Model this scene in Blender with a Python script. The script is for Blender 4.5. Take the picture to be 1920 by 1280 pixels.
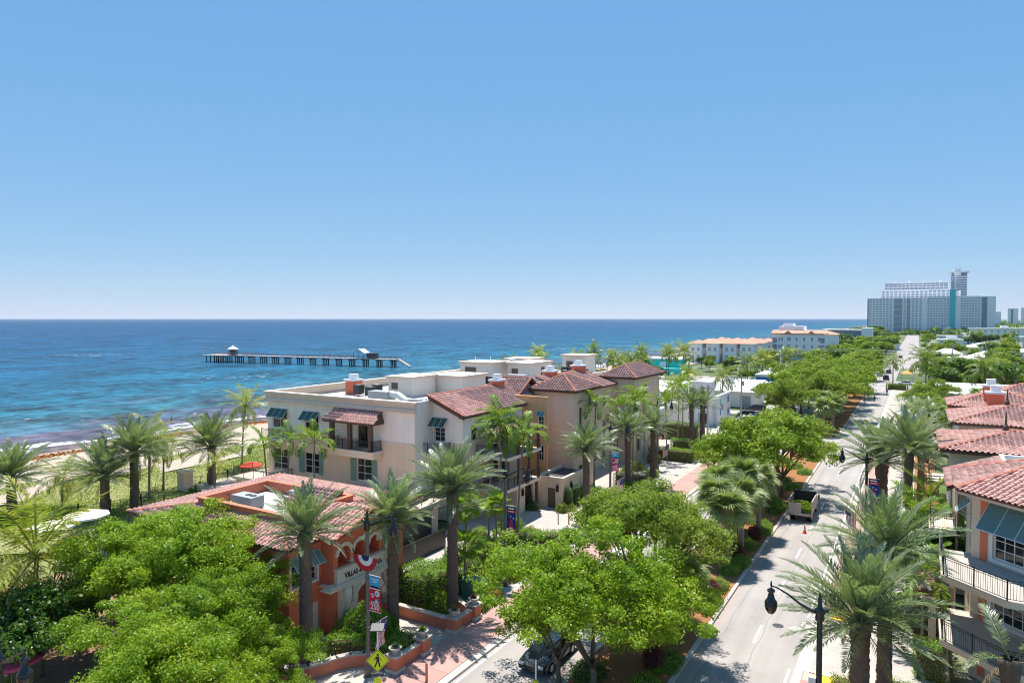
import bpy, bmesh, math, random
import numpy as np
from mathutils import Vector, Matrix
R_ = math.radians
for o in list(bpy.data.objects): bpy.data.objects.remove(o)
scene = bpy.context.scene
COL = scene.collection
# ------------------------------------------------------------------ camera
cam_d = bpy.data.cameras.new('camera'); cam = bpy.data.objects.new('camera', cam_d); COL.objects.link(cam)
cam_d.sensor_width = 36; cam_d.lens = 24; cam_d.clip_start = .2; cam_d.clip_end = 90000
cam.location = (0, 0, 21)
cam.rotation_euler = (R_(90) - math.atan(43/1280), 0, math.atan(760/1280))
scene.camera = cam
# ------------------------------------------------------------------ world and sun
SUN_EL, SUN_AZ = R_(71), math.atan2(-.52, .85)      # azimuth measured from +Y towards +X
w = bpy.data.worlds.new('World'); scene.world = w; w.use_nodes = True
nt = w.node_tree; bg = nt.nodes['Background']
sky = nt.nodes.new('ShaderNodeTexSky'); sky.sky_type = 'NISHITA'; sky.sun_disc = False
sky.sun_elevation = SUN_EL; sky.sun_rotation = SUN_AZ
sky.altitude = 0; sky.air_density = .6; sky.dust_density = 0; sky.ozone_density = 4
# one tone curve for the whole sky: sea haze flattens the gradient towards the horizon
sp = nt.nodes.new('ShaderNodeSeparateColor'); cb = nt.nodes.new('ShaderNodeCombineColor'); nt.links.new(sky.outputs[0], sp.inputs[0])
for i, (k, e) in enumerate(((1.12, .66), (2.08, .38), (3.95, .16))):
    a = nt.nodes.new('ShaderNodeMath'); a.operation = 'POWER'; a.inputs[1].default_value = e; nt.links.new(sp.outputs[i], a.inputs[0])
    c = nt.nodes.new('ShaderNodeMath'); c.operation = 'MULTIPLY'; c.inputs[1].default_value = k; nt.links.new(a.outputs[0], c.inputs[0]); nt.links.new(c.outputs[0], cb.inputs[i])
nt.links.new(cb.outputs[0], bg.inputs[0]); bg.inputs[1].default_value = .067
sd = bpy.data.lights.new('sun', 'SUN'); sd.energy = 3.2; sd.angle = R_(.55); sd.color = (1, .955, .89)
sun = bpy.data.objects.new('sun', sd); COL.objects.link(sun)
sdir = Vector((math.sin(SUN_AZ)*math.cos(SUN_EL), math.cos(SUN_AZ)*math.cos(SUN_EL), math.sin(SUN_EL)))
sun.rotation_euler = sdir.to_track_quat('Z', 'Y').to_euler()
vs = scene.view_settings; vs.view_transform = 'Standard'; vs.look = 'None'; vs.exposure = 1.27; vs.gamma = 1
vs.use_curve_mapping = False
scene.cycles.max_bounces = 7; scene.cycles.diffuse_bounces = 3; scene.cycles.glossy_bounces = 3
scene.cycles.transmission_bounces = 3; scene.cycles.transparent_max_bounces = 6
scene.cycles.filter_width = 1.05; scene.cycles.use_denoising = True; scene.cycles.caustics_reflective = False; scene.cycles.caustics_refractive = False
# ------------------------------------------------------------------ materials
M = {}
def nodes(name):
    m = bpy.data.materials.new(name); m.use_nodes = True; M[name] = m
    t = m.node_tree; return m, t, t.nodes['Principled BSDF'], t.nodes['Material Output']
def N(t, kind, **kw):
    n = t.nodes.new(kind)
    for k, v in kw.items(): setattr(n, k, v)
    return n
def mixc(t, fac, a, b, mode='MIX'):
    n = N(t, 'ShaderNodeMix', data_type='RGBA', blend_type=mode)
    for i, x in ((0, fac), (6, a), (7, b)):
        if hasattr(x, 'links'): t.links.new(x, n.inputs[i])
        else: n.inputs[i].default_value = x if i == 0 else (*x, 1)
    return n.outputs[2]
def mth(t, op, a, b=None, c=None):
    n = N(t, 'ShaderNodeMath', operation=op)
    for i, x in enumerate((a, b, c)):
        if x is None: continue
        if hasattr(x, 'links'): t.links.new(x, n.inputs[i])
        else: n.inputs[i].default_value = x
    return n.outputs[0]
def ramp(t, fac, stops):
    n = N(t, 'ShaderNodeValToRGB'); e = n.color_ramp.elements
    while len(e) < len(stops): e.new(.5)
    for k, (p, c) in enumerate(stops): e[k].position = p; e[k].color = (*c, 1) if len(c) == 3 else c
    t.links.new(fac, n.inputs[0]); return n.outputs[0]
def pos(t): return N(t, 'ShaderNodeNewGeometry').outputs['Position']
def noise(t, vec, scale, detail=3, rough=.55, dist=0):
    n = N(t, 'ShaderNodeTexNoise'); n.inputs['Scale'].default_value = scale; n.inputs['Detail'].default_value = detail
    n.inputs['Roughness'].default_value = rough; n.inputs['Distortion'].default_value = dist
    if vec is not None: t.links.new(vec, n.inputs['Vector'])
    return n.outputs[0]
def vmul(t, vec, s):
    n = N(t, 'ShaderNodeVectorMath', operation='MULTIPLY'); t.links.new(vec, n.inputs[0]); n.inputs[1].default_value = s
    return n.outputs[0]
def bump(t, b, h, strength=.3, dist=.02):
    n = N(t, 'ShaderNodeBump'); n.inputs['Strength'].default_value = strength; n.inputs['Distance'].default_value = dist
    t.links.new(h, n.inputs['Height']); t.links.new(n.outputs[0], b.inputs['Normal'])
def plain(name, col, rough=.7, var=.12, scale=1.5, spec=.3, metal=0, bmp=0, bscale=20, streak=0, rnd=0):
    m, t, b, o = nodes(name); p = pos(t)
    f = noise(t, p, scale, 5, .6)
    f = mth(t, 'MULTIPLY_ADD', mth(t, 'SUBTRACT', f, .5), 2.2*var, 1)
    if streak:
        f2 = noise(t, vmul(t, p, (1.6, 1.6, .12)), 1.3, 4)
        f = mth(t, 'MULTIPLY', f, mth(t, 'MULTIPLY_ADD', mth(t, 'SUBTRACT', f2, .5), 2*streak, 1))
    if rnd:
        oi = N(t, 'ShaderNodeObjectInfo').outputs['Random']; ri = N(t, 'ShaderNodeNewGeometry').outputs['Random Per Island']
        r = mth(t, 'FRACT', mth(t, 'ADD', mth(t, 'MULTIPLY', oi, 7.3), ri))
        f = mth(t, 'MULTIPLY', f, mth(t, 'MULTIPLY_ADD', mth(t, 'SUBTRACT', r, .5), 2*rnd, 1))
    v = N(t, 'ShaderNodeVectorMath', operation='SCALE'); v.inputs[0].default_value = col; t.links.new(f, v.inputs['Scale'])
    t.links.new(v.outputs[0], b.inputs['Base Color'])
    b.inputs['Roughness'].default_value = rough; b.inputs['Specular IOR Level'].default_value = spec; b.inputs['Metallic'].default_value = metal
    if bmp: bump(t, b, noise(t, p, bscale, 4), bmp, .02)
    return m
def leafm(name, c1, c2, c3=None, trans=.35, rough=.45, spec=.35, scale=.5):
    m, t, b, o = nodes(name)
    g = N(t, 'ShaderNodeNewGeometry'); oi = N(t, 'ShaderNodeObjectInfo').outputs['Random']
    r = mth(t, 'FRACT', mth(t, 'ADD', g.outputs['Random Per Island'], oi))
    big = noise(t, g.outputs['Position'], scale, 2)
    f = mth(t, 'ADD', mth(t, 'MULTIPLY', r, .60), mth(t, 'MULTIPLY_ADD', big, 1.5, -.52))
    st = [(0, c1), (.6, c2)] + ([(1, c3)] if c3 else [])
    c = ramp(t, f, st); t.links.new(c, b.inputs['Base Color'])
    b.inputs['Roughness'].default_value = rough; b.inputs['Specular IOR Level'].default_value = spec
    tr = N(t, 'ShaderNodeBsdfTranslucent'); t.links.new(mixc(t, .5, c, (.40, .58, .04)), tr.inputs[0])
    mx = N(t, 'ShaderNodeMixShader'); mx.inputs[0].default_value = trans
    t.links.new(b.outputs[0], mx.inputs[1]); t.links.new(tr.outputs[0], mx.inputs[2]); t.links.new(mx.outputs[0], o.inputs[0])
    return m
def glassm(name, col, rough=.06, spec=.6, var=.35):
    m, t, b, o = nodes(name)
    oi = N(t, 'ShaderNodeObjectInfo').outputs['Random']
    p = pos(t); n = noise(t, vmul(t, p, (1.2, 1.2, .35)), 1.1, 3)
    f = mth(t, 'ADD', mth(t, 'MULTIPLY', oi, .5), mth(t, 'MULTIPLY_ADD', n, 1.1, -.3))
    c = ramp(t, f, [(0, [x*.5 for x in col]), (.55, col), (1, [min(1, x*2.6+.012) for x in col])])
    t.links.new(c, b.inputs['Base Color']); b.inputs['Roughness'].default_value = rough; b.inputs['Specular IOR Level'].default_value = spec
    return m
def pavers(name, c1, c2, mortar, bw, bh, offs=.5, msize=.02, rot=0, bmp=.3, var=.12):
    m, t, b, o = nodes(name); p = pos(t)
    mp = N(t, 'ShaderNodeMapping'); mp.inputs['Rotation'].default_value = (0, 0, rot); t.links.new(p, mp.inputs[0])
    br = N(t, 'ShaderNodeTexBrick', offset=offs); br.inputs['Scale'].default_value = 1; br.inputs['Mortar Size'].default_value = msize
    br.inputs['Brick Width'].default_value = bw; br.inputs['Row Height'].default_value = bh; br.inputs['Bias'].default_value = 0
    br.inputs['Color1'].default_value = (*c1, 1); br.inputs['Color2'].default_value = (*c2, 1); br.inputs['Mortar'].default_value = (*mortar, 1)
    t.links.new(mp.outputs[0], br.inputs[0])
    f = mth(t, 'MULTIPLY_ADD', mth(t, 'SUBTRACT', noise(t, p, .5, 5), .5), 4*var, 1)
    v = N(t, 'ShaderNodeVectorMath', operation='SCALE'); t.links.new(br.outputs[0], v.inputs[0]); t.links.new(f, v.inputs['Scale'])
    t.links.new(v.outputs[0], b.inputs['Base Color']); b.inputs['Roughness'].default_value = .85; b.inputs['Specular IOR Level'].default_value = .2
    bump(t, b, br.outputs[1], -bmp, .01); return m

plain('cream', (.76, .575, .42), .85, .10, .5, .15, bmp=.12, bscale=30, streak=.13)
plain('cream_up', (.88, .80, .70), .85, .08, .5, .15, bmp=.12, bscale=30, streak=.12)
plain('cream_trim', (.76, .62, .48), .8, .07, 1, .2, streak=.07)
plain('stair_wall', (.82, .72, .61), .85, .06, .7, .15, streak=.06)
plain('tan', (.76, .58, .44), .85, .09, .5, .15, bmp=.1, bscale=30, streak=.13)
plain('orange_wall', (.74, .41, .19), .85, .07, .7, .15, streak=.06)
plain('terracotta', (.76, .205, .11), .85, .10, .8, .15, bmp=.12, bscale=28, streak=.07)
plain('terracotta_trim', (.62, .20, .12), .8, .1, 1, .2, streak=.06)
plain('limestone', (.80, .70, .57), .85, .1, 1.6, .2, bmp=.2, bscale=14, streak=.08)
plain('white_paint', (.80, .79, .77), .6, .05, 1.2, .3, streak=.05)
plain('white_roof', (.70, .70, .69), .8, .09, .6, .2)
plain('roof_membrane', (.44, .42, .39), .85, .16, .5, .2)
plain('white_frame', (.80, .79, .76), .45, .03, 2, .4)
plain('teal_shutter', (.20, .31, .265), .55, .1, 2, .35, streak=.07)
plain('blue_awning', (.17, .26, .235), .8, .12, 2, .1)
plain('dark_green_awning', (.075, .15, .125), .8, .14, 2, .1)
plain('brown_trim', (.13, .085, .065), .6, .12, 2, .3)
plain('brown_door', (.16, .105, .075), .55, .1, 3, .3)
plain('black_iron', (.012, .012, .014), .4, .1, 3, .5)
plain('lamp_black', (.014, .014, .016), .3, .12, 2, .55)
plain('pole_brown', (.16, .125, .115), .45, .1, 1, .4)
plain('pole_steel', (.40, .39, .38), .5, .1, 1, .4)
plain('dark_metal', (.05, .052, .055), .5, .15, 2, .4)
plain('grey_metal', (.36, .37, .37), .5, .12, 2, .4)
plain('light_metal', (.66, .66, .65), .45, .08, 2, .4)
plain('roof_tile', (.46, .27, .23), .85, .30, .5, .2, rnd=.22, bmp=.2, bscale=25)
plain('ridge_tile', (.44, .17, .115), .8, .25, 1.5, .2, rnd=.2)
plain('roof_under', (.16, .065, .05), .9, .1, 1, .1)
plain('far_orange_roof', (.56, .31, .22), .8, .2, .15, .2, rnd=.12)
plain('kerb_concrete', (.50, .455, .40), .85, .22, .9, .2, bmp=.15)
plain('gutter', (.36, .305, .265), .85, .14, .6, .2)
plain('pink_slab', (.44, .27, .235), .85, .14, .8, .15, rnd=.08, bmp=.1)
plain('pale_slab', (.43, .385, .335), .85, .09, .8, .15, rnd=.06, bmp=.1)
plain('white_line', (.80, .79, .76), .7, .12, 3, .25)
plain('yellow_paint', (.72, .42, .03), .6, .12, 3, .3)
plain('mulch', (.30, .145, .065), .95, .4, 5, .05, bmp=.6, bscale=12)
plain('soil', (.27, .165, .10), .95, .4, 2.2, .05, bmp=.6, bscale=8)
plain('bark', (.17, .135, .105), .9, .3, 6, .1, bmp=.5, bscale=9)
plain('core_shade', (.105, .078, .055), .9, .3, 6, .1, bmp=.6, bscale=9)
plain('date_trunk', (.155, .112, .088), .95, .5, 5, .08, bmp=.8, bscale=16)
plain('palm_trunk', (.24, .20, .155), .9, .25, 5, .1, bmp=.5, bscale=12)
plain('stone_pale', (.55, .50, .44), .85, .2, 3, .2)
plain('terracotta_pot', (.48, .19, .10), .8, .15, 4, .2)
plain('umbrella_cloth', (.80, .77, .70), .8, .04, 2, .15)
plain('pink_cloth', (.52, .08, .17), .75, .08, 2, .15)
plain('red_cloth', (.55, .06, .035), .75, .08, 2, .15)
plain('turquoise_plastic', (.02, .36, .38), .4, .1, 2, .4)
plain('white_plastic', (.78, .77, .75), .5, .05, 2, .3)
plain('flag_red', (.50, .03, .035), .7, .06, 3, .15)
plain('flag_white', (.78, .76, .73), .7, .05, 3, .15)
plain('flag_blue', (.035, .045, .18), .7, .08, 3, .15)
plain('banner_cyan', (.06, .42, .66), .6, .05, 3, .2)
plain('banner_red', (.62, .03, .045), .6, .06, 3, .2)
plain('banner_blue', (.02, .045, .26), .6, .2, 2.5, .2)
plain('banner_navy', (.02, .02, .07), .6, .1, 3, .2)
plain('banner_orange', (.75, .30, .06), .6, .1, 3, .2)
plain('banner_teal', (.10, .45, .50), .6, .1, 3, .2)
plain('sign_yellow', (.62, .72, .01), .45, .04, 3, .3)
plain('sign_black', (.01, .01, .01), .5, .05, 3, .3)
plain('letter_black', (.02, .018, .016), .45, .1, 3, .4)
plain('cone_orange', (.80, .085, .025), .5, .06, 3, .3)
plain('utility_green', (.075, .17, .15), .55, .12, 2, .3)
plain('truck_paint', (.42, .38, .33), .5, .14, 2.2, .35, streak=.1)
plain('truck_dark', (.035, .035, .036), .7, .2, 3, .3)
plain('tyre', (.018, .018, .018), .85, .1, 4, .2)
plain('car_white', (.78, .78, .78), .25, .03, 1, .5)
plain('car_black', (.015, .016, .02), .2, .05, 1, .55)
plain('car_navy', (.018, .026, .07), .2, .05, 1, .55)
plain('car_silver', (.45, .47, .49), .28, .05, 1, .5)
plain('car_green', (.012, .022, .026), .25, .05, 1, .5)
plain('tail_red', (.45, .02, .015), .3, .03, 1, .5)
plain('bright_blue', (.015, .17, .52), .6, .07, .6, .25)
plain('teal_wall', (.03, .55, .52), .65, .08, .4, .25)
plain('sky_blue_trim', (.10, .42, .68), .6, .08, 1, .3)
plain('far_white', (.86, .86, .87), .75, .05, .05, .2)
plain('far_grey', (.86, .84, .86), .75, .06, .05, .2)
plain('far_turquoise', (.08, .55, .58), .7, .05, .05, .2)
plain('far_blue_glass', (.20, .26, .36), .25, .25, .07, .5)
plain('far_dark', (.27, .30, .37), .35, .3, .2, .5)
plain('pier_concrete', (.36, .31, .29), .9, .2, .6, .15)
plain('pier_dark', (.10, .085, .085), .9, .25, .8, .15)
plain('skin', (.45, .27, .19), .6, .05, 4, .3)
plain('hair_dark', (.03, .022, .018), .7, .1, 8, .3)
plain('shirt_dark', (.05, .06, .09), .85, .1, 6, .1)
plain('shirt_red', (.45, .08, .10), .85, .1, 6, .1)
plain('trousers', (.10, .10, .12), .85, .1, 6, .1)
plain('wood_pole', (.30, .26, .23), .9, .15, 2, .1)
plain('sargassum', (.33, .13, .04), .95, .45, 2.5, .05, bmp=.6, bscale=6)
plain('bldg_number', (.20, .13, .09), .6, .1, 4, .2)
glassm('glass', (.016, .019, .024))
glassm('car_glass', (.012, .014, .016), .05, .6)
glassm('glass_blue', (.05, .10, .17), .08, .6)
# foliage
leafm('leaf_bright', (.088, .182, .008), (.218, .355, .012), (.41, .47, .03), .48, .42, .32, .35)
leafm('leaf_mid', (.075, .155, .010), (.19, .30, .016), (.36, .40, .035), .46, .45, .30, .35)
leafm('leaf_olive', (.09, .15, .02), (.20, .275, .03), (.36, .38, .06), .46, .5, .25, .3)
leafm('leaf_dark', (.025, .075, .012), (.065, .15, .018), (.13, .24, .03), .30, .38, .4, .4)
leafm('leaf_hedge', (.06, .16, .008), (.15, .31, .014), (.27, .42, .025), .35, .45, .3, .6)
leafm('leaf_yellow', (.10, .17, .008), (.22, .29, .012), (.36, .36, .02), .35, .45, .3, .6)
leafm('leaf_red', (.05, .006, .014), (.14, .012, .03), (.28, .03, .05), .25, .4, .35, 1)
leafm('leaf_grey', (.13, .16, .10), (.22, .26, .17), (.33, .36, .25), .3, .6, .2, .6)
leafm('leaf_flower', (.10, .17, .02), (.30, .12, .02), (.55, .16, .03), .3, .5, .3, 1.5)
leafm('frond_date', (.10, .15, .07), (.225, .285, .155), (.52, .55, .39), .32, .34, .6, .3)
leafm('frond_coco', (.12, .18, .015), (.28, .31, .03), (.56, .47, .07), .35, .42, .4, .25)
leafm('frond_coco_dark', (.07, .12, .015), (.16, .215, .025), (.34, .32, .055), .33, .42, .4, .2)
leafm('frond_xmas', (.07, .16, .012), (.17, .29, .022), (.34, .40, .045), .33, .4, .4, .3)
leafm('frond_fan', (.12, .175, .05), (.26, .315, .11), (.52, .52, .28), .30, .45, .38, .3)
leafm('frond_dead', (.26, .18, .09), (.40, .30, .17), (.52, .42, .27), .25, .7, .15, .3)
leafm('dune_leaf', (.17, .22, .04), (.31, .34, .08), (.50, .47, .18), .35, .7, .1, .12)
leafm('dune_green', (.10, .24, .02), (.19, .37, .03), (.32, .45, .05), .3, .6, .15, .2)
pavers('paver_pale', (.47, .425, .38), (.42, .375, .335), (.33, .29, .255), .42, .21, .5, .012)
pavers('paver_cream', (.52, .465, .405), (.47, .415, .355), (.38, .33, .28), .8, .8, 0, .012)
def asphalt():
    m, t, b, o = nodes('asphalt'); p = pos(t); sx = N(t, 'ShaderNodeSeparateXYZ'); t.links.new(p, sx.inputs[0])
    f1 = noise(t, p, .35, 5); f2 = noise(t, vmul(t, p, (1.6, .05, 1)), 1.0, 4); f3 = noise(t, p, 9, 3); f4 = noise(t, p, .09, 3)
    tr = N(t, 'ShaderNodeMath', operation='SINE'); t.links.new(mth(t, 'MULTIPLY_ADD', sx.outputs[0], 2*math.pi/1.45, 1.2), tr.inputs[0])       # wheel tracks
    f = mth(t, 'ADD', mth(t, 'ADD', mth(t, 'MULTIPLY', f1, .45), mth(t, 'MULTIPLY', f2, .55)), mth(t, 'MULTIPLY', f3, .2))
    f = mth(t, 'ADD', f, mth(t, 'ADD', mth(t, 'MULTIPLY', tr.outputs[0], .055), mth(t, 'MULTIPLY_ADD', f4, .5, -.25)))
    c = ramp(t, f, [(.3, (.258, .234, .215)), (.6, (.342, .312, .288)), (.95, (.415, .382, .352))])
    st = noise(t, vmul(t, p, (1.2, .5, 1)), .8, 4, .7, .5); stm = mth(t, 'MULTIPLY', mth(t, 'MINIMUM', mth(t, 'MAXIMUM', mth(t, 'MULTIPLY_ADD', st, 9, -5.9), 0), 1), .4)
    c = mixc(t, stm, c, (.13, .118, .11))
    wv = mth(t, 'ADD', sx.outputs[0], mth(t, 'MULTIPLY_ADD', noise(t, vmul(t, p, (0, 1, 0)), .35, 3), .5, -.25))
    for x0 in (-8.6, -19.9, -10.9): c = mixc(t, mth(t, 'MULTIPLY', mth(t, 'LESS_THAN', mth(t, 'ABSOLUTE', mth(t, 'SUBTRACT', wv, x0)), .035), .4), c, (.12, .11, .105))
    t.links.new(c, b.inputs['Base Color']); b.inputs['Roughness'].default_value = .85; b.inputs['Specular IOR Level'].default_value = .2
    bump(t, b, f3, .15, .01)
asphalt()
def beachm():
    m, t, b, o = nodes('sand'); p = pos(t)
    sx = N(t, 'ShaderNodeSeparateXYZ'); t.links.new(p, sx.inputs[0])
    wob = noise(t, vmul(t, p, (1, 1, 0)), .06, 4)
    d = mth(t, 'ADD', sx.outputs[0], mth(t, 'MULTIPLY_ADD', wob, 11, -5.5))          # along-shore wobble
    fine = noise(t, p, 1.3, 5); f = mth(t, 'ADD', mth(t, 'MULTIPLY', fine, .7), mth(t, 'MULTIPLY', noise(t, p, .25, 3), .5))
    c = ramp(t, f, [(.3, (.35, .285, .215)), (.8, (.45, .38, .295))])
    weed = noise(t, vmul(t, p, (1, .35, 1)), .9, 5, .65)
    band = mth(t, 'SUBTRACT', 1, mth(t, 'MINIMUM', mth(t, 'ABSOLUTE', mth(t, 'MULTIPLY', mth(t, 'ADD', d, 115.5), .42)), 1))
    wf = mth(t, 'GREATER_THAN', mth(t, 'ADD', band, mth(t, 'MULTIPLY', weed, .8)), .95)
    c = mixc(t, mth(t, 'MULTIPLY', wf, .85), c, (.34, .15, .05))
    wet = mth(t, 'MINIMUM', mth(t, 'MAXIMUM', mth(t, 'MULTIPLY_ADD', d, -.45, -116.6*.45), 0), 1)
    c = mixc(t, mth(t, 'MULTIPLY', wet, .75), c, (.27, .19, .16))
    t.links.new(c, b.inputs['Base Color']); b.inputs['Roughness'].default_value = .85; b.inputs['Specular IOR Level'].default_value = .2
    bump(t, b, fine, .5, .08)
beachm()
def seam():
    m, t, b, o = nodes('sea_water'); p = pos(t)
    sx = N(t, 'ShaderNodeSeparateXYZ'); t.links.new(p, sx.inputs[0])
    wob = noise(t, p, .03, 4); wob2 = noise(t, vmul(t, p, (1, .3, 1)), .10, 4)
    off = mth(t, 'MULTIPLY', mth(t, 'ADD', sx.outputs[0], 120), -1)                    # metres offshore
    off = mth(t, 'ADD', off, mth(t, 'ADD', mth(t, 'MULTIPLY_ADD', wob, 30, -15), mth(t, 'MULTIPLY_ADD', wob2, 14, -7)))
    lg = mth(t, 'LOGARITHM', mth(t, 'ADD', mth(t, 'MAXIMUM', off, 0), 4), 10)          # .6 .. 4
    fac = mth(t, 'MULTIPLY_ADD', lg, 1/3.0, -.2)
    c = ramp(t, fac, [(0, (.20, .145, .125)), (.12, (.115, .095, .125)), (.25, (.085, .105, .155)), (.335, (.03, .135, .175)), (.42, (.011, .116, .180)),
                      (.56, (.004, .079, .156)), (.74, (.0015, .058, .142)), (1, (.001, .046, .124))])
    # drifting weed patches in the shallows
    wd = noise(t, vmul(t, p, (1.0, .35, 1)), .09, 5, .6, .8)
    near = mth(t, 'MINIMUM', mth(t, 'MAXIMUM', mth(t, 'MULTIPLY_ADD', off, -1/70, 1.1), 0), 1)
    wm = mth(t, 'MULTIPLY', mth(t, 'MINIMUM', mth(t, 'MAXIMUM', mth(t, 'MULTIPLY_ADD', wd, 7, -3.3), 0), 1), near)
    c = mixc(t, mth(t, 'MULTIPLY', wm, .8), c, (.115, .07, .085))
    # ripples: their light and dark faces painted into the water colour
    w1 = noise(t, vmul(t, p, (1, .8, 1)), .035, 5, .62, .3)
    w2 = noise(t, vmul(t, p, (1, .75, 1)), .42, 4, .6)
    w3 = noise(t, vmul(t, p, (1, .75, 1)), .15, 4, .6, .4)
    dk = mth(t, 'MULTIPLY_ADD', mth(t, 'ADD', mth(t, 'ADD', mth(t, 'MULTIPLY', w1, 1.5), mth(t, 'MULTIPLY', w2, 1.5)), mth(t, 'MULTIPLY', w3, 1.3)), 1.75, -2.85)
    v = N(t, 'ShaderNodeVectorMath', operation='SCALE'); t.links.new(c, v.inputs[0]); t.links.new(dk, v.inputs['Scale'])
    c = v.outputs[0]
    # foam: breakers near the beach and sparse whitecaps
    fo = noise(t, vmul(t, p, (1, .16, 1)), .5, 5, .65, .4); big = noise(t, vmul(t, p, (1, .25, 1)), .05, 3)
    br = mth(t, 'SUBTRACT', 1, mth(t, 'MINIMUM', mth(t, 'ABSOLUTE', mth(t, 'MULTIPLY_ADD', off, 1/5, -.9)), 1))
    f1 = mth(t, 'GREATER_THAN', mth(t, 'ADD', mth(t, 'MULTIPLY', br, .30), mth(t, 'ADD', mth(t, 'MULTIPLY', fo, .8), mth(t, 'MULTIPLY', big, .35))), .80)
    f1 = mth(t, 'MULTIPLY', f1, mth(t, 'LESS_THAN', off, 16))
    cap = mth(t, 'GREATER_THAN', mth(t, 'MULTIPLY', noise(t, p, .38, 2, .5), noise(t, p, .02, 2)), .44)
    fm = mth(t, 'MAXIMUM', f1, mth(t, 'MULTIPLY', cap, .4))
    c = mixc(t, fm, c, (.72, .72, .72))
    t.links.new(c, b.inputs['Base Color'])
    b.inputs['Roughness'].default_value = .32; b.inputs['IOR'].default_value = 1.33; b.inputs['Specular IOR Level'].default_value = .12
    h = mth(t, 'ADD', mth(t, 'MULTIPLY', w2, 1), mth(t, 'MULTIPLY', noise(t, vmul(t, p, (1, .6, 1)), 1.3, 4), .45))
    bump(t, b, h, .9, 1.2)
seam()
def dunem():
    m, t, b, o = nodes('dune_ground'); p = pos(t)
    f = mth(t, 'ADD', mth(t, 'MULTIPLY', noise(t, p, .12, 4), .7), mth(t, 'MULTIPLY', noise(t, p, 1.7, 4), .4))
    t.links.new(ramp(t, f, [(.35, (.12, .155, .03)), (.55, (.23, .235, .075)), (.75, (.40, .33, .19))]), b.inputs['Base Color'])
    b.inputs['Roughness'].default_value = .95
dunem()
def landm():
    m, t, b, o = nodes('land'); p = pos(t)
    f = mth(t, 'ADD', mth(t, 'MULTIPLY', noise(t, p, .03, 4), .8), mth(t, 'MULTIPLY', noise(t, p, .5, 4), .3))
    t.links.new(ramp(t, f, [(.4, (.05, .09, .025)), (.58, (.10, .13, .045)), (.74, (.36, .33, .29))]), b.inputs['Base Color'])
    b.inputs['Roughness'].default_value = .95
landm()
# ------------------------------------------------------------------ mesh helpers
class MB:
    def __init__(s): s.v = []; s.f = []; s.m = []
    def add(s, vs, fs, m=0):
        k = len(s.v); s.v += [tuple(a) for a in vs]; s.f += [tuple(i+k for i in f) for f in fs]; s.m += [m]*len(fs); return s
    def box(s, x0, x1, y0, y1, z0, z1, m=0):
        return s.add([(x0,y0,z0),(x1,y0,z0),(x1,y1,z0),(x0,y1,z0),(x0,y0,z1),(x1,y0,z1),(x1,y1,z1),(x0,y1,z1)],
              [(3,2,1,0),(4,5,6,7),(0,1,5,4),(1,2,6,5),(2,3,7,6),(3,0,4,7)], m)
    def obox(s, c, U, V, W, m=0):      # centre and three half axes
        c, U, V, W = map(Vector, (c, U, V, W))
        vs = [c+a*U+b*V+d*W for d in (-1, 1) for a, b in ((-1,-1),(1,-1),(1,1),(-1,1))]
        return s.add(vs, [(3,2,1,0),(4,5,6,7),(0,1,5,4),(1,2,6,5),(2,3,7,6),(3,0,4,7)], m)
    def poly(s, pts, m=0): return s.add(pts, [tuple(range(len(pts)))], m)
    def prism(s, pts, z0, z1, m=0):
        n = len(pts); vs = [(x, y, z0) for x, y in pts] + [(x, y, z1) for x, y in pts]
        return s.add(vs, [tuple(range(n))[::-1], tuple(range(n, 2*n))] + [(i, (i+1) % n, n+(i+1) % n, n+i) for i in range(n)], m)
    def solid(s, pts, d, m=0):         # planar polygon extruded by vector d
        d = Vector(d); n = len(pts); vs = [Vector(p) for p in pts]; vs += [p+d for p in vs]
        return s.add(vs, [tuple(range(n))[::-1], tuple(range(n, 2*n))] + [(i, (i+1) % n, n+(i+1) % n, n+i) for i in range(n)], m)
    def tube(s, pts, rad, n=8, m=0, cap=True):
        pts = [Vector(p) for p in pts]; rad = rad if hasattr(rad, '__len__') else [rad]*len(pts); vs = []; fs = []
        for i, p in enumerate(pts):
            d = (pts[min(i+1, len(pts)-1)] - pts[max(i-1, 0)]).normalized()
            a = d.cross(Vector((0, 0, 1)) if abs(d.z) < .93 else Vector((1, 0, 0))).normalized(); b = d.cross(a)
            for k in range(n): q = 2*math.pi*k/n; vs.append(p + (a*math.cos(q) + b*math.sin(q))*rad[i])
        for i in range(len(pts)-1):
            for k in range(n): fs.append((i*n+k, i*n+(k+1) % n, (i+1)*n+(k+1) % n, (i+1)*n+k))
        if cap: fs += [tuple(range(n))[::-1], tuple(range((len(pts)-1)*n, len(pts)*n))]
        return s.add(vs, fs, m)
    def lathe(s, prof, c=(0,0,0), n=12, m=0, sx=1, sy=1):
        vs = []; fs = []
        for r, z in prof:
            for k in range(n): q = 2*math.pi*k/n; vs.append((c[0]+r*sx*math.cos(q), c[1]+r*sy*math.sin(q), c[2]+z))
        for i in range(len(prof)-1):
            for k in range(n): fs.append((i*n+k, i*n+(k+1) % n, (i+1)*n+(k+1) % n, (i+1)*n+k))
        fs += [tuple(range(n))[::-1], tuple(range((len(prof)-1)*n, len(prof)*n))]
        return s.add(vs, fs, m)
    def mesh(s, name, mats, smooth=False):
        me = bpy.data.meshes.new(name); me.from_pydata(s.v, [], s.f)
        mats = mats if isinstance(mats, (list, tuple)) else [mats]
        for x in mats: me.materials.append(M[x])
        if len(mats) > 1: me.polygons.foreach_set('material_index', s.m)
        if smooth: me.polygons.foreach_set('use_smooth', [True]*len(me.polygons))
        me.update(); return me
    def build(s, name, mats, parent=None, smooth=False): return put(name, s.mesh(name, mats, smooth), parent)
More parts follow.
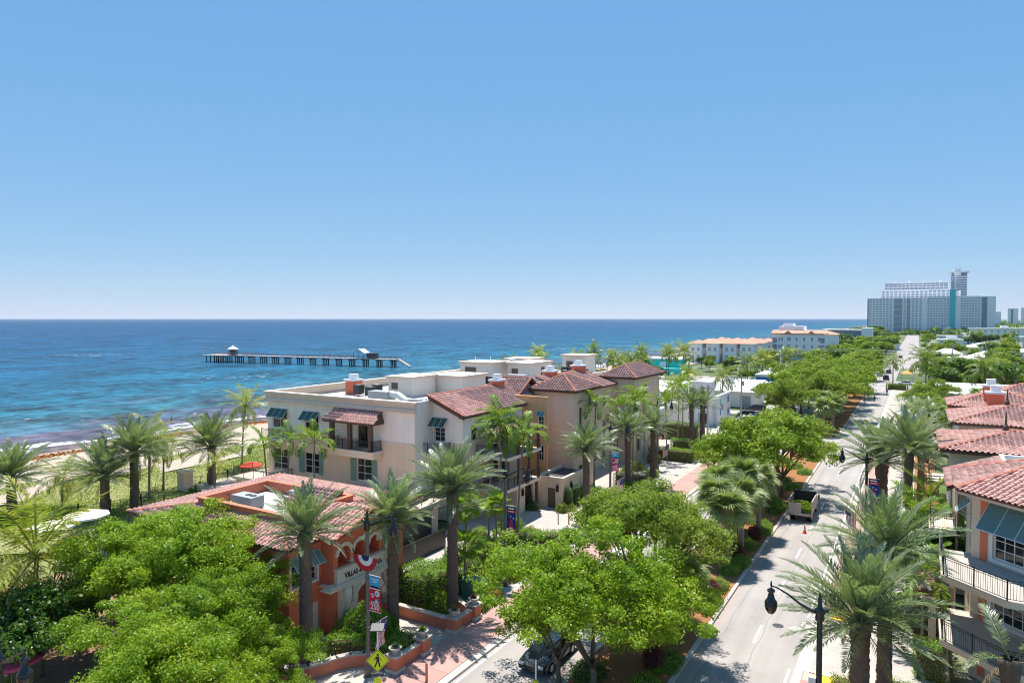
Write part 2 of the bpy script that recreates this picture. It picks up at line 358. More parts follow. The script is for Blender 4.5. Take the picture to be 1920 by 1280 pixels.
def put(name, me, parent=None, loc=None, rot=None, scale=None):
    o = bpy.data.objects.new(name, me); COL.objects.link(o)
    if parent is not None: o.parent = parent
    if loc is not None: o.location = loc
    if rot is not None: o.rotation_euler = rot
    if scale is not None: o.scale = scale if hasattr(scale, '__len__') else (scale,)*3
    return o
def tag(o, label=None, cat=None, group=None, kind=None):
    if label: o['label'] = label
    if cat: o['category'] = cat
    if group: o['group'] = group
    if kind: o['kind'] = kind
    return o
def thing(name, label, cat, loc=(0,0,0), rz=0, group=None, scale=1):
    o = put(name, None, None, loc, (0, 0, rz), scale); o.empty_display_size = .3
    return tag(o, label, cat, group)
def struct(o): o['kind'] = 'structure'; return o
def npmesh(name, V, F, mat, smooth=False):       # V (n,3), F (m,k) numpy
    me = bpy.data.meshes.new(name); k = F.shape[1]
    me.vertices.add(len(V)); me.vertices.foreach_set('co', V.astype(np.float32).ravel())
    me.loops.add(F.size); me.loops.foreach_set('vertex_index', F.astype(np.int32).ravel())
    me.polygons.add(len(F)); me.polygons.foreach_set('loop_start', np.arange(0, F.size, k, dtype=np.int32))
    if smooth: me.polygons.foreach_set('use_smooth', np.ones(len(F), bool))
    me.materials.append(M[mat]); me.update(calc_edges=True); return me
# ------------------------------------------------------------------ walls, windows, rails, tiles
class Face:                                      # a facade plane: origin, horizontal axis, outward normal
    def __init__(s, o, U, n): s.o = Vector(o); s.U = Vector(U).normalized(); s.n = Vector(n).normalized()
    def p(s, u, z, d=0): return s.o + s.U*u + Vector((0, 0, z)) + s.n*d
    def box(s, mb, u0, u1, z0, z1, d0, d1, m=0):
        c = s.p((u0+u1)/2, (z0+z1)/2, (d0+d1)/2)
        return mb.obox(c, s.U*((u1-u0)/2), s.n*((d1-d0)/2), Vector((0, 0, (z1-z0)/2)), m)
def wall(parent, F, W, z0, z1, openings, mat, rec=.18, name='wall', u0=0, thick=None):
    mb = MB(); us = sorted({u0, W} | {x for a in openings for x in a[:2]}); zs = sorted({z0, z1} | {x for a in openings for x in a[2:4]})
    for i in range(len(us)-1):
        for j in range(len(zs)-1):
            cu, cz = (us[i]+us[i+1])/2, (zs[j]+zs[j+1])/2
            if any(a[0] < cu < a[1] and a[2] < cz < a[3] for a in openings): continue
            mb.poly([F.p(us[i], zs[j]), F.p(us[i+1], zs[j]), F.p(us[i+1], zs[j+1]), F.p(us[i], zs[j+1])])
    for a in openings:
        r = a[4] if len(a) > 4 else rec
        q = [(a[0], a[2]), (a[1], a[2]), (a[1], a[3]), (a[0], a[3])]
        for k in range(4):
            (ua, za), (ub, zb) = q[k], q[(k+1) % 4]
            mb.poly([F.p(ua, za), F.p(ub, zb), F.p(ub, zb, -r), F.p(ua, za, -r)])
    return mb.build(name, mat, parent)
def archfill(mb, F, u0, u1, zs, zt, r, d=0, rec=.3, m=0, n=14):   # fills the corners of a rect opening above a round arch
    c = (u0+u1)/2; pts = [(c - r*math.cos(math.pi*k/n), zs + r*math.sin(math.pi*k/n)) for k in range(n+1)]
    for k in range(n):
        (a, b), (e, g) = pts[k], pts[k+1]
        mb.poly([F.p(a, b, d), F.p(e, g, d), F.p(e, zt, d), F.p(a, zt, d)], m)
        mb.poly([F.p(a, b, d), F.p(e, g, d), F.p(e, g, d-rec), F.p(a, b, d-rec)], m)
def archring(mb, F, c, zs, r, w, d0, d1, m=0, n=16, a0=0, a1=math.pi):
    for k in range(n):
        q = [a0+(a1-a0)*k/n, a0+(a1-a0)*(k+1)/n]
        pts = []
        for rr, qq in ((r, q[0]), (r+w, q[0]), (r+w, q[1]), (r, q[1])):
            pts.append(F.p(c-rr*math.cos(qq), zs+rr*math.sin(qq), d0))
        mb.solid(pts, F.n*(d1-d0), m)
def window(parent, F, u0, u1, z0, z1, cols=2, rows=3, rec=.16, fr=.07, mt=.035, mat='white_frame', glass='glass', sash=None, name='window', trim=None):
    mb = MB()
    if trim:
        tw, td = trim
        F.box(mb, u0-tw, u0, z0-tw, z1+tw, -.01, td); F.box(mb, u1, u1+tw, z0-tw, z1+tw, -.01, td)
        F.box(mb, u0, u1, z1, z1+tw, -.01, td-.004); F.box(mb, u0, u1, z0-tw, z0, -.01, td+.03)
    d0, d1 = -rec-.03, -rec+.04
    F.box(mb, u0, u0+fr, z0, z1, d0, d1); F.box(mb, u1-fr, u1, z0, z1, d0, d1)
    F.box(mb, u0+fr, u1-fr, z0, z0+fr, d0, d1); F.box(mb, u0+fr, u1-fr, z1-fr, z1, d0, d1)
    iu0, iu1, iz0, iz1 = u0+fr, u1-fr, z0+fr, z1-fr
    us = [iu0+(iu1-iu0)*k/cols for k in range(cols+1)]; zs = [iz0+(iz1-iz0)*k/rows for k in range(rows+1)]
    for k in range(1, cols): F.box(mb, us[k]-mt/2, us[k]+mt/2, iz0, iz1, d0+.008, d1-.008)
    for k in range(1, rows): F.box(mb, iu0, iu1, zs[k]-mt/2, zs[k]+mt/2, d0+.012, d1-.012)
    if sash: F.box(mb, iu0, iu1, zs[sash]-mt, zs[sash]+mt, d0+.004, d1-.002)
    wd = mb.build(name, mat, parent)
    for i in range(cols):
        for j in range(rows):
            MB().poly([F.p(us[i], zs[j], -rec), F.p(us[i+1], zs[j], -rec), F.p(us[i+1], zs[j+1], -rec), F.p(us[i], zs[j+1], -rec)]).build('pane', glass, wd)
    return wd
def simplewin(parent, F, u0, u1, z0, z1, rec=.15, glass='glass', name='window', mat='white_frame', cols=1, rows=1):
    return window(parent, F, u0, u1, z0, z1, cols, rows, rec, .06, .05, mat, glass, name=name)
def shutter(parent, F, u0, u1, z0, z1, mat='teal_shutter'):
    mb = MB(); F.box(mb, u0, u1, z0, z1, .005, .045)
    k = z0+.1
    while k < z1-.12: F.box(mb, u0+.05, u1-.05, k, k+.05, .045, .062); k += .1
    return mb.build('shutter', mat, parent)
def bahama(parent, F, u0, u1, ztop, length, ang, mat, frame='light_metal', n=3, arm=True):
    s, c = math.sin(ang), math.cos(ang); a = MB()
    dv = -Vector((0, 0, 1))*c + F.n*s; nn = F.n*c + Vector((0, 0, 1))*s; base = F.p(0, ztop, .06)
    def at(u, l): return base + F.U*u + dv*l
    for u in [u0+(u1-u0)*k/n for k in range(n+1)]: a.obox(at(u, length/2), F.U*.02, dv*(length/2), nn*.022)
    for l in (0.02, length-.02): a.obox(at((u0+u1)/2, l), F.U*((u1-u0)/2), dv*.02, nn*.02)
    if arm:
        for u in (u0+.05, u1-.05): a.tube([F.p(u, ztop-length*1.05, 0), at(u, length-.05)], .018, 5)
    aw = a.build('awning', frame, parent)
    for k in range(n):
        ua, ub = u0+(u1-u0)*k/n+.022, u0+(u1-u0)*(k+1)/n-.022; b = MB()
        b.obox(at((ua+ub)/2, length/2), F.U*((ub-ua)/2), dv*(length/2-.04), nn*.012)
        l = .12
        while l < length-.1: b.obox(at((ua+ub)/2, l)+nn*.015, F.U*((ub-ua)/2-.02), dv*.02, nn*.008); l += .11
        b.build('panel', mat, aw)
    return aw
def railing(parent, pts, z, h=1.05, sp=.13, mat='black_iron', single=False, posts=True, double=True):
    mb = MB(); bal = MB().box(-.009, .009, -.009, .009, 0, h-.16).mesh('baluster', mat); spots = []
    for a, b in zip(pts[:-1], pts[1:]):
        a, b = Vector((*a, z)), Vector((*b, z)); d = b-a; L = d.length; d.normalize(); nn = Vector((-d.y, d.x, 0))
        for zz, t in ((h-.02, .022), (h-.14, .014), (.09, .014)) if double else ((h-.02, .022), (.09, .014)):
            mb.obox((a+b)/2+Vector((0, 0, zz)), d*(L/2), nn*t, Vector((0, 0, t*.8)))
        if posts:
            for q in np.linspace(0, L, max(2, int(L/1.6)+1)): mb.obox(a+d*q+Vector((0, 0, h/2)), d*.025, nn*.025, Vector((0, 0, h/2+.03)))
        k = int(L/sp)
        for i in range(1, k): spots.append(a+d*(L*i/k)+Vector((0, 0, .09)))
    if single:
        r = mb.build('railing', mat, parent)
        for s in spots: put('baluster', bal, r, s)
    else:
        for s in spots: mb.box(s.x-.01, s.x+.01, s.y-.01, s.y+.01, s.z, s.z+h-.14)
        r = mb.build('railing', mat, parent)
    return r
def tile_mesh(w=.36, l=.44, r=.10, n=6):
    mb = MB(); vs = []; fs = []; L = l*1.12
    prof = [(-w/2+.0, .0)] + [(-w*.12 - w*.30*math.cos(math.pi*k/n), r*math.sin(math.pi*k/n)+.015) for k in range(n+1)] + [(w*.5, .0)]
    for y, lift, sc in ((0, .045, 1.0), (L, .0, .94)):
        for x, z in prof: vs.append((x*sc, y, z+lift))
    k = len(prof)
    for i in range(k-1): fs.append((i, i+1, k+i+1, k+i))
    vs += [(x, 0, max(0, z-.0)) for x, z in prof]                     # thickness at the lower edge
    for i in range(k-1): fs.append((2*k+i, 2*k+i+1, i+1, i))
    return mb.add(vs, fs).mesh('tile', 'roof_tile', False)
TILE = None
def inpoly(x, y, P):
    c = False
    for i in range(len(P)):
        (x1, y1), (x2, y2) = P[i], P[i-1]
        if (y1 > y) != (y2 > y) and x < (x2-x1)*(y-y1)/(y2-y1)+x1: c = not c
    return c
ROOF_Q = {}
def roofface(bldg, pts, w=.36, l=.44):
    """a roof plane: pts[0]->pts[1] is the eave (seen from outside, left to right), the rest goes on counter-clockwise"""
    P = [Vector(p) for p in pts]; e = (P[1]-P[0]).normalized(); n = e.cross(P[2]-P[1]).normalized()
    if n.z < 0: n = -n
    s = n.cross(e).normalized()
    MB().solid(P, -n*.12).build('roof_deck', 'roof_under', bldg)
    Q = [((p-P[0]).dot(e), (p-P[0]).dot(s)) for p in P]
    x0, x1 = min(q[0] for q in Q), max(q[0] for q in Q); y1 = max(q[1] for q in Q)
    lst = ROOF_Q.setdefault(bldg.name, (bldg, []))[1]
    nx = max(1, round((x1-x0)/w)); wx = (x1-x0)/nx; ny = int(y1/l)+1
    for j in range(ny):
        for i in range(nx):
            x, y = x0+(i+.5)*wx, j*l
            if inpoly(x, y+l*.5, Q):
                Mx = Matrix((e*(wx/w), s, n)).transposed().to_4x4(); Mx.translation = P[0]+e*x+s*(y-.05)+n*.012
                lst.append(Mx)
def ridge(bldg, a, b, r=.13, mat='ridge_tile', step=.42):
    a, b = Vector(a), Vector(b); d = b-a; L = d.length; d.normalize(); mb = MB(); k = max(1, int(L/step))
    sd = d.cross(Vector((0, 0, 1))).normalized(); up = sd.cross(d)
    for i in range(k):
        p, q = a+d*(L*i/k), a+d*(L*(i+1)/k+.05); vs = []
        for c, rr in ((p, r*1.12), (q, r*.92)):
            for t in range(7): an = math.pi*t/6; vs.append(c+sd*(rr*math.cos(an))+up*(rr*math.sin(an)+.03))
        mb.add(vs, [(t, t+1, 8+t, 7+t) for t in range(6)] + [tuple(range(7))])
    return mb.build('ridge_cap', mat, bldg)
def flush_tiles(limit=300, single=True):
    cp = Vector(cam.location)
    T = tile_mesh(); bv = np.array([v.co for v in T.vertices]); bf = [tuple(p.vertices) for p in T.polygons]
    for name, (b, L) in ROOF_Q.items():
        L.sort(key=lambda m: (m.translation-cp).length); k = limit if single else 0
        inv = b.matrix_world.inverted()
        for m in L[:k]: o = put('tile', T, b); o.matrix_basis = m
        rest = L[k:]
        if rest:
            nb = len(bv); V = np.concatenate([bv @ np.array(m.to_3x3()).T + np.array(m.translation) for m in rest])
            bq = np.array(bf); F = np.concatenate([bq+i*nb for i in range(len(rest))])
            o = put('roof_tiles', npmesh('roof_tiles', V, F, 'roof_tile'), b); o['kind'] = 'stuff'
    ROOF_Q.clear()
# ------------------------------------------------------------------ vegetation generators
rng = np.random.default_rng(7); random.seed(7)
def leafcloud(name, C, Nrm, size, mat, aspect=.55, jit=.5):
    """one diamond leaf (folded quad) at each centre"""
    n = len(C); rnd = rng.normal(size=(n, 3))
    a = np.cross(Nrm, rnd); a /= np.linalg.norm(a, axis=1)[:, None]+1e-9
    b = np.cross(Nrm, a); b /= np.linalg.norm(b, axis=1)[:, None]+1e-9
    s = size*(.7+.6*rng.random(n))[:, None]
    V = np.stack([C-a*s*.5, C+b*s*aspect*.5, C+a*s*.5-Nrm*s*.08, C-b*s*aspect*.5], 1).reshape(-1, 3)
    return npmesh(name, V, np.arange(4*n).reshape(n, 4), mat)
def unit(v): return v/(np.linalg.norm(v, axis=1)[:, None]+1e-9)
def tree_meshes(name, R, Rz, zc, trunkh, ncl, per, leaf, mat, bark='bark', seed=0, crad=.62, flat=.55, fork=5, blobs=9):
    global rng
    rng = np.random.default_rng(seed)
    nb = blobs; q = rng.random(nb)*6.283; hr = .30+.42*rng.random(nb); hr[0] = .05
    B = np.stack([R*hr*np.cos(np.arange(nb)*2.4+q*.15), R*hr*np.sin(np.arange(nb)*2.4+q*.15), zc+Rz*(.62*rng.random(nb)-.30)], 1); B[0, 2] = zc+Rz*.40
    br = R*(.30+.20*rng.random(nb)); br[0] *= 1.1
    wh = rng.choice(nb, ncl, p=br**2/np.sum(br**2)); d = unit(rng.normal(size=(ncl, 3))); d[:, 2] = np.where(d[:, 2] < -.25, -d[:, 2], d[:, 2])
    C = B[wh]+d*(br[wh]*(.45+.60*rng.random(ncl)**.6))[:, None]*np.array([1, 1, Rz/R*1.05])
    nl = int(per); idx = np.repeat(np.arange(ncl), nl); n = len(idx)
    cs = (crad*(.55+.9*rng.random(ncl)))[idx][:, None]
    off = unit(rng.normal(size=(n, 3)))*(rng.random(n)**.45)[:, None]*cs*np.array([1, 1, .62])
    L = C[idx]+off
    nr = unit(off*np.array([1, 1, 1.6])/cs+np.array([0, 0, .75])+.75*rng.normal(size=(n, 3)))
    crown = leafcloud(name+'_crown', L, nr, leaf, mat, flat)
    mb = MB(); fk = Vector((0, 0, trunkh)); tr = .028*zc+.05
    mb.tube([(0, 0, -.3), (0, 0, .2), (.06, .03, trunkh*.5), fk], [tr*1.5, tr*1.1, tr*.95, tr*.85], 9)
    limbs = []
    for k in range(fork):
        q = 2*math.pi*(k+.3*random.random())/fork; e = Vector((R*.55*math.cos(q), R*.55*math.sin(q), zc+Rz*(.25+.35*random.random())))
        m1 = fk.lerp(e, .45)+Vector((.25*math.cos(q), .25*math.sin(q), -.15)); limbs.append((fk, m1, e))
        mb.tube([fk-Vector((0, 0, .15)), m1, e], [tr*.62, tr*.42, tr*.14], 6)
    for c in C[::max(1, ncl//90)]:
        c = Vector(c); best = min(limbs, key=lambda l: (l[1]-c).length); st = best[1].lerp(best[2], .3*random.random())
        mid = st.lerp(c, .55)+Vector((0, 0, .12*(c-st).length)); mb.tube([st, mid, c], [tr*.26, tr*.16, tr*.05], 4, cap=False)
    return mb.mesh(name+'_trunk', bark, True), crown
def rachis(L, droop, n, start=0., pw=1.4):
    xs, zs, an = [0], [0], []
    for i in range(n):
        a = start-droop*((i+.5)/n)**pw; an.append(a); xs.append(xs[-1]+L/n*math.cos(a)); zs.append(zs[-1]+L/n*math.sin(a))
    an.append(start-droop); return np.array(xs), np.array(zs), np.array(an)
def frond_geo(L, npair, ll, droop, lw, vee, hang, t0=.16, seed=0, pw=1.4, twist=0., th0=68, th1=24):
    r = np.random.default_rng(seed); n = 14; xs, zs, an = rachis(L, droop, n, 0, pw); V = []; F = []
    w0 = .055*L/4
    for i in range(n+1):                                     # rachis: flattened 3-sided stem
        w = w0*(1-.85*i/n); V += [(xs[i], -w, zs[i]), (xs[i], w, zs[i]), (xs[i], 0, zs[i]-w*1.1)]
    for i in range(n):
        for k in range(3): F.append((i*3+k, i*3+(k+1) % 3, i*3+3+(k+1) % 3, i*3+3+k))
    tt = np.linspace(0, 1, n+1)
    for i in range(npair):
        t = t0+(1-t0)*(i+.5)/npair; x, z, a = np.interp(t, tt, xs), np.interp(t, tt, zs), np.interp(t, tt, an)
        u = (t-t0)/(1-t0); prof = (math.sin(math.pi*min(1, .18+.80*u))**.75)*(1-.25*u)+.12
        for sd in (-1, 1):
            th = R_(th0+(th1-th0)*u+r.normal(0, 6)); ve = vee+r.normal(0, .16); l = ll*prof*(.88+.24*r.random())
            T = Vector((math.cos(a), 0, math.sin(a))); Nn = Vector((-math.sin(a), 0, math.cos(a)))
            S = Vector((0, sd*math.cos(ve), 0))+Nn*math.sin(ve)
            D = T*math.cos(th)+S*math.sin(th); D.normalize(); W = D.cross(Nn).normalized()
            b = Vector((x, 0, z)); mid = b+D*l*.45; tip = b+D*l*(1-.15*hang)-Vector((0, 0, hang*l*.55)); mid.z -= hang*l*.12
            k = len(V); V += [tuple(b-W*lw*.3), tuple(mid-W*lw*.5), tuple(tip), tuple(mid+W*lw*.5)]; F.append((k, k+3, k+2, k+1))
    return np.array(V), np.array(F)
def fan_geo(R, nseg, pet, seed=0, droop=.35):
    r = np.random.default_rng(seed); V = []; F = []
    V += [(0, -.02, 0), (0, .02, 0), (pet, .012, 0), (pet, -.012, 0)]; F.append((0, 1, 2, 3))
    for i in range(nseg):
        q = R_(-125+250*(i+.5)/nseg); l = R*(.72+.28*math.cos(q*.55))*(.9+.2*r.random()); z1 = .10*l*abs(math.sin(q))
        dx, dy = math.cos(q), math.sin(q); wx, wy = -dy, dx; w = .62*l*R_(250/nseg)
        a = np.array((pet-.04, 0, 0)); m = a+np.array((dx*l*.55, dy*l*.55, z1-.05*l)); t = a+np.array((dx*l*.95, dy*l*.95, z1*.6-droop*l*(.6+.8*r.random())))
        k = len(V); V += [tuple(a), tuple(m-np.array((wx, wy, 0))*w*.5), tuple(t), tuple(m+np.array((wx, wy, 0))*w*.5)]; F.append((k, k+3, k+2, k+1))
    return np.array(V), np.array(F)
def geo_mesh(name, G, mat): return npmesh(name, G[0], G[1], mat)
DATE = [geo_mesh('frond', frond_geo(4.2, 70, .70, d, .050, .42, h, seed=i, t0=.2), 'frond_date') for i, (d, h) in enumerate(((.35, .05), (.55, .1), (.8, .15), (.45, .08), (1.05, .2)))]
COCO = [geo_mesh('frond', frond_geo(4.3, 40, .95, d, .075, -.05, h, seed=20+i, t0=.18, th0=75, th1=35), 'frond_coco') for i, (d, h) in enumerate(((.7, .35), (1.1, .6), (1.5, .75), (1.9, .8)))]
XMAS = [geo_mesh('frond', frond_geo(2.3, 30, .62, d, .075, .35, h, seed=40+i, t0=.2, th0=70, th1=35), 'frond_xmas') for i, (d, h) in enumerate(((1.0, .25), (1.5, .4), (2.0, .5)))]
DEAD = [geo_mesh('frond', frond_geo(3.6, 34, .55, d, .05, .1, .6, seed=50+i, t0=.2), 'frond_dead') for i, d in enumerate((.9, 1.5))]
FAN = [geo_mesh('frond', fan_geo(1.05, 24, .75, seed=60+i, droop=d), 'frond_fan') for i, d in enumerate((.22, .38, .55))]
FANG = [geo_mesh('frond', fan_geo(.85, 20, .7, seed=70+i, droop=d), 'frond_xmas') for i, d in enumerate((.15, .3))]
FSET = {'date': DATE, 'coco': COCO, 'xmas': XMAS, 'fan': FAN, 'fang': FANG}
def frond_plan(kind, seed, nf):
    r = random.Random(seed); out = []
    for k in range(nf):
        q = (k+.5)/nf; az = k*2.39996+r.uniform(-.25, .25)
        if kind == 'date': el = 87-96*q+r.uniform(-8, 8); v = min(4, int(q*3.4+r.random()*1.2)); sc = (.80+.24*math.sin(math.pi*min(1, q*1.25)))*r.uniform(.9, 1.08)
        elif kind == 'coco': el = 80-105*q+r.uniform(-10, 10); v = min(3, int(q*2.6+r.random()*1.4)); sc = r.uniform(.82, 1.08)
        elif kind == 'xmas': el = 78-75*q+r.uniform(-8, 8); v = min(2, int(q*2.4+r.random())); sc = r.uniform(.85, 1.1)
        else: el = 82-125*q+r.uniform(-10, 10); v = r.randrange(len(FSET[kind])); sc = r.uniform(.8, 1.1)
        out.append((v, az, R_(el), sc, r.uniform(-.35, .35)))
    return out
def frond_mx(az, el, sc, roll, rad=.12):
    m = Matrix.Rotation(az, 4, 'Z') @ Matrix.Translation((rad*math.cos(el), 0, rad*.8*math.sin(el))) @ Matrix.Rotation(-el, 4, 'Y') @ Matrix.Rotation(roll, 4, 'X')
    return m @ Matrix.Scale(sc, 4)
def crown_mesh(kind, seed, nf, geo=None, mat=None):          # all fronds in one mesh (for small palms)
    V = []; F = []; k = 0
    for v, az, el, sc, roll in frond_plan(kind, seed, nf):
        gv, gf = geo[v % len(geo)]; m = np.array(frond_mx(az, el, sc, roll))
        V.append(gv @ m[:3, :3].T + m[:3, 3]); F.append(gf+k); k += len(gv)
    return npmesh('crown_'+kind, np.concatenate(V), np.concatenate(F), mat)
g_coco = [frond_geo(4.2, 17, 1.05, d, .17, -.05, h, seed=80+i, t0=.15, th0=75, th1=35) for i, (d, h) in enumerate(((.7, .35), (1.1, .6), (1.5, .75), (1.9, .8)))]
g_date = [frond_geo(3.6, 20, .62, d, .11, .4, h, seed=90+i, t0=.2) for i, (d, h) in enumerate(((.45, .05), (.75, .1), (1.05, .15), (.6, .08), (1.3, .2)))]
g_fan = [fan_geo(1.1, 13, .75, seed=95+i, droop=d) for i, d in enumerate((.25, .4, .55))]
CROWN = {'coco': [crown_mesh('coco', 100+i, 24, g_coco, m) for i, m in enumerate(('frond_coco', 'frond_coco_dark', 'frond_coco_dark'))],
         'date': [crown_mesh('date', 110+i, 40, g_date, 'frond_date') for i in range(2)],
         'fan': [crown_mesh('fan', 120+i, 34, g_fan, 'frond_fan') for i in range(2)]}
def trunk_mesh(kind, h, r, lean=(0, 0), seed=0):
    rr = random.Random(seed); n = 14 if kind == 'date' else 10; k = max(6, int(h*(7 if kind == 'date' else 4))); V = []; F = []
    for i in range(k+1):
        t = i/k; c = (lean[0]*t*t, lean[1]*t*t, -.2+(h+.2)*t)
        if kind == 'date': R = r*(1.12-.22*t+.34*max(0, (t-.80)/.2)**1.2 if t < .985 else .95)
        elif kind == 'fan': R = r*(1.1-.1*t+.25*max(0, (t-.6)/.4))
        else: R = r*(1.5-.9*min(1, t*6)*.55-.3*t)
        for j in range(n):
            q = 2*math.pi*(j+.5*(i % 2))/n; b = R*(1+(.10 if kind == 'date' else .05)*rr.uniform(-1, 1)+(.07 if (i+j) % 2 and kind in ('date', 'fan') else 0))
            V.append((c[0]+b*math.cos(q), c[1]+b*math.sin(q), c[2]))
    for i in range(k):
        for j in range(n): F.append((i*n+j, i*n+(j+1) % n, (i+1)*n+(j+1) % n, (i+1)*n+j))
    return npmesh('trunk', np.array(V), np.array(F), {'date': 'date_trunk', 'fan': 'palm_trunk'}.get(kind, 'palm_trunk'))
def palm(name, label, kind, x, y, h, size=1, nf=44, seed=0, r=None, lean=(0, 0), single=True, group=None, tilt=(0, 0), z=0, dead=None, cat='palm tree', rz=None):
    t = thing(name, label, cat, (x, y, z), 0, group)
    put('trunk', trunk_mesh(kind, h, r or {'date': .27, 'fan': .19, 'fang': .09}.get(kind, .13), lean, seed), t)
    top = Vector((lean[0], lean[1], h-.12))
    tl = Matrix.Translation(top) @ Matrix.Rotation(tilt[0], 4, 'X') @ Matrix.Rotation(tilt[1], 4, 'Y') @ Matrix.Scale(size, 4)
    if single:
        for v, az, el, sc, roll in frond_plan(kind, seed, nf):
            o = put('frond', FSET[kind][v], t); o.matrix_basis = tl @ frond_mx(az+seed, el, sc, roll)
        for k in range((seed % 4 if kind == 'date' else 2 if kind in ('coco', 'fan') else 0) if dead is None else dead):
            o = put('frond', DEAD[k % 2], t); o.matrix_basis = tl @ frond_mx(k*2.1+seed, R_(-38-20*(k % 3)), .8 if kind != 'fan' else .35, .2)
    else:
        c = CROWN[kind][seed % len(CROWN[kind])]; o = put('crown', c, t)
        o.matrix_basis = tl @ Matrix.Rotation(seed*1.7 if rz is None else rz, 4, 'Z')
    return t
# shared tree meshes
TREES = {
 'near_a': tree_meshes('tree', 5.2, 3.6, 4.6, 1.9, 300, 250, .145, 'leaf_bright', seed=1, crad=.62, blobs=12),
 'near_b': tree_meshes('tree', 5.0, 3.2, 4.3, 1.7, 290, 250, .145, 'leaf_bright', seed=2, crad=.62, blobs=11),
 'near_c': tree_meshes('tree', 5.2, 4.4, 4.2, 1.3, 360, 190, .14, 'leaf_bright', seed=3, crad=.60, blobs=14),
 'near_d': tree_meshes('tree', 4.6, 3.5, 5.8, 2.2, 320, 170, .14, 'leaf_olive', seed=4, crad=.60, blobs=13),
 'mid': tree_meshes('tree', 5.0, 3.2, 5.3, 2.0, 240, 85, .26, 'leaf_mid', seed=5, crad=.80),
 'mid_o': tree_meshes('tree', 4.8, 3.2, 5.2, 2.0, 220, 80, .26, 'leaf_olive', seed=6, crad=.80),
 'dark': tree_meshes('tree', 4.0, 2.8, 3.6, 1.4, 200, 85, .27, 'leaf_dark', seed=7, crad=.72, flat=.8),
 'far': tree_meshes('tree', 4.6, 3.0, 4.6, 1.8, 90, 45, .62, 'leaf_mid', seed=8, crad=1.15),
 'far_d': tree_meshes('tree', 4.6, 3.4, 4.8, 1.8, 90, 45, .62, 'leaf_dark', seed=9, crad=1.15),
 'far_o': tree_meshes('tree', 4.6, 2.8, 4.4, 1.8, 80, 42, .62, 'leaf_olive', seed=10, crad=1.15)}
def tree(label, key, x, y, s=1, rz=0, group=None, name='street_tree', sz=None):
    t = thing(name, label, 'tree', (x, y, 0), rz, group, (s, s, sz or s)); a, b = TREES[key]
    put('trunk', a, t); put('crown', b, t); return t
def shell(kind, n, leaf, mat, seed, aspect=.6, up=.5):
    global rng
    rng = np.random.default_rng(seed)
    if kind == 'box':
        P = rng.random((n, 3))*np.array([1, 1, 1])-np.array([.5, .5, 0]); f = rng.random(n)
        ax = np.where(f < .42, 2, np.where(f < .71, 0, 1)); sg = np.where(rng.random(n) < .5, -.5, .5)
        Nn = np.zeros((n, 3))
        for a in (0, 1): m = ax == a; P[m, a] = sg[m]; Nn[m, a] = np.sign(sg[m])
        m = ax == 2; P[m, 2] = 1; Nn[m, 2] = 1
    else:
        d = unit(rng.normal(size=(n, 3))); d[:, 2] = np.abs(d[:, 2]) if kind == 'dome' else d[:, 2]
        P = d*.5*(1+.10*np.sin(d[:, :1]*9+seed)+.07*np.sin(d[:, 1:2]*11)); P[:, 2] = P[:, 2]*(2 if kind == 'dome' else 1)+(0 if kind == 'dome' else .5); Nn = d
    return P, Nn
SHELL = {}
def shrub_mesh(kind, dims, mat, dens=120, leaf=.10, seed=0, depth=.12, aspect=.6):
    """dims in metres; leaves of true size spread over the surface plus a dark core body"""
    a, b, c = dims; area = a*b+2*(a+b)*c if kind == 'box' else 2.6*(a*b+a*c+b*c)/1.5
    n = int(min(9000, area*dens)); P, Nn = shell(kind, n, leaf, mat, seed)
    P = P*np.array(dims)*(1-.0)+rng.normal(size=P.shape)*depth*.5; nr = unit(Nn+.65*rng.normal(size=P.shape)+np.array([0, 0, .35]))
    P[:, 2] = np.maximum(P[:, 2], .02)
    return leafcloud('foliage', P, nr, leaf, mat, aspect)
def core_mesh(kind, dims, mat='core_shade'):  # solid brown body stands in for the shaded, twiggy inside of the shrub
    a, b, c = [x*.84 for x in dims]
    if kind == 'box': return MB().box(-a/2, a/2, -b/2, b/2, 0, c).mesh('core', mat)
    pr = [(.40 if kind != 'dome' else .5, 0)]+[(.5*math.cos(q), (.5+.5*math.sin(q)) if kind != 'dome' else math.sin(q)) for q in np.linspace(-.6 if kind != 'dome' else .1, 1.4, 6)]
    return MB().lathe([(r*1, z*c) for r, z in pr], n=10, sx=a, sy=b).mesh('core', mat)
def shrub(name, label, kind, x, y, dims, mat='leaf_hedge', dens=120, leaf=.11, seed=0, z=0, rz=0, group=None, cat='shrub', depth=.14, aspect=.6):
    key = (kind, tuple(round(d, 1) for d in dims), mat, dens, leaf)
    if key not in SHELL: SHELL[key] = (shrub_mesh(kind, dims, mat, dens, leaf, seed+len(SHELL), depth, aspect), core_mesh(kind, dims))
    t = thing(name, label, cat, (x, y, z), rz, group); put('foliage', SHELL[key][0], t); put('shaded_core', SHELL[key][1], t); return t
def spiky_mesh(n, L, w, mat, seed, el0=85, el1=10, droop=.5):
    r = random.Random(seed); V = []; F = []
    for k in range(n):
        az = k*2.4+r.uniform(-.3, .3); el = R_(el0+(el1-el0)*(k/n)+r.uniform(-8, 8)); l = L*r.uniform(.75, 1.1)
        D = Vector((math.cos(az)*math.cos(el), math.sin(az)*math.cos(el), math.sin(el))); S = Vector((-math.sin(az), math.cos(az), 0))
        b = Vector((0, 0, .05)); m = b+D*l*.5; t = b+D*l-Vector((0, 0, droop*l*math.cos(el)*.5)); i = len(V)
        V += [b-S*w*.4, b+S*w*.4, m+S*w*.5, t, m-S*w*.5]; F.append((i, i+1, i+2, i+3, i+4))
    return MB().add(V, F).mesh('blades', mat)
SPIKY = {}
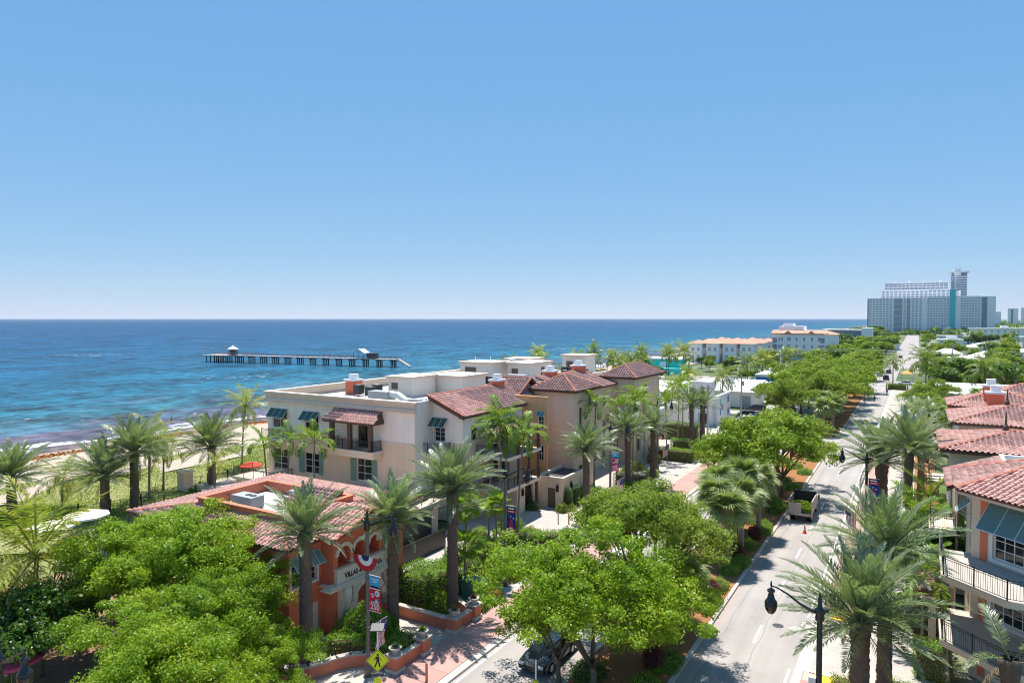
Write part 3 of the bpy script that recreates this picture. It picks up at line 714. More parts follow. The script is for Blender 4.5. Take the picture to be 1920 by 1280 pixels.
def spiky(name, label, x, y, L, mat, n=46, w=.07, z=0, group=None, cat='plant', seed=0, droop=.5, el1=10):
    k = (L, mat, n, w, droop)
    if k not in SPIKY: SPIKY[k] = spiky_mesh(n, L, w, mat, seed, 85, el1, droop)
    o = put(name, SPIKY[k], None, (x, y, z), (0, 0, seed*1.3)); return tag(o, label, cat, group)
# ------------------------------------------------------------------ the setting
def sheet(name, x0, x1, y0, y1, z, mat): return struct(MB().poly([(x0, y0, z), (x1, y0, z), (x1, y1, z), (x0, y1, z)]).build(name, mat))
sheet('sea', -60000, -104, -60000, 60000, -.6, 'sea_water')
sheet('ground', -93, 30000, -400, 30000, -.17, 'land')
def grid_sheet(name, xs, ys, zf, mat):
    V = [(x, y, zf(x, y)) for y in ys for x in xs]; n = len(xs)
    F = [(j*n+i, j*n+i+1, (j+1)*n+i+1, (j+1)*n+i) for j in range(len(ys)-1) for i in range(n-1)]
    return struct(npmesh_obj(name, V, F, mat))
def npmesh_obj(name, V, F, mat): return put(name, npmesh(name, np.array(V, float), np.array(F), mat, True))
def beach_z(x, y):
    b = np.interp(x, [-150, -124, -117, -108, -92, -88], [-3.2, -.95, -.38, .05, .22, .1])
    return float(b)+.05*math.sin(x*.9+y*.35)*math.sin(y*.21) if x > -112 else float(b)+.10*math.sin(y*.11)+.06*math.sin(y*.37)
grid_sheet('beach', np.linspace(-150, -88, 60), np.concatenate([np.linspace(-150, 160, 120), np.linspace(170, 3000, 90)]), beach_z, 'sand')
def dune_z(x, y): return .16+.22*math.sin(x*.31+1)*math.sin(y*.23)+.12*math.sin(x*.9+y*.6)+(-.35 if x < -96.5 or x > -61 else 0)
grid_sheet('dunes', np.linspace(-97.5, -60, 70), np.linspace(-60, 150, 160), dune_z, 'dune_ground')
# roads
for x0, x1, nm in ((-11.8, -6.0, 'road'), (-23.0, -17.3, 'road')): sheet(nm, x0, x1, -30, 236, -.12, 'asphalt')
sheet('crossing', -17.3, -11.8, 119.5, 131.5, -.121, 'asphalt'); sheet('side_street', -6, 60, 236, 262, -.118, 'asphalt'); sheet('side_street', -110, -23, 236, 252, -.118, 'asphalt')
sheet('road', -23, -6, 236, 330, -.1205, 'asphalt'); sheet('road', -11, 1.5, 330, 1500, -.119, 'asphalt')
mk = MB()
for y in np.arange(27.5, 118, 9.15): mk.poly([(-8.93, y, -.115), (-8.80, y, -.115), (-8.80, y+2.9, -.115), (-8.93, y+2.9, -.115)]); mk.poly([(-20.2, y, -.115), (-20.07, y, -.115), (-20.07, y+2.9, -.115), (-20.2, y+2.9, -.115)])
for y in np.arange(135, 232, 9.15): mk.poly([(-8.93, y, -.115), (-8.80, y, -.115), (-8.80, y+2.9, -.115), (-8.93, y+2.9, -.115)])
for x in (-6.28, -22.72):
    for a, b in ((-30, 43.4), (51.6, 235)) if x > -10 else ((-30, 119), (131, 235)): mk.poly([(x-.07, a, -.1145), (x+.07, a, -.1145), (x+.07, b, -.1145), (x-.07, b, -.1145)])
for k in range(9): mk.poly([(-22.4+k*1.9, 233, -.1142), (-21.5+k*1.9, 233, -.1142), (-21.5+k*1.9, 235.5, -.1142), (-22.4+k*1.9, 235.5, -.1142)])
struct(mk.build('road_markings', 'white_line'))
# median with kerbs and gutters
for y0, y1 in ((-30, 119.5), (131.5, 232)):
    struct(MB().box(-17.05, -12.05, y0+.2, y1-.2, -.17, .03).build('median', 'mulch'))
    k = MB(); k.box(-17.3, -17.05, y0, y1, -.17, .045); k.box(-12.05, -11.8, y0, y1, -.17, .045)
    k.box(-17.05, -12.05, y0, y0+.2, -.17, .044); k.box(-17.05, -12.05, y1-.2, y1, -.17, .044); struct(k.build('kerb', 'kerb_concrete'))
    sheet('gutter', -11.8, -11.3, y0, y1, -.1165, 'gutter'); sheet('gutter', -17.8, -17.3, y0, y1, -.1165, 'gutter')
# left pavement
k = MB(); k.box(-23.5, -23.0, -30, 119, -.17, .01); struct(k.build('kerb', 'kerb_concrete'))
pv = sheet('pavement', -26.4, -23.5, -30, 119, -.04, 'soil')
slabL = MB().box(-1.43, 1.43, -.735, .735, -.1, 0).mesh('slab', 'pink_slab')
for i, y in enumerate(np.arange(15, 118, 1.5)): put('slab', slabL, pv, (-24.96, y, .012+.004*((i*7) % 3)))
struct(MB().box(-26.55, -26.4, -30, 119, -.1, .02).build('pavement_edge', 'pale_slab'))
# entrance plaza, forecourt and drives on the seaward side
sheet('entrance_plaza', -33.5, -26.55, 10, 41, -.005, 'paver_cream')
sheet('forecourt', -40, -26.55, 41, 119, -.006, 'paver_pale')
sheet('car_park', -60, -23.5, 119, 160, -.02, 'paver_pale')
sheet('far_pavement', -33, -23, 160, 236, -.03, 'paver_pale')
sheet('garden', -62, -33.5, -40, 54, -.01, 'soil')
# right pavement
rp = sheet('pavement', -5.5, .8, -30, 235, -.05, 'pale_slab')
k = MB(); k.box(-6.0, -5.5, -30, 43.4, -.17, .0); k.box(-6.0, -5.5, 51.6, 235, -.17, .0); struct(k.build('kerb', 'kerb_concrete'))
sheet('drive_apron', -6.0, -5.2, 43.4, 51.6, -.045, 'kerb_concrete')
slabR = MB().box(-1.24, 1.24, -.735, .735, -.1, 0).mesh('slab', 'pink_slab')
for i, y in enumerate(np.arange(14.5, 128, 1.5)):
    if 42.8 < y < 52.4: continue
    put('slab', slabR, rp, (-4.25, y, .006+.004*((i*5) % 3)))
sheet('driveway', -5.2, 2.0, 43.8, 51.4, -.03, 'paver_pale')
b = MB(); b.box(-5.2, 1.8, 43.4, 43.8, -.06, .0); b.box(-5.2, 1.8, 51.4, 51.8, -.06, .0); b.box(-3.3, -2.95, 43.8, 51.4, -.06, -.012); struct(b.build('driveway_band', 'kerb_concrete'))
y_ = MB(); y_.box(-4.9, -3.4, 42.35, 43.3, -.02, .024); y_.box(-4.9, -3.4, 51.9, 52.8, -.02, .024); y_.box(-3.25, -2.9, 51.9, 56, -.02, .05); struct(y_.build('tactile_paving', 'yellow_paint'))
for i, x in enumerate(np.arange(-4.8, -3.45, .12)): pass
sheet('planting_bed', .0, 2.4, 52, 130, -.02, 'mulch'); sheet('planting_bed', -3.0, 3.5, 20, 43.3, -.012, 'mulch')
# round manhole covers
for x, y, l in ((-7.9, 49.2, 'round iron manhole cover in the right lane behind the street lamp'), (-7.4, 92, 'distant round iron manhole cover in the right lane beyond the truck')):
    tag(MB().lathe([(.36, 0), (.36, .006), (.30, .012)], (x, y, -.118), 18).build('manhole_cover', 'dark_metal'), l, 'manhole cover')
tag(MB().box(-25.65, -24.95, 39.1, 39.9, .0, .028).build('drain_grate', 'brown_trim'), 'dark square drain grate set in the pink pavement', 'grate')
# dune grass and sea-oats (uncountable)
def dune_grass(n, seed, mat, h, clump, box, w=.05, gf=None):
    r = np.random.default_rng(seed); x0, x1, y0, y1 = box
    C = np.stack([r.uniform(x0, x1, n), r.uniform(y0, y1, n)], 1)
    if clump:
        k = r.uniform((x0, y0), (x1, y1), (clump, 2)); C = k[r.integers(0, clump, n)]+r.normal(size=(n, 2))*np.array([2.2, 3.0])
        C = C[(C[:, 0] > x0) & (C[:, 0] < x1)]
    n = len(C); z = np.array([dune_z(a, b) for a, b in C]); az = r.uniform(0, 6.28, n); hh = h*r.uniform(.5, 1.2, n); ln = r.uniform(.1, .6, n)
    b = np.stack([C[:, 0], C[:, 1], z-.03], 1); s = np.stack([-np.sin(az), np.cos(az), 0*az], 1)*(w*r.uniform(.6, 1.4, n))[:, None]
    t = b+np.stack([np.cos(az)*ln*hh, np.sin(az)*ln*hh, hh], 1)
    V = np.stack([b-s, b+s, t], 1).reshape(-1, 3); return npmesh('grass', V, np.arange(3*n).reshape(n, 3), mat)
o = put('dune_grass', dune_grass(110000, 5, 'dune_leaf', .20, 0, (-96.5, -64, -10, 125), .06)); tag(o, 'dry golden beach grass covering the dunes', 'grass', kind='stuff')
o = put('dune_creeper', dune_grass(40000, 6, 'dune_green', .18, 46, (-95.5, -66, -10, 120), .10)); tag(o, 'bright green creeper patches among the dry dune grass', 'ground cover', kind='stuff')
def weedline():
    r = np.random.default_rng(3); n = 9000; y = r.uniform(-20, 170, n); x = -116.2+1.3*np.sin(y*.13)+r.normal(size=n)*1.0
    z = np.array([beach_z(a, b) for a, b in zip(x, y)])+.05; C = np.stack([x, y, z], 1); nr = unit(r.normal(size=(n, 3))*.5+np.array([0, 0, 1]))
    return leafcloud('seaweed', C, nr, .42, 'sargassum', .7)
tag(put('seaweed', weedline()), 'rust brown seaweed washed up in a line along the beach', 'seaweed', kind='stuff')
# ------------------------------------------------------------------ red entrance building
def red_building():
    b = thing('entrance_building', 'terracotta red entrance building with arches, tiled roof and white name band', 'building', (0, 0, 0))
    FX = Face((-33, 32.4, 0), (0, 1, 0), (1, 0, 0)); W = 7.1           # front
    # front wall openings: three loggia arches, big portal arch, tall window, small arched window
    lo = [(.42, 1.55), (1.92, 3.05), (3.42, 4.45)]; zs, rr = 5.15, .55
    ops = [(a, e, 4.35, 6.05, .9) for a, e in lo] + [(1.55, 4.35, .15, 2.75, 1.2), (5.25, 6.25, 3.75, 6.05, .16), (5.35, 6.05, .9, 2.65, .2)]
    wall(b, FX, W, 0, 6.45, ops, 'terracotta')
    for a, e, z_, t_, r_, c_ in [(a, e, zs, 6.05, (e-a)/2, .9) for a, e in lo]+[(1.55, 4.35, 1.35, 2.75, 1.4, .5), (5.35, 6.05, 2.3, 2.65, .35, .2)]:
        mb = MB(); archfill(mb, FX, a, e, z_, t_, r_, 0, c_); mb.build('arch_spandrel', 'terracotta', b)
    mb = MB(); mb.add([FX.p(-.0, 6.45), FX.p(7.1, 6.45), FX.p(3.3, 7.45)], [(0, 1, 2)]); mb.build('gable', 'terracotta', b)
    # loggia back wall and floor, portal back wall
    mb = MB(); FX.box(mb, .2, 4.7, 4.1, 6.3, -1.1, -.95); FX.box(mb, .2, 4.7, 4.2, 4.34, -.95, -.02); FX.box(mb, 1.3, 4.6, 0, 3, -1.4, -1.25); mb.build('inner_wall', 'terracotta', b)
    mb = MB(); FX.box(mb, .5, 1.0, 4.35, 5.6, -.95, -.9); mb.build('loggia_window', 'glass', b)
    mb = MB(); FX.box(mb, 2.6, 3.5, .15, 2.5, -1.25, -1.18); mb.build('entrance_door', 'brown_door', b)
    # limestone: arch hoods, columns, name band, ledge, portal
    for i, (a, e) in enumerate(lo):
        m = MB(); archring(m, FX, (a+e)/2, zs, (e-a)/2, .26, .005, .10); m.build('arch_hood', 'limestone', b)
    for u in (1.735, 3.235):
        m = MB(); c = FX.p(u, 0, -.12); m.lathe([(.20, 4.42), (.20, 4.55), (.135, 4.6), (.12, 5.0), (.16, 5.08), (.2, 5.16), (.2, 5.24)], (c.x, c.y, 0), 14); m.build('column', 'limestone', b, True)
    m = MB(); FX.box(m, .05, 4.75, 3.38, 4.28, .01, .30); FX.box(m, .0, 4.80, 4.28, 4.36, -.02, .36); FX.box(m, 0, .3, 3.38, 4.28, .30, .36); FX.box(m, 4.5, 4.8, 3.38, 4.28, .30, .36); m.build('name_band', 'limestone', b)
    m = MB(); FX.box(m, -.9, 5.9, 3.16, 3.26, -.3, .62); FX.box(m, -.7, 5.6, 3.26, 3.38, -.2, .5); m.build('ledge', 'limestone', b)
    m = MB(); FX.box(m, .35, 1.15, 0, 2.2, .01, .42); FX.box(m, 4.75, 5.1, 0, 2.2, .01, .42); FX.box(m, .35, 1.15, 2.2, 3.15, .01, .36); FX.box(m, 4.6, 5.1, 2.2, 3.15, .01, .36)
    FX.box(m, 1.15, 4.6, 2.86, 3.15, .01, .34); archfill(m, FX, 1.15, 4.6, 1.35, 2.86, 1.42, .34, .33); m.build('portal', 'limestone', b)
    for k in range(9):
        m = MB(); a0 = math.pi*(k+.06)/9; a1 = math.pi*(k+.94)/9; archring(m, FX, 2.95, 1.35, 1.42, .34, .345, .39, 0, 3, a0, a1); m.build('arch_stone', 'limestone', b)
    for u in (.75, 4.9):
        m = MB(); c = FX.p(u, 0, .55); m.lathe([(.26, 0), (.26, .3), (.19, .36), (.17, 2.0), (.24, 2.15), (.30, 2.45), (.30, 3.14)], (c.x, c.y, 0), 14); m.build('column', 'limestone', b, True)
    m = MB(); c = FX.p(2.4, 0, -.4); m.box(c.x-.12, c.x+.12, c.y-.2, c.y+.2, .15, 2.7); m.build('inner_pier', 'limestone', b)
    window(b, FX, 5.25, 6.25, 3.75, 6.05, 3, 5, .12, .06, .03, trim=(.12, .06)); shutter(b, FX, 4.82, 5.12, 3.75, 6.05)
    simplewin(b, FX, 5.35, 6.05, .9, 2.3, .15); m = MB(); archring(m, FX, 5.7, 2.3, .35, .13, .004, .06); FX.box(m, 5.22, 5.35, .9, 2.3, .004, .06); FX.box(m, 6.05, 6.18, .9, 2.3, .004, .06); m.build('arch_hood', 'limestone', b)
    # wing, recessed, with two bahama-shuttered windows
    FW = Face((-34.1, 29.6, 0), (0, 1, 0), (1, 0, 0))
    wall(b, FW, 2.8, 0, 6.4, [(.22, 1.0, 3.75, 5.55), (1.55, 2.35, 3.75, 5.55), (1.5, 2.5, 0, 2.2, .1)], 'terracotta')
    for u in (.22, 1.55): window(b, FW, u, u+.8 if u > 1 else 1.0, 3.75, 5.55, 2, 4, .12, .06, .03, trim=(.16, .07)); bahama(b, FW, u-.1, u+.95, 5.72, 1.05, .75, 'teal_shutter', n=2)
    m = MB(); FW.box(m, 1.5, 2.5, 0, 2.2, -.1, -.04); m.build('side_door', 'cream_trim', b)
    m = MB(); m.box(-34.1, -33, 32.395, 32.40, 0, 6.45); m.build('return_wall', 'terracotta', b)
    m = MB(); m.box(-34.0, -32.4, 32.05, 32.38, 3.14, 3.28); m.build('side_ledge', 'limestone', b)
    m = MB(); m.box(-33.75, -33.6, 32.2, 32.39, 2.75, 3.0); m.build('wall_light', 'white_paint', b)
    # other walls
    FS = Face((-50.2, 29.6, 0), (1, 0, 0), (0, -1, 0)); wall(b, FS, 16.1, 0, 6.4, [(3+3.1*k, 4+3.1*k, 3.7, 5.4) for k in range(4)], 'terracotta')
    for k in range(4): window(b, FS, 3+3.1*k, 4+3.1*k, 3.7, 5.4, 2, 3, .12, trim=(.14, .06))
    m = MB(); m.poly([(-33, 39.5, 0), (-40, 39.5, 0), (-40, 39.5, 6.45), (-33, 39.5, 6.45)]); m.poly([(-40, 39.5, 0), (-40, 43, 0), (-40, 43, 5), (-40, 39.5, 6.4)]); m.poly([(-50.2, 29.6, 0), (-50.2, 43, 0), (-50.2, 43, 6.4), (-50.2, 29.6, 6.4)]); m.poly([(-50.2, 43, 0), (-40, 43, 0), (-40, 43, 6.4), (-50.2, 43, 6.4)]); m.build('wall', 'terracotta', b)
    # tiled roof round a parapet well
    ez, tz = 6.5, 7.35; A = (-50.9, 29.0); C = (-33.6, 43.3)
    wx0, wx1, wy0, wy1 = -45.3, -36.2, 31.3, 37.3
    a0, a1, a2, a3 = (A[0], A[1], ez), (C[0], A[1], ez), (C[0], C[1], ez), (A[0], C[1], ez)
    i0, i1, i2, i3 = (wx0, wy0, tz), (wx1, wy0, tz), (wx1, wy1, tz), (wx0, wy1, tz)
    roofface(b, [a0, a1, i1, i0]); roofface(b, [a2, a3, i3, i2]); roofface(b, [a3, a0, i0, i3])
    roofface(b, [a1, (C[0], 32.1, ez), (wx1, 33.4, tz), i1]); roofface(b, [(C[0], 39.9, ez), a2, i2, (wx1, 36.6, tz)])
    roofface(b, [(-33.6, 32.1, 6.5), (-32.5, 32.1, 6.42), (-32.5, 35.7, 7.6), (-38, 35.7, 7.6), (-38, 32.1, 6.5)])
    roofface(b, [(-32.5, 39.9, 6.42), (-38, 39.9, 6.42), (-38, 35.7, 7.6), (-32.5, 35.7, 7.6)])
    ridge(b, a1, i1); ridge(b, a0, i0); ridge(b, a2, i2); ridge(b, a3, i3); ridge(b, (-32.5, 35.7, 7.6), (-38, 35.7, 7.6)); ridge(b, (-32.5, 32.1, 6.45), (-32.5, 35.7, 7.63), .11); ridge(b, (-32.5, 39.9, 6.45), (-32.5, 35.7, 7.63), .11)
    m = MB(); m.box(A[0]+.1, C[0]-.1, A[1]+.05, A[1]+.2, ez-.22, ez-.04); m.box(C[0]-.25, C[0]-.1, A[1]+.2, 32.1, ez-.22, ez-.04); m.build('fascia', 'brown_trim', b)
    m = MB()
    for (x0, x1, y0, y1) in ((wx0-.15, wx1+.15, wy0-.15, wy0+.1), (wx0-.15, wx1+.15, wy1-.1, wy1+.15), (wx0-.15, wx0+.1, wy0+.1, wy1-.1), (wx1-.1, wx1+.15, wy0+.1, wy1-.1)): m.box(x0, x1, y0, y1, 7.0, 7.74)
    for (x0, x1, y0, y1) in ((wx0-.24, wx1+.24, wy0-.24, wy0+.16), (wx0-.24, wx1+.24, wy1-.16, wy1+.24), (wx0-.24, wx0+.16, wy0+.16, wy1-.16), (wx1-.16, wx1+.24, wy0+.16, wy1-.16)): m.box(x0, x1, y0, y1, 7.74, 7.86)
    m.build('parapet', 'terracotta_trim', b)
    MB().poly([(wx0, wy0, 7.05), (wx1, wy0, 7.05), (wx1, wy1, 7.05), (wx0, wy1, 7.05)]).build('flat_roof', 'roof_membrane', b)
    # inner tiled lean-to inside the well
    roofface(b, [(-40.4, 34.0, 7.2), (-36.4, 34.0, 7.2), (-36.4, 36.8, 8.2), (-40.4, 36.8, 8.2)])
    m = MB(); m.box(-40.4, -36.4, 34.15, 36.9, 7.06, 7.18); m.build('lean_to', 'terracotta', b)
    for x, y in ((-43.6, 32.6), (-40.9, 35.6)):
        m = MB(); m.box(x, x+2.2, y, y+1.15, 7.12, 7.95); u = m.build('air_conditioner', 'grey_metal', b); f = MB()
        for dx in (1.2, 1.75): f.lathe([(.24, 0), (.24, .03)], (x+dx, y+.58, 7.95), 14)
        f.build('fan_grille', 'dark_metal', u)
    for x in (-45.15, -45.15):
        m = MB(); m.tube([(x, 33.4, 7.5), (x+.3, 33.4, 7.7), (x+.3, 33.4, 7.1)], .04, 6); m.build('pipe', 'brown_trim', b); break
    # letters
    def letters(txt, F, u, z, size, d, mat, nm, sx=1):
        c = bpy.data.curves.new('t', 'FONT'); c.body = txt; c.size = size; c.extrude = .02; c.offset = .006*size
        o = bpy.data.objects.new('t', c); COL.objects.link(o); bpy.context.view_layer.update()
        me = bpy.data.meshes.new_from_object(o.evaluated_get(bpy.context.evaluated_depsgraph_get())); bpy.data.objects.remove(o)
        me.materials.clear(); me.materials.append(M[mat]); q = put(nm, me, b)
        Mx = Matrix((F.U*sx, Vector((0, 0, 1)), F.n)).transposed().to_4x4(); Mx.translation = F.p(u, z, d); q.matrix_basis = Mx; return q
    for i, (txt, u, s) in enumerate((('V', .70, .56), ('ILLAS', 1.02, .46), ('-B', 2.05, .44), ('Y-T', 2.48, .42), ('HE-', 3.02, .42), ('S', 3.62, .54), ('EA', 3.95, .44))): letters(txt, FX, u, 3.62, s, .325, 'letter_black', 'lettering', .86)
    letters('4430', FX, 2.72, 2.93, .22, .362, 'bldg_number', 'house_number')
red_building()
# ------------------------------------------------------------------ cream apartment building
def ac_unit(b, x, y, z, w=.9, h=.95, mat='dark_metal'):
    m = MB(); m.box(x, x+w, y, y+w, z+.35, z+.35+h)
    for k in range(7): m.box(x-.012, x+w+.012, y-.012, y+w+.012, z+.42+k*h/8, z+.45+k*h/8)
    u = m.build('air_conditioner', mat, b); l = MB()
    for dx in (.1, w-.1):
        for dy in (.1, w-.1): l.box(x+dx-.03, x+dx+.03, y+dy-.03, y+dy+.03, z, z+.35)
    l.lathe([(.36, 0), (.36, .04), (.1, .07)], (x+w/2, y+w/2, z+.35+h), 14); l.build('stand', 'grey_metal', u)
def chimney(b, x, y, z, w=1.2, h=1.6, cap=True):
    m = MB(); m.box(x-w/2, x+w/2, y-w/2, y+w/2, z, z+h); c = m.build('chimney', 'terracotta', b)
    m = MB(); m.box(x-w*.62, x+w*.62, y-w*.62, y+w*.62, z+h, z+h+.22); m.box(x-w*.3, x+w*.3, y-w*.3, y+w*.3, z+h+.22, z+h+.85); m.build('chimney_cap', 'white_paint', c)
def hiproof(b, x0, x1, y0, y1, ze, rise, ov=.6, apex=None, under='brown_trim'):
    x0 -= ov; x1 += ov; y0 -= ov; y1 += ov; wx, wy = x1-x0, y1-y0
    if abs(wx-wy) < .8: r0 = r1 = ((x0+x1)/2, (y0+y1)/2, ze+rise)
    elif wx > wy: r0, r1 = (x0+wy/2, (y0+y1)/2, ze+rise), (x1-wy/2, (y0+y1)/2, ze+rise)
    else: r0, r1 = ((x0+x1)/2, y0+wx/2, ze+rise), ((x0+x1)/2, y1-wx/2, ze+rise)
    c = [(x0, y0, ze), (x1, y0, ze), (x1, y1, ze), (x0, y1, ze)]
    if r0 == r1:
        for i in range(4): roofface(b, [c[i], c[(i+1) % 4], r0]); ridge(b, c[i], r0)
    elif wx > wy:
        roofface(b, [c[0], c[1], r1, r0]); roofface(b, [c[1], c[2], r1]); roofface(b, [c[2], c[3], r0, r1]); roofface(b, [c[3], c[0], r0])
        for p, q in ((c[0], r0), (c[3], r0), (c[1], r1), (c[2], r1), (r0, r1)): ridge(b, p, q)
    else:
        roofface(b, [c[0], c[1], r0]); roofface(b, [c[1], c[2], r1, r0]); roofface(b, [c[2], c[3], r1]); roofface(b, [c[3], c[0], r0, r1])
        for p, q in ((c[0], r0), (c[1], r0), (c[2], r1), (c[3], r1), (r0, r1)): ridge(b, p, q)
    m = MB(); m.box(x0+.08, x1-.08, y0+.08, y1-.08, ze-.24, ze-.13); m.build('soffit', under, b)
def cream_building():
    b = thing('apartment_building', 'long cream apartment building with red tiled roofs and rooftop plant beside the sea', 'building')
    z1, zr, zp = 7.25, 11.4, 12.5
    F = Face((-65.4, 54, 0), (1, 0, 0), (0, -1, 0)); W = 21.9
    lowops = [(.9, 3.3, 3.35, 5.95), (6.1, 8.3, 3.6, 5.95), (14.0, 16.1, 3.7, 6.2)]
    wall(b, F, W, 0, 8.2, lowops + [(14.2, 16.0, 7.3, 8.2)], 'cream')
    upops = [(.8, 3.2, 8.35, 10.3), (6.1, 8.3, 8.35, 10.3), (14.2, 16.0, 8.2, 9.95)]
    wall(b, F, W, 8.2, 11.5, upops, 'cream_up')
    for k, (a, e, c, d) in enumerate(lowops): window(b, F, a, e, c, d, 2, 3, .14, .08, .05)
    for a, e, c, d in upops[:2]: window(b, F, a, e, c, d, 2, 2, .14, .08, .05); bahama(b, F, a-.15, e+.25, 10.62, 1.25, .72, 'dark_green_awning', n=3)
    window(b, F, 14.2, 16.0, 7.3, 9.95, 2, 1, .14, .09, .06, 'brown_trim')
    for a, e in ((5.15, 6.05), (8.35, 9.0), (13.1, 13.95), (16.15, 16.9)): shutter(b, F, a, e, 3.6, 6.15)
    m = MB(); F.box(m, 17.2, 21.9, 8.12, 8.26, .003, .05); F.box(m, .0, 11.2, 8.12, 8.26, .003, .05); m.build('string_course', 'cream_trim', b)
    # cornice and parapet
    m = MB(); m.box(-65.82, -43.13, 53.58, 53.995, 11.42, 11.56); m.build('cornice_shade', 'tan', b)  # tan strip painted in for the shadow under the cornice
    m = MB(); m.box(-65.75, -43.2, 53.65, 54.0, 11.56, 11.78); m.box(-65.55, -43.4, 53.82, 54.02, 11.78, 12.32); m.box(-65.8, -43.15, 53.6, 54.3, 12.32, 12.56)
    m.box(-65.75, -65.4, 54, 112, 11.5, 11.78); m.box(-65.55, -65.25, 54.02, 112, 11.78, 12.32); m.box(-65.8, -65.1, 54.3, 112, 12.32, 12.55); m.build('parapet', 'cream_trim', b)
    m = MB(); m.poly([(-65.4, 54, 0), (-65.4, 54, 11.5), (-65.4, 112, 11.5), (-65.4, 112, 0)]); m.poly([(-43.5, 54, 0), (-43.5, 57, 0), (-43.5, 57, 11.5), (-43.5, 54, 11.5)]); m.poly([(-65.4, 112, 0), (-65.4, 112, 11.5), (-39, 112, 11.5), (-39, 112, 0)]); m.build('wall', 'cream_up', b)
    MB().poly([(-65.3, 54.02, zr), (-43.5, 54.02, zr), (-43.5, 112, zr), (-65.3, 112, zr)]).build('flat_roof', 'roof_membrane', b)
    m = MB(); m.box(-43.75, -43.45, 54.3, 112, zr, 12.5); m.build('inner_parapet', 'cream_up', b)
    # covered balcony
    F.box(m := MB(), 11.4, 17.4, 6.15, 7.2, .004, .06); m.build('balcony_panel', 'cream', b)
    m = MB(); F.box(m, 11.2, 17.6, 6.5, 7.2, .06, 1.5); F.box(m, 11.1, 17.7, 7.0, 7.26, .0, 1.6); m.build('balcony', 'cream_trim', b)
    for u in (11.45, 14.0, 16.9):
        m = MB(); F.box(m, u, u+.42, 7.26, 10.2, 1.05, 1.45); m.build('post', 'brown_trim', b)
    o, U = F.o, F.U
    pt = lambda u, d: (o.x+u, o.y-d)
    railing(b, [pt(11.3, .05), pt(11.3, 1.45), pt(17.45, 1.45), pt(17.45, .05)], 7.26, 1.05, .13)
    e0, e1 = F.p(10.7, 10.25, 1.9), F.p(18.1, 10.25, 1.9); roofface(b, [e0, e1, F.p(17.6, 11.42, .05), F.p(11.2, 11.42, .05)])
    m = MB(); m.obox(F.p(14.4, 10.12, 1.0), F.U*3.5, F.n*.85, Vector((0, 0, .09))); m.build('soffit', 'brown_trim', b)
    m = MB(); m.add([F.p(17.9, 10.1, 1.8), F.p(17.9, 10.1, .01), F.p(17.5, 11.35, .01)], [(0, 1, 2)]); m.build('roof_cheek', 'brown_trim', b)
    # low terrace to the left
    m = MB(); m.box(-68.2, -61.2, 51.2, 53.99, 2.4, 2.75); m.box(-67.9, -67.5, 51.4, 51.8, 0, 2.4); m.box(-62, -61.6, 51.4, 51.8, 0, 2.4); m.build('terrace', 'cream_trim', b)
    railing(b, [(-68.1, 53.9), (-68.1, 51.3), (-61.3, 51.3), (-61.3, 53.9)], 2.75, 1.1, .14)
    m = MB(); F.box(m, .0, 3.9, 7.0, 7.3, .0, 1.1); m.build('balcony', 'cream_trim', b); railing(b, [pt(.1, 1.0), pt(3.8, 1.0)], 7.3, 1.0, .14)
    # recessed bay and road wing with the long tiled roof
    G = Face((-45.5, 57, 0), (1, 0, 0), (0, -1, 0))
    wall(b, G, 5.8, 0, 8.2, [(1.0, 3.2, 3.6, 6.0)], 'cream', u0=2.0); wall(b, G, 5.8, 8.2, 11.25, [(2.2, 3.6, 8.2, 9.75)], 'cream_up', u0=2.0)
    m = MB(); m.add([G.p(1.9, 11.25), G.p(5.8, 11.25), G.p(1.9, 12.75)], [(0, 1, 2)]); m.build('gable', 'cream_up', b)
    window(b, G, 2.2, 3.6, 8.2, 9.75, 2, 3, .14, trim=(.1, .05)); bahama(b, G, 1.9, 4.0, 10.7, 1.25, .8, 'dark_green_awning', n=3)
    m = MB(); m.box(-46.6, -41.0, 55.3, 56.98, 6.75, 7.2); m.build('balcony', 'cream_trim', b); railing(b, [(-46.5, 55.4), (-41.2, 55.4), (-41.2, 56.9)], 7.2, 1.05, .13)
    H = Face((-39.7, 57, 0), (0, 1, 0), (1, 0, 0)); WH = 15.5
    hl = [(1.6, 2.5, 8.35, 10.0), (5.3, 6.1, 8.35, 10.35)]; hm = [(4.9, 6.1, 3.9, 6.2)]
    wall(b, H, WH, 8.2, 11.2, hl, 'cream_up'); wall(b, H, WH, 0, 8.2, hm+[(4.9, 6.1, .8, 2.9)], 'cream')
    for a in hl: window(b, H, *a, 2, 3, .12, .06, .04, 'brown_trim')
    for a in hm+[(4.9, 6.1, .8, 2.9)]: shutter(b, H, a[0]+.02, a[1]-.02, a[2]+.02, a[3]-.02)
    m = MB(); H.box(m, 0, WH, 8.1, 8.3, .003, .16); m.build('string_course', 'cream_trim', b)
    roofface(b, [(-39.0, 56.2, 11.1), (-39.0, 73.0, 11.1), (-43.6, 73.0, 13.0), (-43.6, 56.2, 13.0)])
    ridge(b, (-39.0, 56.2, 11.15), (-43.6, 56.2, 13.05)); ridge(b, (-43.6, 56.2, 13.0), (-43.6, 73, 13.0))
    m = MB(); m.box(-39.7, -39.05, 56.3, 72, 10.86, 10.97); m.build('soffit', 'brown_trim', b)
    m = MB(); m.solid([(-39.05, 56.22, 10.98), (-43.5, 56.22, 12.82), (-43.5, 56.22, 12.6), (-39.05, 56.22, 10.76)], (0, .14, 0)); m.build('bargeboard', 'brown_trim', b)
    chimney(b, -43.4, 69.6, 12.2, 1.3, 1.3)
    # arched porch, stepped balconies and garage by the road
    P = Face((-36.6, 58.4, 0), (0, 1, 0), (1, 0, 0))
    m = MB()
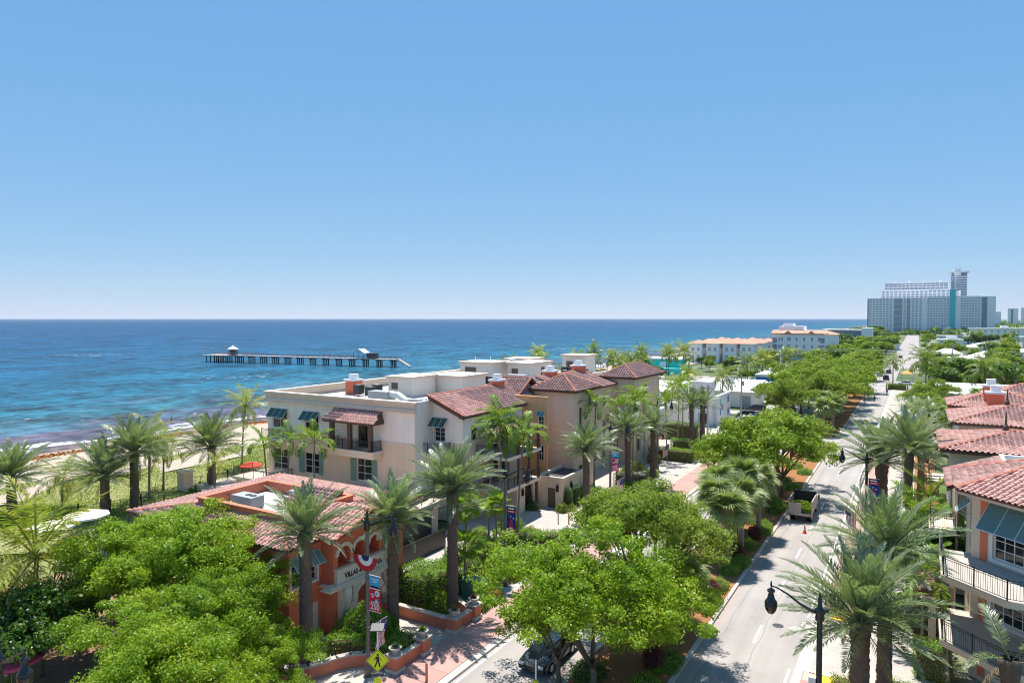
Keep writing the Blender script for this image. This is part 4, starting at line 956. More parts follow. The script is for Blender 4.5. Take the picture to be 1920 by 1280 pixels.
    for k in range(3): archring(m, H, .9+k*1.25, 3.2, .42, .2, .005, .12)
    m.build('arch_hood', 'cream_trim', b); m = MB()
    for k in range(3): H.box(m, .5+k*1.25, 1.3+k*1.25, 2.4, 3.2, .004, .012); archring(m, H, .9+k*1.25, 3.2, .02, .4, .004, .014)
    m.build('arched_niche', 'brown_trim', b)
    roofface(b, [(-38.2, 56.6, 4.25), (-38.2, 62.4, 4.25), (-39.68, 62.4, 4.85), (-39.68, 56.6, 4.85)]); m = MB(); m.box(-39.68, -38.3, 56.7, 62.3, 4.0, 4.12); m.build('soffit', 'brown_trim', b)
    for zf in (3.5, 6.75):
        m = MB(); m.box(-39.69, -35.6, 58.6 if zf < 4 else 59.2, 66.3, zf-.32, zf); m.build('balcony', 'cream_trim', b)
        railing(b, [(-39.5, 58.7 if zf < 4 else 59.3), (-35.7, 58.7 if zf < 4 else 59.3), (-35.7, 66.2)], zf, 1.05, .14)
        for k in range(3): window(b, H, 2.7+k*2.3, 4.3+k*2.3, zf+.1, zf+2.4, 2, 1, -.05, .08, .05, 'brown_trim') if k else None
    for yy in (59.5, 61.7, 64.0, 66.0):
        m = MB(); m.box(-35.95, -35.7, yy-.12, yy+.12, 3.5, 9.2 if yy > 61 else 6.4); m.build('post', 'brown_trim', b)
    m = MB(); m.box(-39.69, -35.6, 59.2, 66.3, 9.2, 9.4); m.build('pergola', 'brown_trim', b)
    
    for q in ((-39.69, -36.4, 62.4, 62.7), (-36.7, -36.4, 62.7, 64.1), (-39.69, -36.4, 65.9, 66.3)): MB().box(*q, 0, 3.18).build('garage_wall', 'tan', b)
    m = MB(); m.box(-36.75, -36.68, 64.1, 65.9, 0, 2.6); m.build('garage_gate', 'black_iron', b)
    # low utility box with brown door
    m = MB(); m.poly([(-36.4, 67, 0), (-35.15, 67, 0), (-35.15, 67, 3.2), (-36.4, 67, 3.2)]); m.poly([(-34.2, 67, 0), (-33.3, 67, 0), (-33.3, 67, 3.2), (-34.2, 67, 3.2)]); m.poly([(-35.15, 67, 2.2), (-34.2, 67, 2.2), (-34.2, 67, 3.2), (-35.15, 67, 3.2)])
    m.poly([(-33.3, 67, 0), (-33.3, 73.2, 0), (-33.3, 73.2, 3.2), (-33.3, 67, 3.2)]); m.poly([(-36.4, 67, 0), (-36.4, 67, 3.2), (-36.4, 73.2, 3.2), (-36.4, 73.2, 0)]); m.box(-36.35, -33.35, 67.1, 73.2, 2.85, 3.0); m.build('utility_room', 'tan', b)
    m = MB(); m.box(-36.55, -33.15, 66.85, 67.15, 3.2, 3.48); m.box(-33.45, -33.15, 67.15, 73.2, 3.2, 3.48); m.box(-36.55, -36.25, 67.15, 73.2, 3.2, 3.48); m.build('parapet', 'cream_trim', b)
    m = MB(); m.box(-36.25, -33.45, 67.15, 73.2, 3.02, 3.1); m.build('roof_slab', 'dark_metal', b)
    m = MB(); m.box(-35.15, -34.2, 67.05, 67.12, 0, 2.2); d = m.build('utility_door', 'brown_door', b); m = MB(); m.box(-34.32, -34.28, 66.99, 67.05, 1.0, 1.15); m.build('handle', 'black_iron', d)
    for x, y in ((-33.9, 66.88), (-33.18, 69.0), (-36.28, 63.4)):
        m = MB(); m.box(x-.12, x+.12, y-.12, y+.12, 1.9, 2.5); m.lathe([(.16, 2.5), (.02, 2.75)], (x, y, 0), 6); m.build('wall_lantern', 'black_iron', b)
    # orange recess, white cross gable
    m = MB(); m.box(-41, -36.4, 69.2, 69.5, 0, 12); m.build('orange_wall', 'orange_wall', b)
    O = Face((-41, 69.2, 0), (1, 0, 0), (0, -1, 0)); window(b, O, 3.5, 4.25, 8.3, 10.0, 2, 2, -.03, .06, .04); bahama(b, O, 3.4, 4.35, 10.3, .7, .7, 'blue_awning', n=2); window(b, O, 3.5, 4.25, 4.6, 6.4, 2, 2, -.03, .06, .04)
    K = Face((-41.5, 70.6, 0), (0, 1, 0), (1, 0, 0)); m = MB(); m.poly([K.p(0, 8), K.p(5.2, 8), K.p(5.2, 12), K.p(2.6, 13.45), K.p(0, 12)]); m.build('gable', 'cream_up', b)
    roofface(b, [(-46, 70.0, 11.75), (-40.7, 70.0, 11.75), (-40.7, 73.2, 13.6), (-46, 73.2, 13.6)]); roofface(b, [(-40.7, 76.4, 11.75), (-46, 76.4, 11.75), (-46, 73.2, 13.6), (-40.7, 73.2, 13.6)]); ridge(b, (-40.7, 73.2, 13.65), (-46, 73.2, 13.65)); ridge(b, (-40.7, 70.0, 11.8), (-40.7, 73.2, 13.65), .1); ridge(b, (-40.7, 76.4, 11.8), (-40.7, 73.2, 13.65), .1)
    # towers
    for (x0, x1, y0, y1, ze) in ((-40.3, -35.0, 73.3, 79.5, 12.4), (-40.0, -35.3, 94.3, 105.6, 12.4)):
        T1 = Face((x0, y0, 0), (1, 0, 0), (0, -1, 0)); T2 = Face((x1, y0, 0), (0, 1, 0), (1, 0, 0))
        wall(b, T1, x1-x0, 0, ze-.15, [], 'tan'); wall(b, T2, y1-y0, 0, ze-.15, [(1.6, 2.5, 7.6, 10.2), (4.2, 5.4, 9.4, 11.4), (1.5, 2.9, 1.2, 3.2)], 'cream')
        window(b, T2, 1.6, 2.5, 7.6, 10.2, 1, 3, .2, .05, .04, 'teal_shutter'); window(b, T2, 4.2, 5.4, 9.4, 11.4, 2, 3, .15); simplewin(b, T2, 1.5, 2.9, 1.2, 3.2, .2)
        m = MB(); archring(m, T2, 2.05, 10.1, .5, .12, .005, .06); m.build('arch_hood', 'cream_trim', b)
        m = MB(); m.poly([(x0, y1, 0), (x0, y1, ze-.15), (x1, y1, ze-.15), (x1, y1, 0)]); m.poly([(x0, y0, 8), (x0, y1, 8), (x0, y1, ze-.15), (x0, y0, ze-.15)]); m.build('wall', 'tan', b)
        hiproof(b, x0, x1, y0, y1, ze, 1.7, .65)
    # wing between the towers
    Q = Face((-38.4, 79.5, 0), (0, 1, 0), (1, 0, 0)); qo = [(1.5+3*k, 2.7+3*k, z, z+2.1) for k in range(4) for z in (1, 4.4, 8.2)]; wall(b, Q, 14.8, 0, 11.4, qo, 'cream')
    for a in qo: simplewin(b, Q, *a, .15, cols=2, rows=2)
    roofface(b, [(-37.8, 79.6, 11.4), (-37.8, 94.2, 11.4), (-43.6, 94.2, 13.2), (-43.6, 79.6, 13.2)]); ridge(b, (-43.6, 79.6, 13.2), (-43.6, 94.2, 13.2)); ridge(b, (-37.8, 94.0, 11.45), (-43.6, 94.0, 13.25))
    Q2 = Face((-38.4, 105.6, 0), (0, 1, 0), (1, 0, 0)); qo = [(1.2+2.4*k, 2.4+2.4*k, z, z+2.1) for k in range(2) for z in (1, 4.4, 8.2)]; wall(b, Q2, 6.4, 0, 11.5, qo, 'cream')
    for a in qo: simplewin(b, Q2, *a, .15, cols=2, rows=2)
    m = MB(); m.poly([(-43.5, 73, 11), (-39.7, 73, 11), (-39.7, 105.6, 11), (-43.5, 105.6, 11)]); m.build('roof_base', 'roof_membrane', b)
    chimney(b, -43.2, 83.0, 12.3, 1.5, 1.4); chimney(b, -43.4, 92.6, 12.3, 1.6, 1.6)
    # stair houses and plant on the flat roof
    def stair(x0, x1, y0, y1, top, door=None, sdoor=None):
        m = MB(); m.box(x0, x1, y0, y1, zr, top); s = m.build('stair_house', 'stair_wall', b); m = MB(); m.box(x0-.22, x1+.22, y0-.22, y1+.22, top, top+.14); m.box(x0-.3, x1+.3, y0-.3, y1+.3, top+.14, top+.32); m.build('stair_roof', 'cream_trim', s)
        if door: m = MB(); m.box(x0+door[0], x0+door[1], y0-.04, y0-.002, zr+door[2], zr+door[3]); m.build('stair_door', 'brown_door', s)
        if sdoor: m = MB(); m.box(x1+.002, x1+.04, y0+sdoor[0], y0+sdoor[1], zr+.1, zr+2.2); m.build('stair_door', 'brown_door', s)
    stair(-56.3, -52.6, 64.8, 69.5, 13.6, (.5, 1.5, .9, 1.7)); stair(-54.0, -48.9, 70.0, 75.5, 13.5); stair(-59.6, -53.9, 85, 90, 14.2, (.9, 2.9, .8, 2.3))
    stair(-53.0, -49.2, 88, 95, 14.1, (.7, 1.8, .1, 2.1), (3.5, 4.6)); stair(-53.3, -49.0, 107, 111.5, 14.4, (.8, 2.0, .1, 2.2)); stair(-60, -55.5, 99, 104, 14.0)
    chimney(b, -61.6, 64.3, zr, 1.5, 1.7); chimney(b, -57, 96, zr, 1.4, 2.2)
    for x, y in ((-59.9, 62.4), (-58.0, 63.6), (-56.9, 61.2), (-55.6, 80.5), (-54.4, 80.6), (-53.2, 80.4), (-52.0, 80.8), (-50.6, 81), (-47.5, 88.5), (-46.4, 88.6), (-48.6, 97), (-47.4, 97.4), (-46.1, 97), (-52, 104), (-50.8, 104.2), (-49.4, 104), (-48.2, 100.5), (-46.9, 100.8), (-60.5, 70), (-59.2, 70.4), (-60.4, 74.5), (-59.0, 74.8), (-57.6, 78.4), (-49.8, 77.6), (-48.5, 77.8), (-47.2, 77.6), (-62, 82), (-60.8, 82.2), (-62.4, 93), (-61.2, 93.2), (-54.6, 97), (-53.4, 97.2)): ac_unit(b, x, y, zr, .95, 1.05)
    m = MB(); m.box(-54.2, -51.3, 58.8, 60.2, zr+.15, zr+1.3); u = m.build('air_handler', 'utility_green' if 0 else 'grey_metal', b); m = MB(); m.tube([(-51.3, 59.5, zr+1), (-50.2, 59.5, zr+.95), (-48.8, 59.2, zr+.4), (-46.2, 59.2, zr+.35)], .38, 10); m.build('duct', 'light_metal', u)
    m = MB(); m.box(-47.9, -46.4, 58.4, 59.8, zr+.1, zr+.75); m.build('air_handler', 'grey_metal', b)
    m = MB(); m.box(-51.2, -48.2, 84.4, 86, zr+.15, zr+1.5); m.build('air_handler', 'grey_metal', b)
    for x, y in ((-50.4, 86.6), (-47, 90.8), (-46, 94)):
        m = MB(); m.lathe([(.05, 0), (.05, .7)], (x, y, zr), 6); m.lathe([(.05, .62), (.42, .82), (.46, .9)], (x, y, zr), 12); m.build('satellite_dish', 'white_paint', b)
    for x, y in ((-57.5, 86), (-55.0, 86.3), (-50.7, 90)):
        m = MB(); m.tube([(x, y, 14.5), (x, y, 15.3)], .06, 6); m.build('vent_pipe', 'white_paint', b)
    # low garage wing by the entrance building
    
    for q in ((-52, -40.6, 45.0, 45.3), (-40.9, -40.6, 45.3, 46.2), (-40.9, -40.6, 52.4, 54), (-46, -45.7, 45.3, 54)): MB().box(*q, 0, 3.0).build('garage_wall', 'tan', b)
    m = MB(); m.box(-52, -39.4, 44.6, 53.98, 3.0, 3.35); m.box(-52, -39.2, 44.4, 44.7, 2.9, 3.5); m.box(-39.6, -39.2, 44.7, 53.98, 2.9, 3.5); m.build('terrace', 'cream_trim', b); railing(b, [(-51.8, 44.75), (-39.7, 44.75), (-39.7, 53.9)], 3.5, 1.05, .14)
    m = MB(); m.box(-40.2, -40.1, 46.3, 52.3, 0, 2.3); m.build('garage_gate', 'black_iron', b); m = MB(); m.box(-37.2, -37.1, 42.2, 50.5, 0, 1.7); m.build('screen_fence', 'black_iron', b)
cream_building()
# ------------------------------------------------------------------ villas on the landward side
def right_building():
    b = thing('villa_building', 'pink tan villa building at right with hipped tile roofs and black balcony rails', 'building')
    c = [(2.95, 47.9), (6.75, 44.1), (12.0, 44.1), (12.0, 53), (2.95, 53)]      # first bay in plan (chamfered)
    D = Face((2.95, 47.9, 0), (3.8, -3.8, 0), (-1, -1, 0)); DW = math.hypot(3.8, 3.8)
    for k, zf in enumerate((.3, 3.55, 7.05)):
        ops = [(1.35, 4.3, zf+.35, zf+3.0)]; wall(b, D, DW, zf-.3 if k == 0 else zf, zf+3.5 if k < 2 else 10.9, ops, 'tan'); window(b, D, 1.35, 4.3, zf+.35, zf+3.0, 5, 5, .12, .09, .045, sash=3, trim=(.22, .05))
        m = MB(); D.box(m, .55, 1.0, zf+.02, zf+3.2 if k < 2 else 10.7, .004, .03); m.build('wall_panel', 'terracotta', b)
    bahama(b, D, 1.15, 4.6, 10.55, 1.75, .62, 'blue_awning', n=3)
    L = Face((2.95, 53, 0), (0, -1, 0), (-1, 0, 0)); wall(b, L, 5.1, 0, 10.9, [(3.4, 4.6, 7.3, 9.6), (3.4, 4.6, 3.8, 6.1)], 'tan')
    for z in (7.3, 3.8): window(b, L, 3.4, 4.6, z, z+2.3, 2, 3, .12)
    bahama(b, L, 3.7, 4.8, 10.2, 1.0, .8, 'blue_awning', n=2)
    S = Face((6.75, 44.1, 0), (1, 0, 0), (0, -1, 0)); wall(b, S, 5.25, 0, 10.9, [(.8, 3, 7.4, 10), (.8, 3, 3.9, 6.5)], 'tan')
    for z in (7.4, 3.9): window(b, S, .8, 3, z, z+2.6, 4, 5, .12)
    MB().poly([(2.95, 53, 0), (2.95, 53, 10.9), (12, 53, 10.9), (12, 53, 0)]).build('wall', 'tan', b)
    # chamfered roof
    ez, E = 11.1, [(2.1, 47.1), (6.1, 43.2), (13, 43.2), (13, 54), (2.1, 53.0)]
    ap0, ap1 = (7.6, 49.2, 13.2), (9.5, 49.2, 13.2)
    roofface(b, [(*E[0], ez), (*E[1], ez), ap0]); roofface(b, [(*E[1], ez), (*E[2], ez), ap1, ap0]); roofface(b, [(*E[4], ez), (*E[0], ez), ap0])
    ridge(b, (*E[0], ez), ap0, .15); ridge(b, (*E[1], ez), ap0, .15); ridge(b, (*E[4], ez+.02), ap0, .15)
    MB().poly([(*E[4], ez-.01), (13, 54, ez-.01), ap1, ap0]).build('roof_deck', 'roof_under', b)
    m = MB(); m.prism([(p[0]+.12, p[1]+.12) for p in E[:4]]+[(2.3, 52.9)], ez-.3, ez-.14); m.build('soffit', 'tan', b)
    # bay balconies, two floors, with individual balusters
    for zf, w_ in ((7.05, 0), (3.5, 0)):
        bp = [(1.35, 47.4), (1.35, 43.3), (4.3, 40.9), (8.5, 40.9), (8.5, 44.0), (6.75, 44.09), (2.94, 47.9)]
        bp = [(1.35, 48.6), (1.35, 43.6), (4.0, 41.1), (9.0, 41.1), (9.0, 44.09), (6.74, 44.09), (2.94, 47.88), (2.94, 48.6)]
        m = MB(); m.prism(bp, zf-.34, zf-.02); m.build('balcony', 'cream_trim', b); m = MB(); m.prism([(x*1.0, y) for x, y in bp], zf-.018, zf); m.build('balcony_floor', 'pale_slab', b)
        m = MB(); m.box(1.36, 1.5, 48.3, 48.6, zf, zf+1.1); m.build('balcony_pier', 'white_paint', b)
        railing(b, [(1.45, 48.3), (1.45, 43.65)], zf, 1.05, .125, single=True); railing(b, [(1.45, 43.65), (4.05, 41.2)], zf, 1.05, .125, single=True); railing(b, [(4.05, 41.2), (8.9, 41.2)], zf, 1.05, .125, single=True)
    # back-set second strip with brick-red terrace roof
    for zf in (3.5, 7.05):
        m = MB(); m.box(.9, 2.44, 53.2, 56.6, zf-.3, zf); m.build('balcony', 'cream_trim', b); railing(b, [(1.0, 53.3), (2.4, 53.3)], zf, 1.05, .125, single=True); railing(b, [(1.0, 56.5), (1.0, 53.3)], zf, 1.05, .125, single=True)
    L2 = Face((2.45, 60.5, 0), (0, -1, 0), (-1, 0, 0)); wall(b, L2, 7.5, 0, 10.2, [(4.5, 5.9, 3.6, 6), (4.5, 5.9, 7.15, 9.5)], 'tan')
    for z in (3.6, 7.15): window(b, L2, 4.5, 5.9, z, z+2.35, 2, 3, .12)
    roofface(b, [(1.9, 57.0, 11.0), (1.9, 49.5, 11.0), (5.2, 49.5, 12.7), (5.2, 57.0, 12.7)][::1] if 0 else [(1.8, 57.2, 10.3), (1.8, 51.0, 10.3), (5.0, 51.0, 11.5), (5.0, 57.2, 11.5)])
    ridge(b, (1.8, 51.0, 10.35), (5.0, 51.0, 11.55), .12)
    m = MB(); m.box(5.0, 13, 51, 60, 10.7, 10.9); m.build('flat_roof', 'roof_membrane', b); m = MB(); m.box(4.95, 5.15, 51.2, 57, 11.2, 11.75); m.box(5.15, 8.3, 56.9, 57.15, 10.9, 11.7); m.build('parapet', 'white_paint', b)
    m = MB(); m.box(4.5, 6.6, 52.4, 54.0, 10.8, 11.72); u = m.build('skylight', 'white_paint', b); m = MB(); m.box(4.9, 6.4, 52.6, 53.8, 11.72, 11.76); m.build('pane', 'glass_blue', u)
    # low tiled porch roof beside the drive
    roofface(b, [(.1, 53.6, 4.0), (.1, 48.9, 4.0), (1.34, 48.9, 4.6), (1.34, 53.6, 4.6)]); m = MB(); m.box(.2, 1.34, 49.0, 53.6, 3.68, 3.85); m.box(.9, 1.3, 49.1, 49.5, 0, 3.68); m.build('porch', 'tan', b)
    flush_tiles(300)
    # following villas in the row
    names = ('second villa from the front in the right-hand row, hipped tile roof with finial', 'third villa from the front in the right-hand row, hipped tile roof', 'fourth villa from the front in the right-hand row, red chimney on its roof', 'farthest villa of the right-hand row, pyramid tile roof')
    for i, (x0, x1, y0, y1, rise) in enumerate(((2.4, 11, 61.6, 69.5, 1.15), (3.6, 13, 77.8, 86.4, 1.45), (3.9, 12.5, 92.6, 99, 1.3), (8.2, 15, 104, 111, 1.6))):
        v = thing('villa', names[i], 'villa', (0, 0, 0), 0, 'tile-roofed villas along the right side')
        a = Face((x0, y0, 0), (1, 0, 0), (0, -1, 0)); l = Face((x0, y1, 0), (0, -1, 0), (-1, 0, 0))
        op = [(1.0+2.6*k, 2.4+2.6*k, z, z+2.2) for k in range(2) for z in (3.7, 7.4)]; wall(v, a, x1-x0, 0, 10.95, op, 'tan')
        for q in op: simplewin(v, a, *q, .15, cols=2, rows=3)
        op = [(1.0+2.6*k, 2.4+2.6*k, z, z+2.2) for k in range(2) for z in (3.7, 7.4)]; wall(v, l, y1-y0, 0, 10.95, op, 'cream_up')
        for q in op: simplewin(v, l, *q, .15, cols=2, rows=3)
        m = MB(); m.poly([(x1, y0, 0), (x1, y1, 0), (x1, y1, 10.95), (x1, y0, 10.95)]); m.poly([(x0, y1, 0), (x1, y1, 0), (x1, y1, 10.95), (x0, y1, 10.95)]); m.build('wall', 'tan', v)
        hiproof(v, x0, x1, y0, y1, 11.1, rise, .8)
        m = MB(); cx, cy = (x0+x1)/2-.6, (y0+y1)/2; m.lathe([(.22, 0), (.2, .35), (.1, .45), (.08, .7), (.03, 1.5)], (cx, cy, 11.1+rise), 8); m.build('finial', 'brown_trim', v)
        m = MB(); m.box(x0+1.2, x0+7, y1+.1, y1+7.5, 0, 9.9); m.build('link_block', 'tan', v); m = MB(); m.box(x0+1.0, x0+7.2, y1+.1, y1+7.6, 9.9, 10.15); m.build('link_roof', 'roof_membrane', v)
        m = MB(); m.box(x0-1.4, x0, y1-.5, y1+3, 6.7, 7.0); m.build('balcony', 'cream_trim', v); railing(v, [(x0-1.3, y1+2.9), (x0-1.3, y1-.4), (x0, y1-.4)], 7.0, 1.05, .14)
        if i in (1, 2): chimney(v, x0+3.4, y1-1.0 if i == 1 else y0+1.5, 11.6, 1.4, 1.7)
    flush_tiles(90)
flush_tiles(300)
right_building()
# ------------------------------------------------------------------ palms
# big date palms by the entrance and along the seaward pavement
DP = [('date palm with stout dark trunk in front of the entrance building windows', -30.9, 28.1, 8.3, .82, 62, 3),
      ('date palm beside the entrance arch, between hedge and plaza', -29.6, 34.4, 7.6, .86, 64, 5),
      ('tall date palm with mottled trunk rising from the red planter corner', -28.2, 39.2, 8.8, .96, 70, 8),
      ('date palm in front of the tan stair tower and garage', -28.6, 62.9, 7.6, .86, 56, 12),
      ('date palm behind the second red banner pole', -29.2, 76.0, 7.5, .86, 52, 14),
      ('date palm just right of the second red banner, by clipped hedge', -28.0, 81.5, 7.3, .86, 52, 17),
      ('left one of the two date palms by the white sign wall', -29.9, 105.0, 7.4, .84, 38, 21),
      ('right one of the two date palms by the white sign wall', -28.6, 106.5, 7.6, .78, 36, 24)]
for l, x, y, h, s, nf, sd in DP: palm('date_palm', l, 'date', x, y, h, s, nf, sd, group='date palms along the seaward pavement', r=.36 if y < 50 else .33, tilt=(.05*math.sin(sd), .06*math.cos(sd)))
DR = [('huge date palm in the foreground right with frond touching the lamp arm', -2.1, 36.2, 6.5, 1.02, 70, 31, .42),
      ('second foreground date palm trunk close behind the huge one', -1.2, 40.3, 8.7, .94, 62, 33, .34),
      ('date palm with very thick trunk beside the right pavement banner', -2.6, 71.2, 7.9, 1.16, 62, 36, .5),
      ('slender date palm rising beside the villas roofs', -.4, 64.5, 10.2, .94, 58, 39, .30)]
for l, x, y, h, s, nf, sd, r in DR: palm('date_palm', l, 'date', x, y, h, s, nf, sd, group='date palms along the villa pavement', r=r, tilt=(.05*math.sin(sd), .05*math.cos(sd)))
palm('ragged_palm', 'ragged palm with shaggy trunk top and few dying fronds at right edge', 'date', 3.8, 37.0, 5.9, .8, 5, 41, r=.36, dead=6)
DL = [('date palm at the left edge of the photo by the dunes', -80.8, 34.0, 4.4, 1.14, 60, 44), ('broad date palm left of a taller twin, beside the dune fence', -73.2, 39.4, 4.4, 1.2, 62, 47),
      ('taller date palm of the pair beside the dune fence', -72.6, 42.2, 6.6, 1.1, 58, 50), ('date palm by the tiled roof end and the beach terrace', -75.5, 53.7, 5.0, 1.24, 62, 53)]
for l, x, y, h, s, nf, sd in DL: palm('date_palm', l, 'date', x, y, h, s, nf, sd, group='date palms by the dunes', r=.42, tilt=(.06*math.sin(sd), .05*math.cos(sd)))
# coconut palms
palm('coconut_palm', 'yellow green coconut palm standing in the garden at the left edge', 'coco', -46.9, 20.8, 6.4, 1.22, 28, 60, r=.17, lean=(.3, .1), group='coconut palms')
CP = [('thin coconut palm with yellowing crown right of the leftmost date palm', -79.5, 38.2, 4.0, .78, 20, 62, (.1, .2)), ('tallest coconut palm behind the pair of date palms', -76.5, 46.2, 7.6, .8, 20, 64, (.1, .3)),
      ('golden coconut palm between the dune pair and the terrace palm', -79.0, 49.5, 5.6, .86, 20, 66, (-.1, .3)), ('coconut palm rising behind the terrace date palm', -80.5, 62.0, 9.0, .9, 20, 68, (.5, .3)),
      ('small coconut palm on the beach terrace', -68.5, 49.0, 4.6, .42, 14, 70, (.05, .1)), ('low slim palm on the dune edge left of the terrace', -78.5, 47.4, 6.6, .42, 13, 72, (.05, .1))]
for l, x, y, h, s, nf, sd, ln in CP: palm('coconut_palm', l, 'coco', x, y, h, s, nf, sd, lean=ln, r=.13, group='coconut palms')
XP = [('left Christmas palm by the seaward corner of the cream facade', -59.4, 48.9, 7.6, 1.15, 12, 80), ('middle Christmas palm in front of the cream facade', -57.2, 49.6, 8.2, 1.0, 11, 82), ('bright Christmas palm left of the covered balcony', -54.2, 50.6, 8.2, 1.3, 13, 84),
      ('tallest of the leaning clump of palms before the balconies', -31.9, 51.9, 11.6, 1.25, 14, 86), ('left palm of the leaning clump before the balconies', -33.5, 52.2, 10.9, 1.15, 13, 88), ('right palm of the leaning clump before the balconies', -31.0, 53.2, 10.4, 1.2, 14, 90), ('shortest of the leaning clump of palms before the balconies', -32.6, 54.0, 9.6, 1.1, 12, 92)]
for l, x, y, h, s, nf, sd in XP: palm('slim_palm', l, 'xmas', x, y, h, s, nf, sd, r=.10, lean=(.5*math.sin(sd), .4*math.cos(sd)) if sd < 86 else (-.2+.5*math.sin(sd), .9+.4*math.cos(sd)), group='slim crownshaft palms by the cream building', tilt=(0, .1))
ORD = 'nearest,second nearest,third nearest,fourth nearest,fifth nearest,sixth nearest,seventh nearest,eighth nearest,ninth nearest,tenth nearest,eleventh nearest,twelfth nearest,thirteenth nearest,fourteenth nearest,fifteenth nearest,sixteenth nearest,seventeenth nearest,eighteenth nearest,nineteenth nearest,twentieth nearest,twenty-first nearest,twenty-second nearest,twenty-third nearest,twenty-fourth nearest,twenty-fifth nearest,farthest'.split(',')
near = lambda L: sorted(L, key=lambda a: a[0]**2+a[1]**2)
for i, (x, y, h, s) in enumerate(((-33.6, 76.2, 10.4, 1.25), (-32.4, 80.5, 9.6, 1.2), (-31.6, 84.0, 10.6, 1.3), (-32.8, 88.8, 10.0, 1.2), (-33.2, 93.0, 9.4, 1.2), (-31.4, 97.5, 8.6, 1.2), (-32.5, 109, 9.2, 1.3), (-34.5, 113, 9.6, 1.3))):
    palm('slim_palm', ORD[i]+' slim palm in the line against the far cream building front', 'xmas', x, y, h, s, 12, 130+i, r=.10, lean=(.3*math.sin(i), .4*math.cos(i)), group='slim palms at the far end of the cream building')
FP = [('small fan palm left of the green utility box, tallest of three', -30.2, 43.6, 6.4, 1.05, 22, 95), ('small fan palm behind the blue banner pole', -29.0, 46.4, 6.0, 1.0, 22, 97), ('lowest small fan palm over the planter pot', -29.0, 42.0, 4.0, 1.0, 20, 99), ('thin fan palm right of the planter pots', -28.3, 44.2, 3.2, .8, 14, 101)]
for l, x, y, h, s, nf, sd in FP: palm('fan_palm', l, 'fang', x, y, h, s, nf, sd, r=.09, group='small fan palms by the planter', lean=(.2*math.sin(sd), .2*math.cos(sd)))
SP = [(-13.5, 58.6, 5.0), (-14.9, 60.0, 5.6), (-13.2, 62.4, 5.3), (-15.6, 63.4, 6.0), (-14.1, 66.3, 6.1), (-13.0, 69.0, 5.4), (-15.4, 69.6, 5.2)]
ord_ = ('nearest', 'second', 'third', 'fourth', 'fifth', 'sixth', 'farthest')
for i, (x, y, h) in enumerate(SP): palm('cabbage_palm', '%s of the shaggy cabbage palms clustered in the median before the truck' % ord_[i], 'fan', x, y, h, 1.3, 34, 140+i, r=.2, group='cabbage palms in the median')
palm('cabbage_palm', 'cabbage palm half hidden under the big median tree', 'fan', -13.4, 46.0, 3.6, 1.2, 30, 150, r=.2)
SP2 = [(-14.2, 134.5, 5.0), (-13.2, 138, 5.3), (-15.2, 141, 5.6), (-13.6, 145, 5.2)]
for i, (x, y, h) in enumerate(SP2): palm('cabbage_palm', '%s cabbage palm in the median beyond the street crossing' % ('first', 'second', 'third', 'fourth')[i], 'fan', x, y, h, 1.35, 30, 160+i, single=False, group='cabbage palms beyond the crossing')
for i, (x, y, h) in enumerate(((.6, 49.8, 4.6), (1.0, 56.5, 5.4), (.2, 57.8, 6.4), (.9, 60.2, 7.0), (-.4, 59.0, 4.4))):
    palm('slim_palm', ('arching palm with drooping leaf beside the villa balcony', 'clumped palm by the villa porch, low one', 'clumped palm by the villa porch, left one', 'clumped palm by the villa porch, tallest one', 'clumped palm by the villa porch, smallest one')[i], 'xmas', x, y, h, 1.35, 13, 170+i, r=.10, group='palms beside the villas')
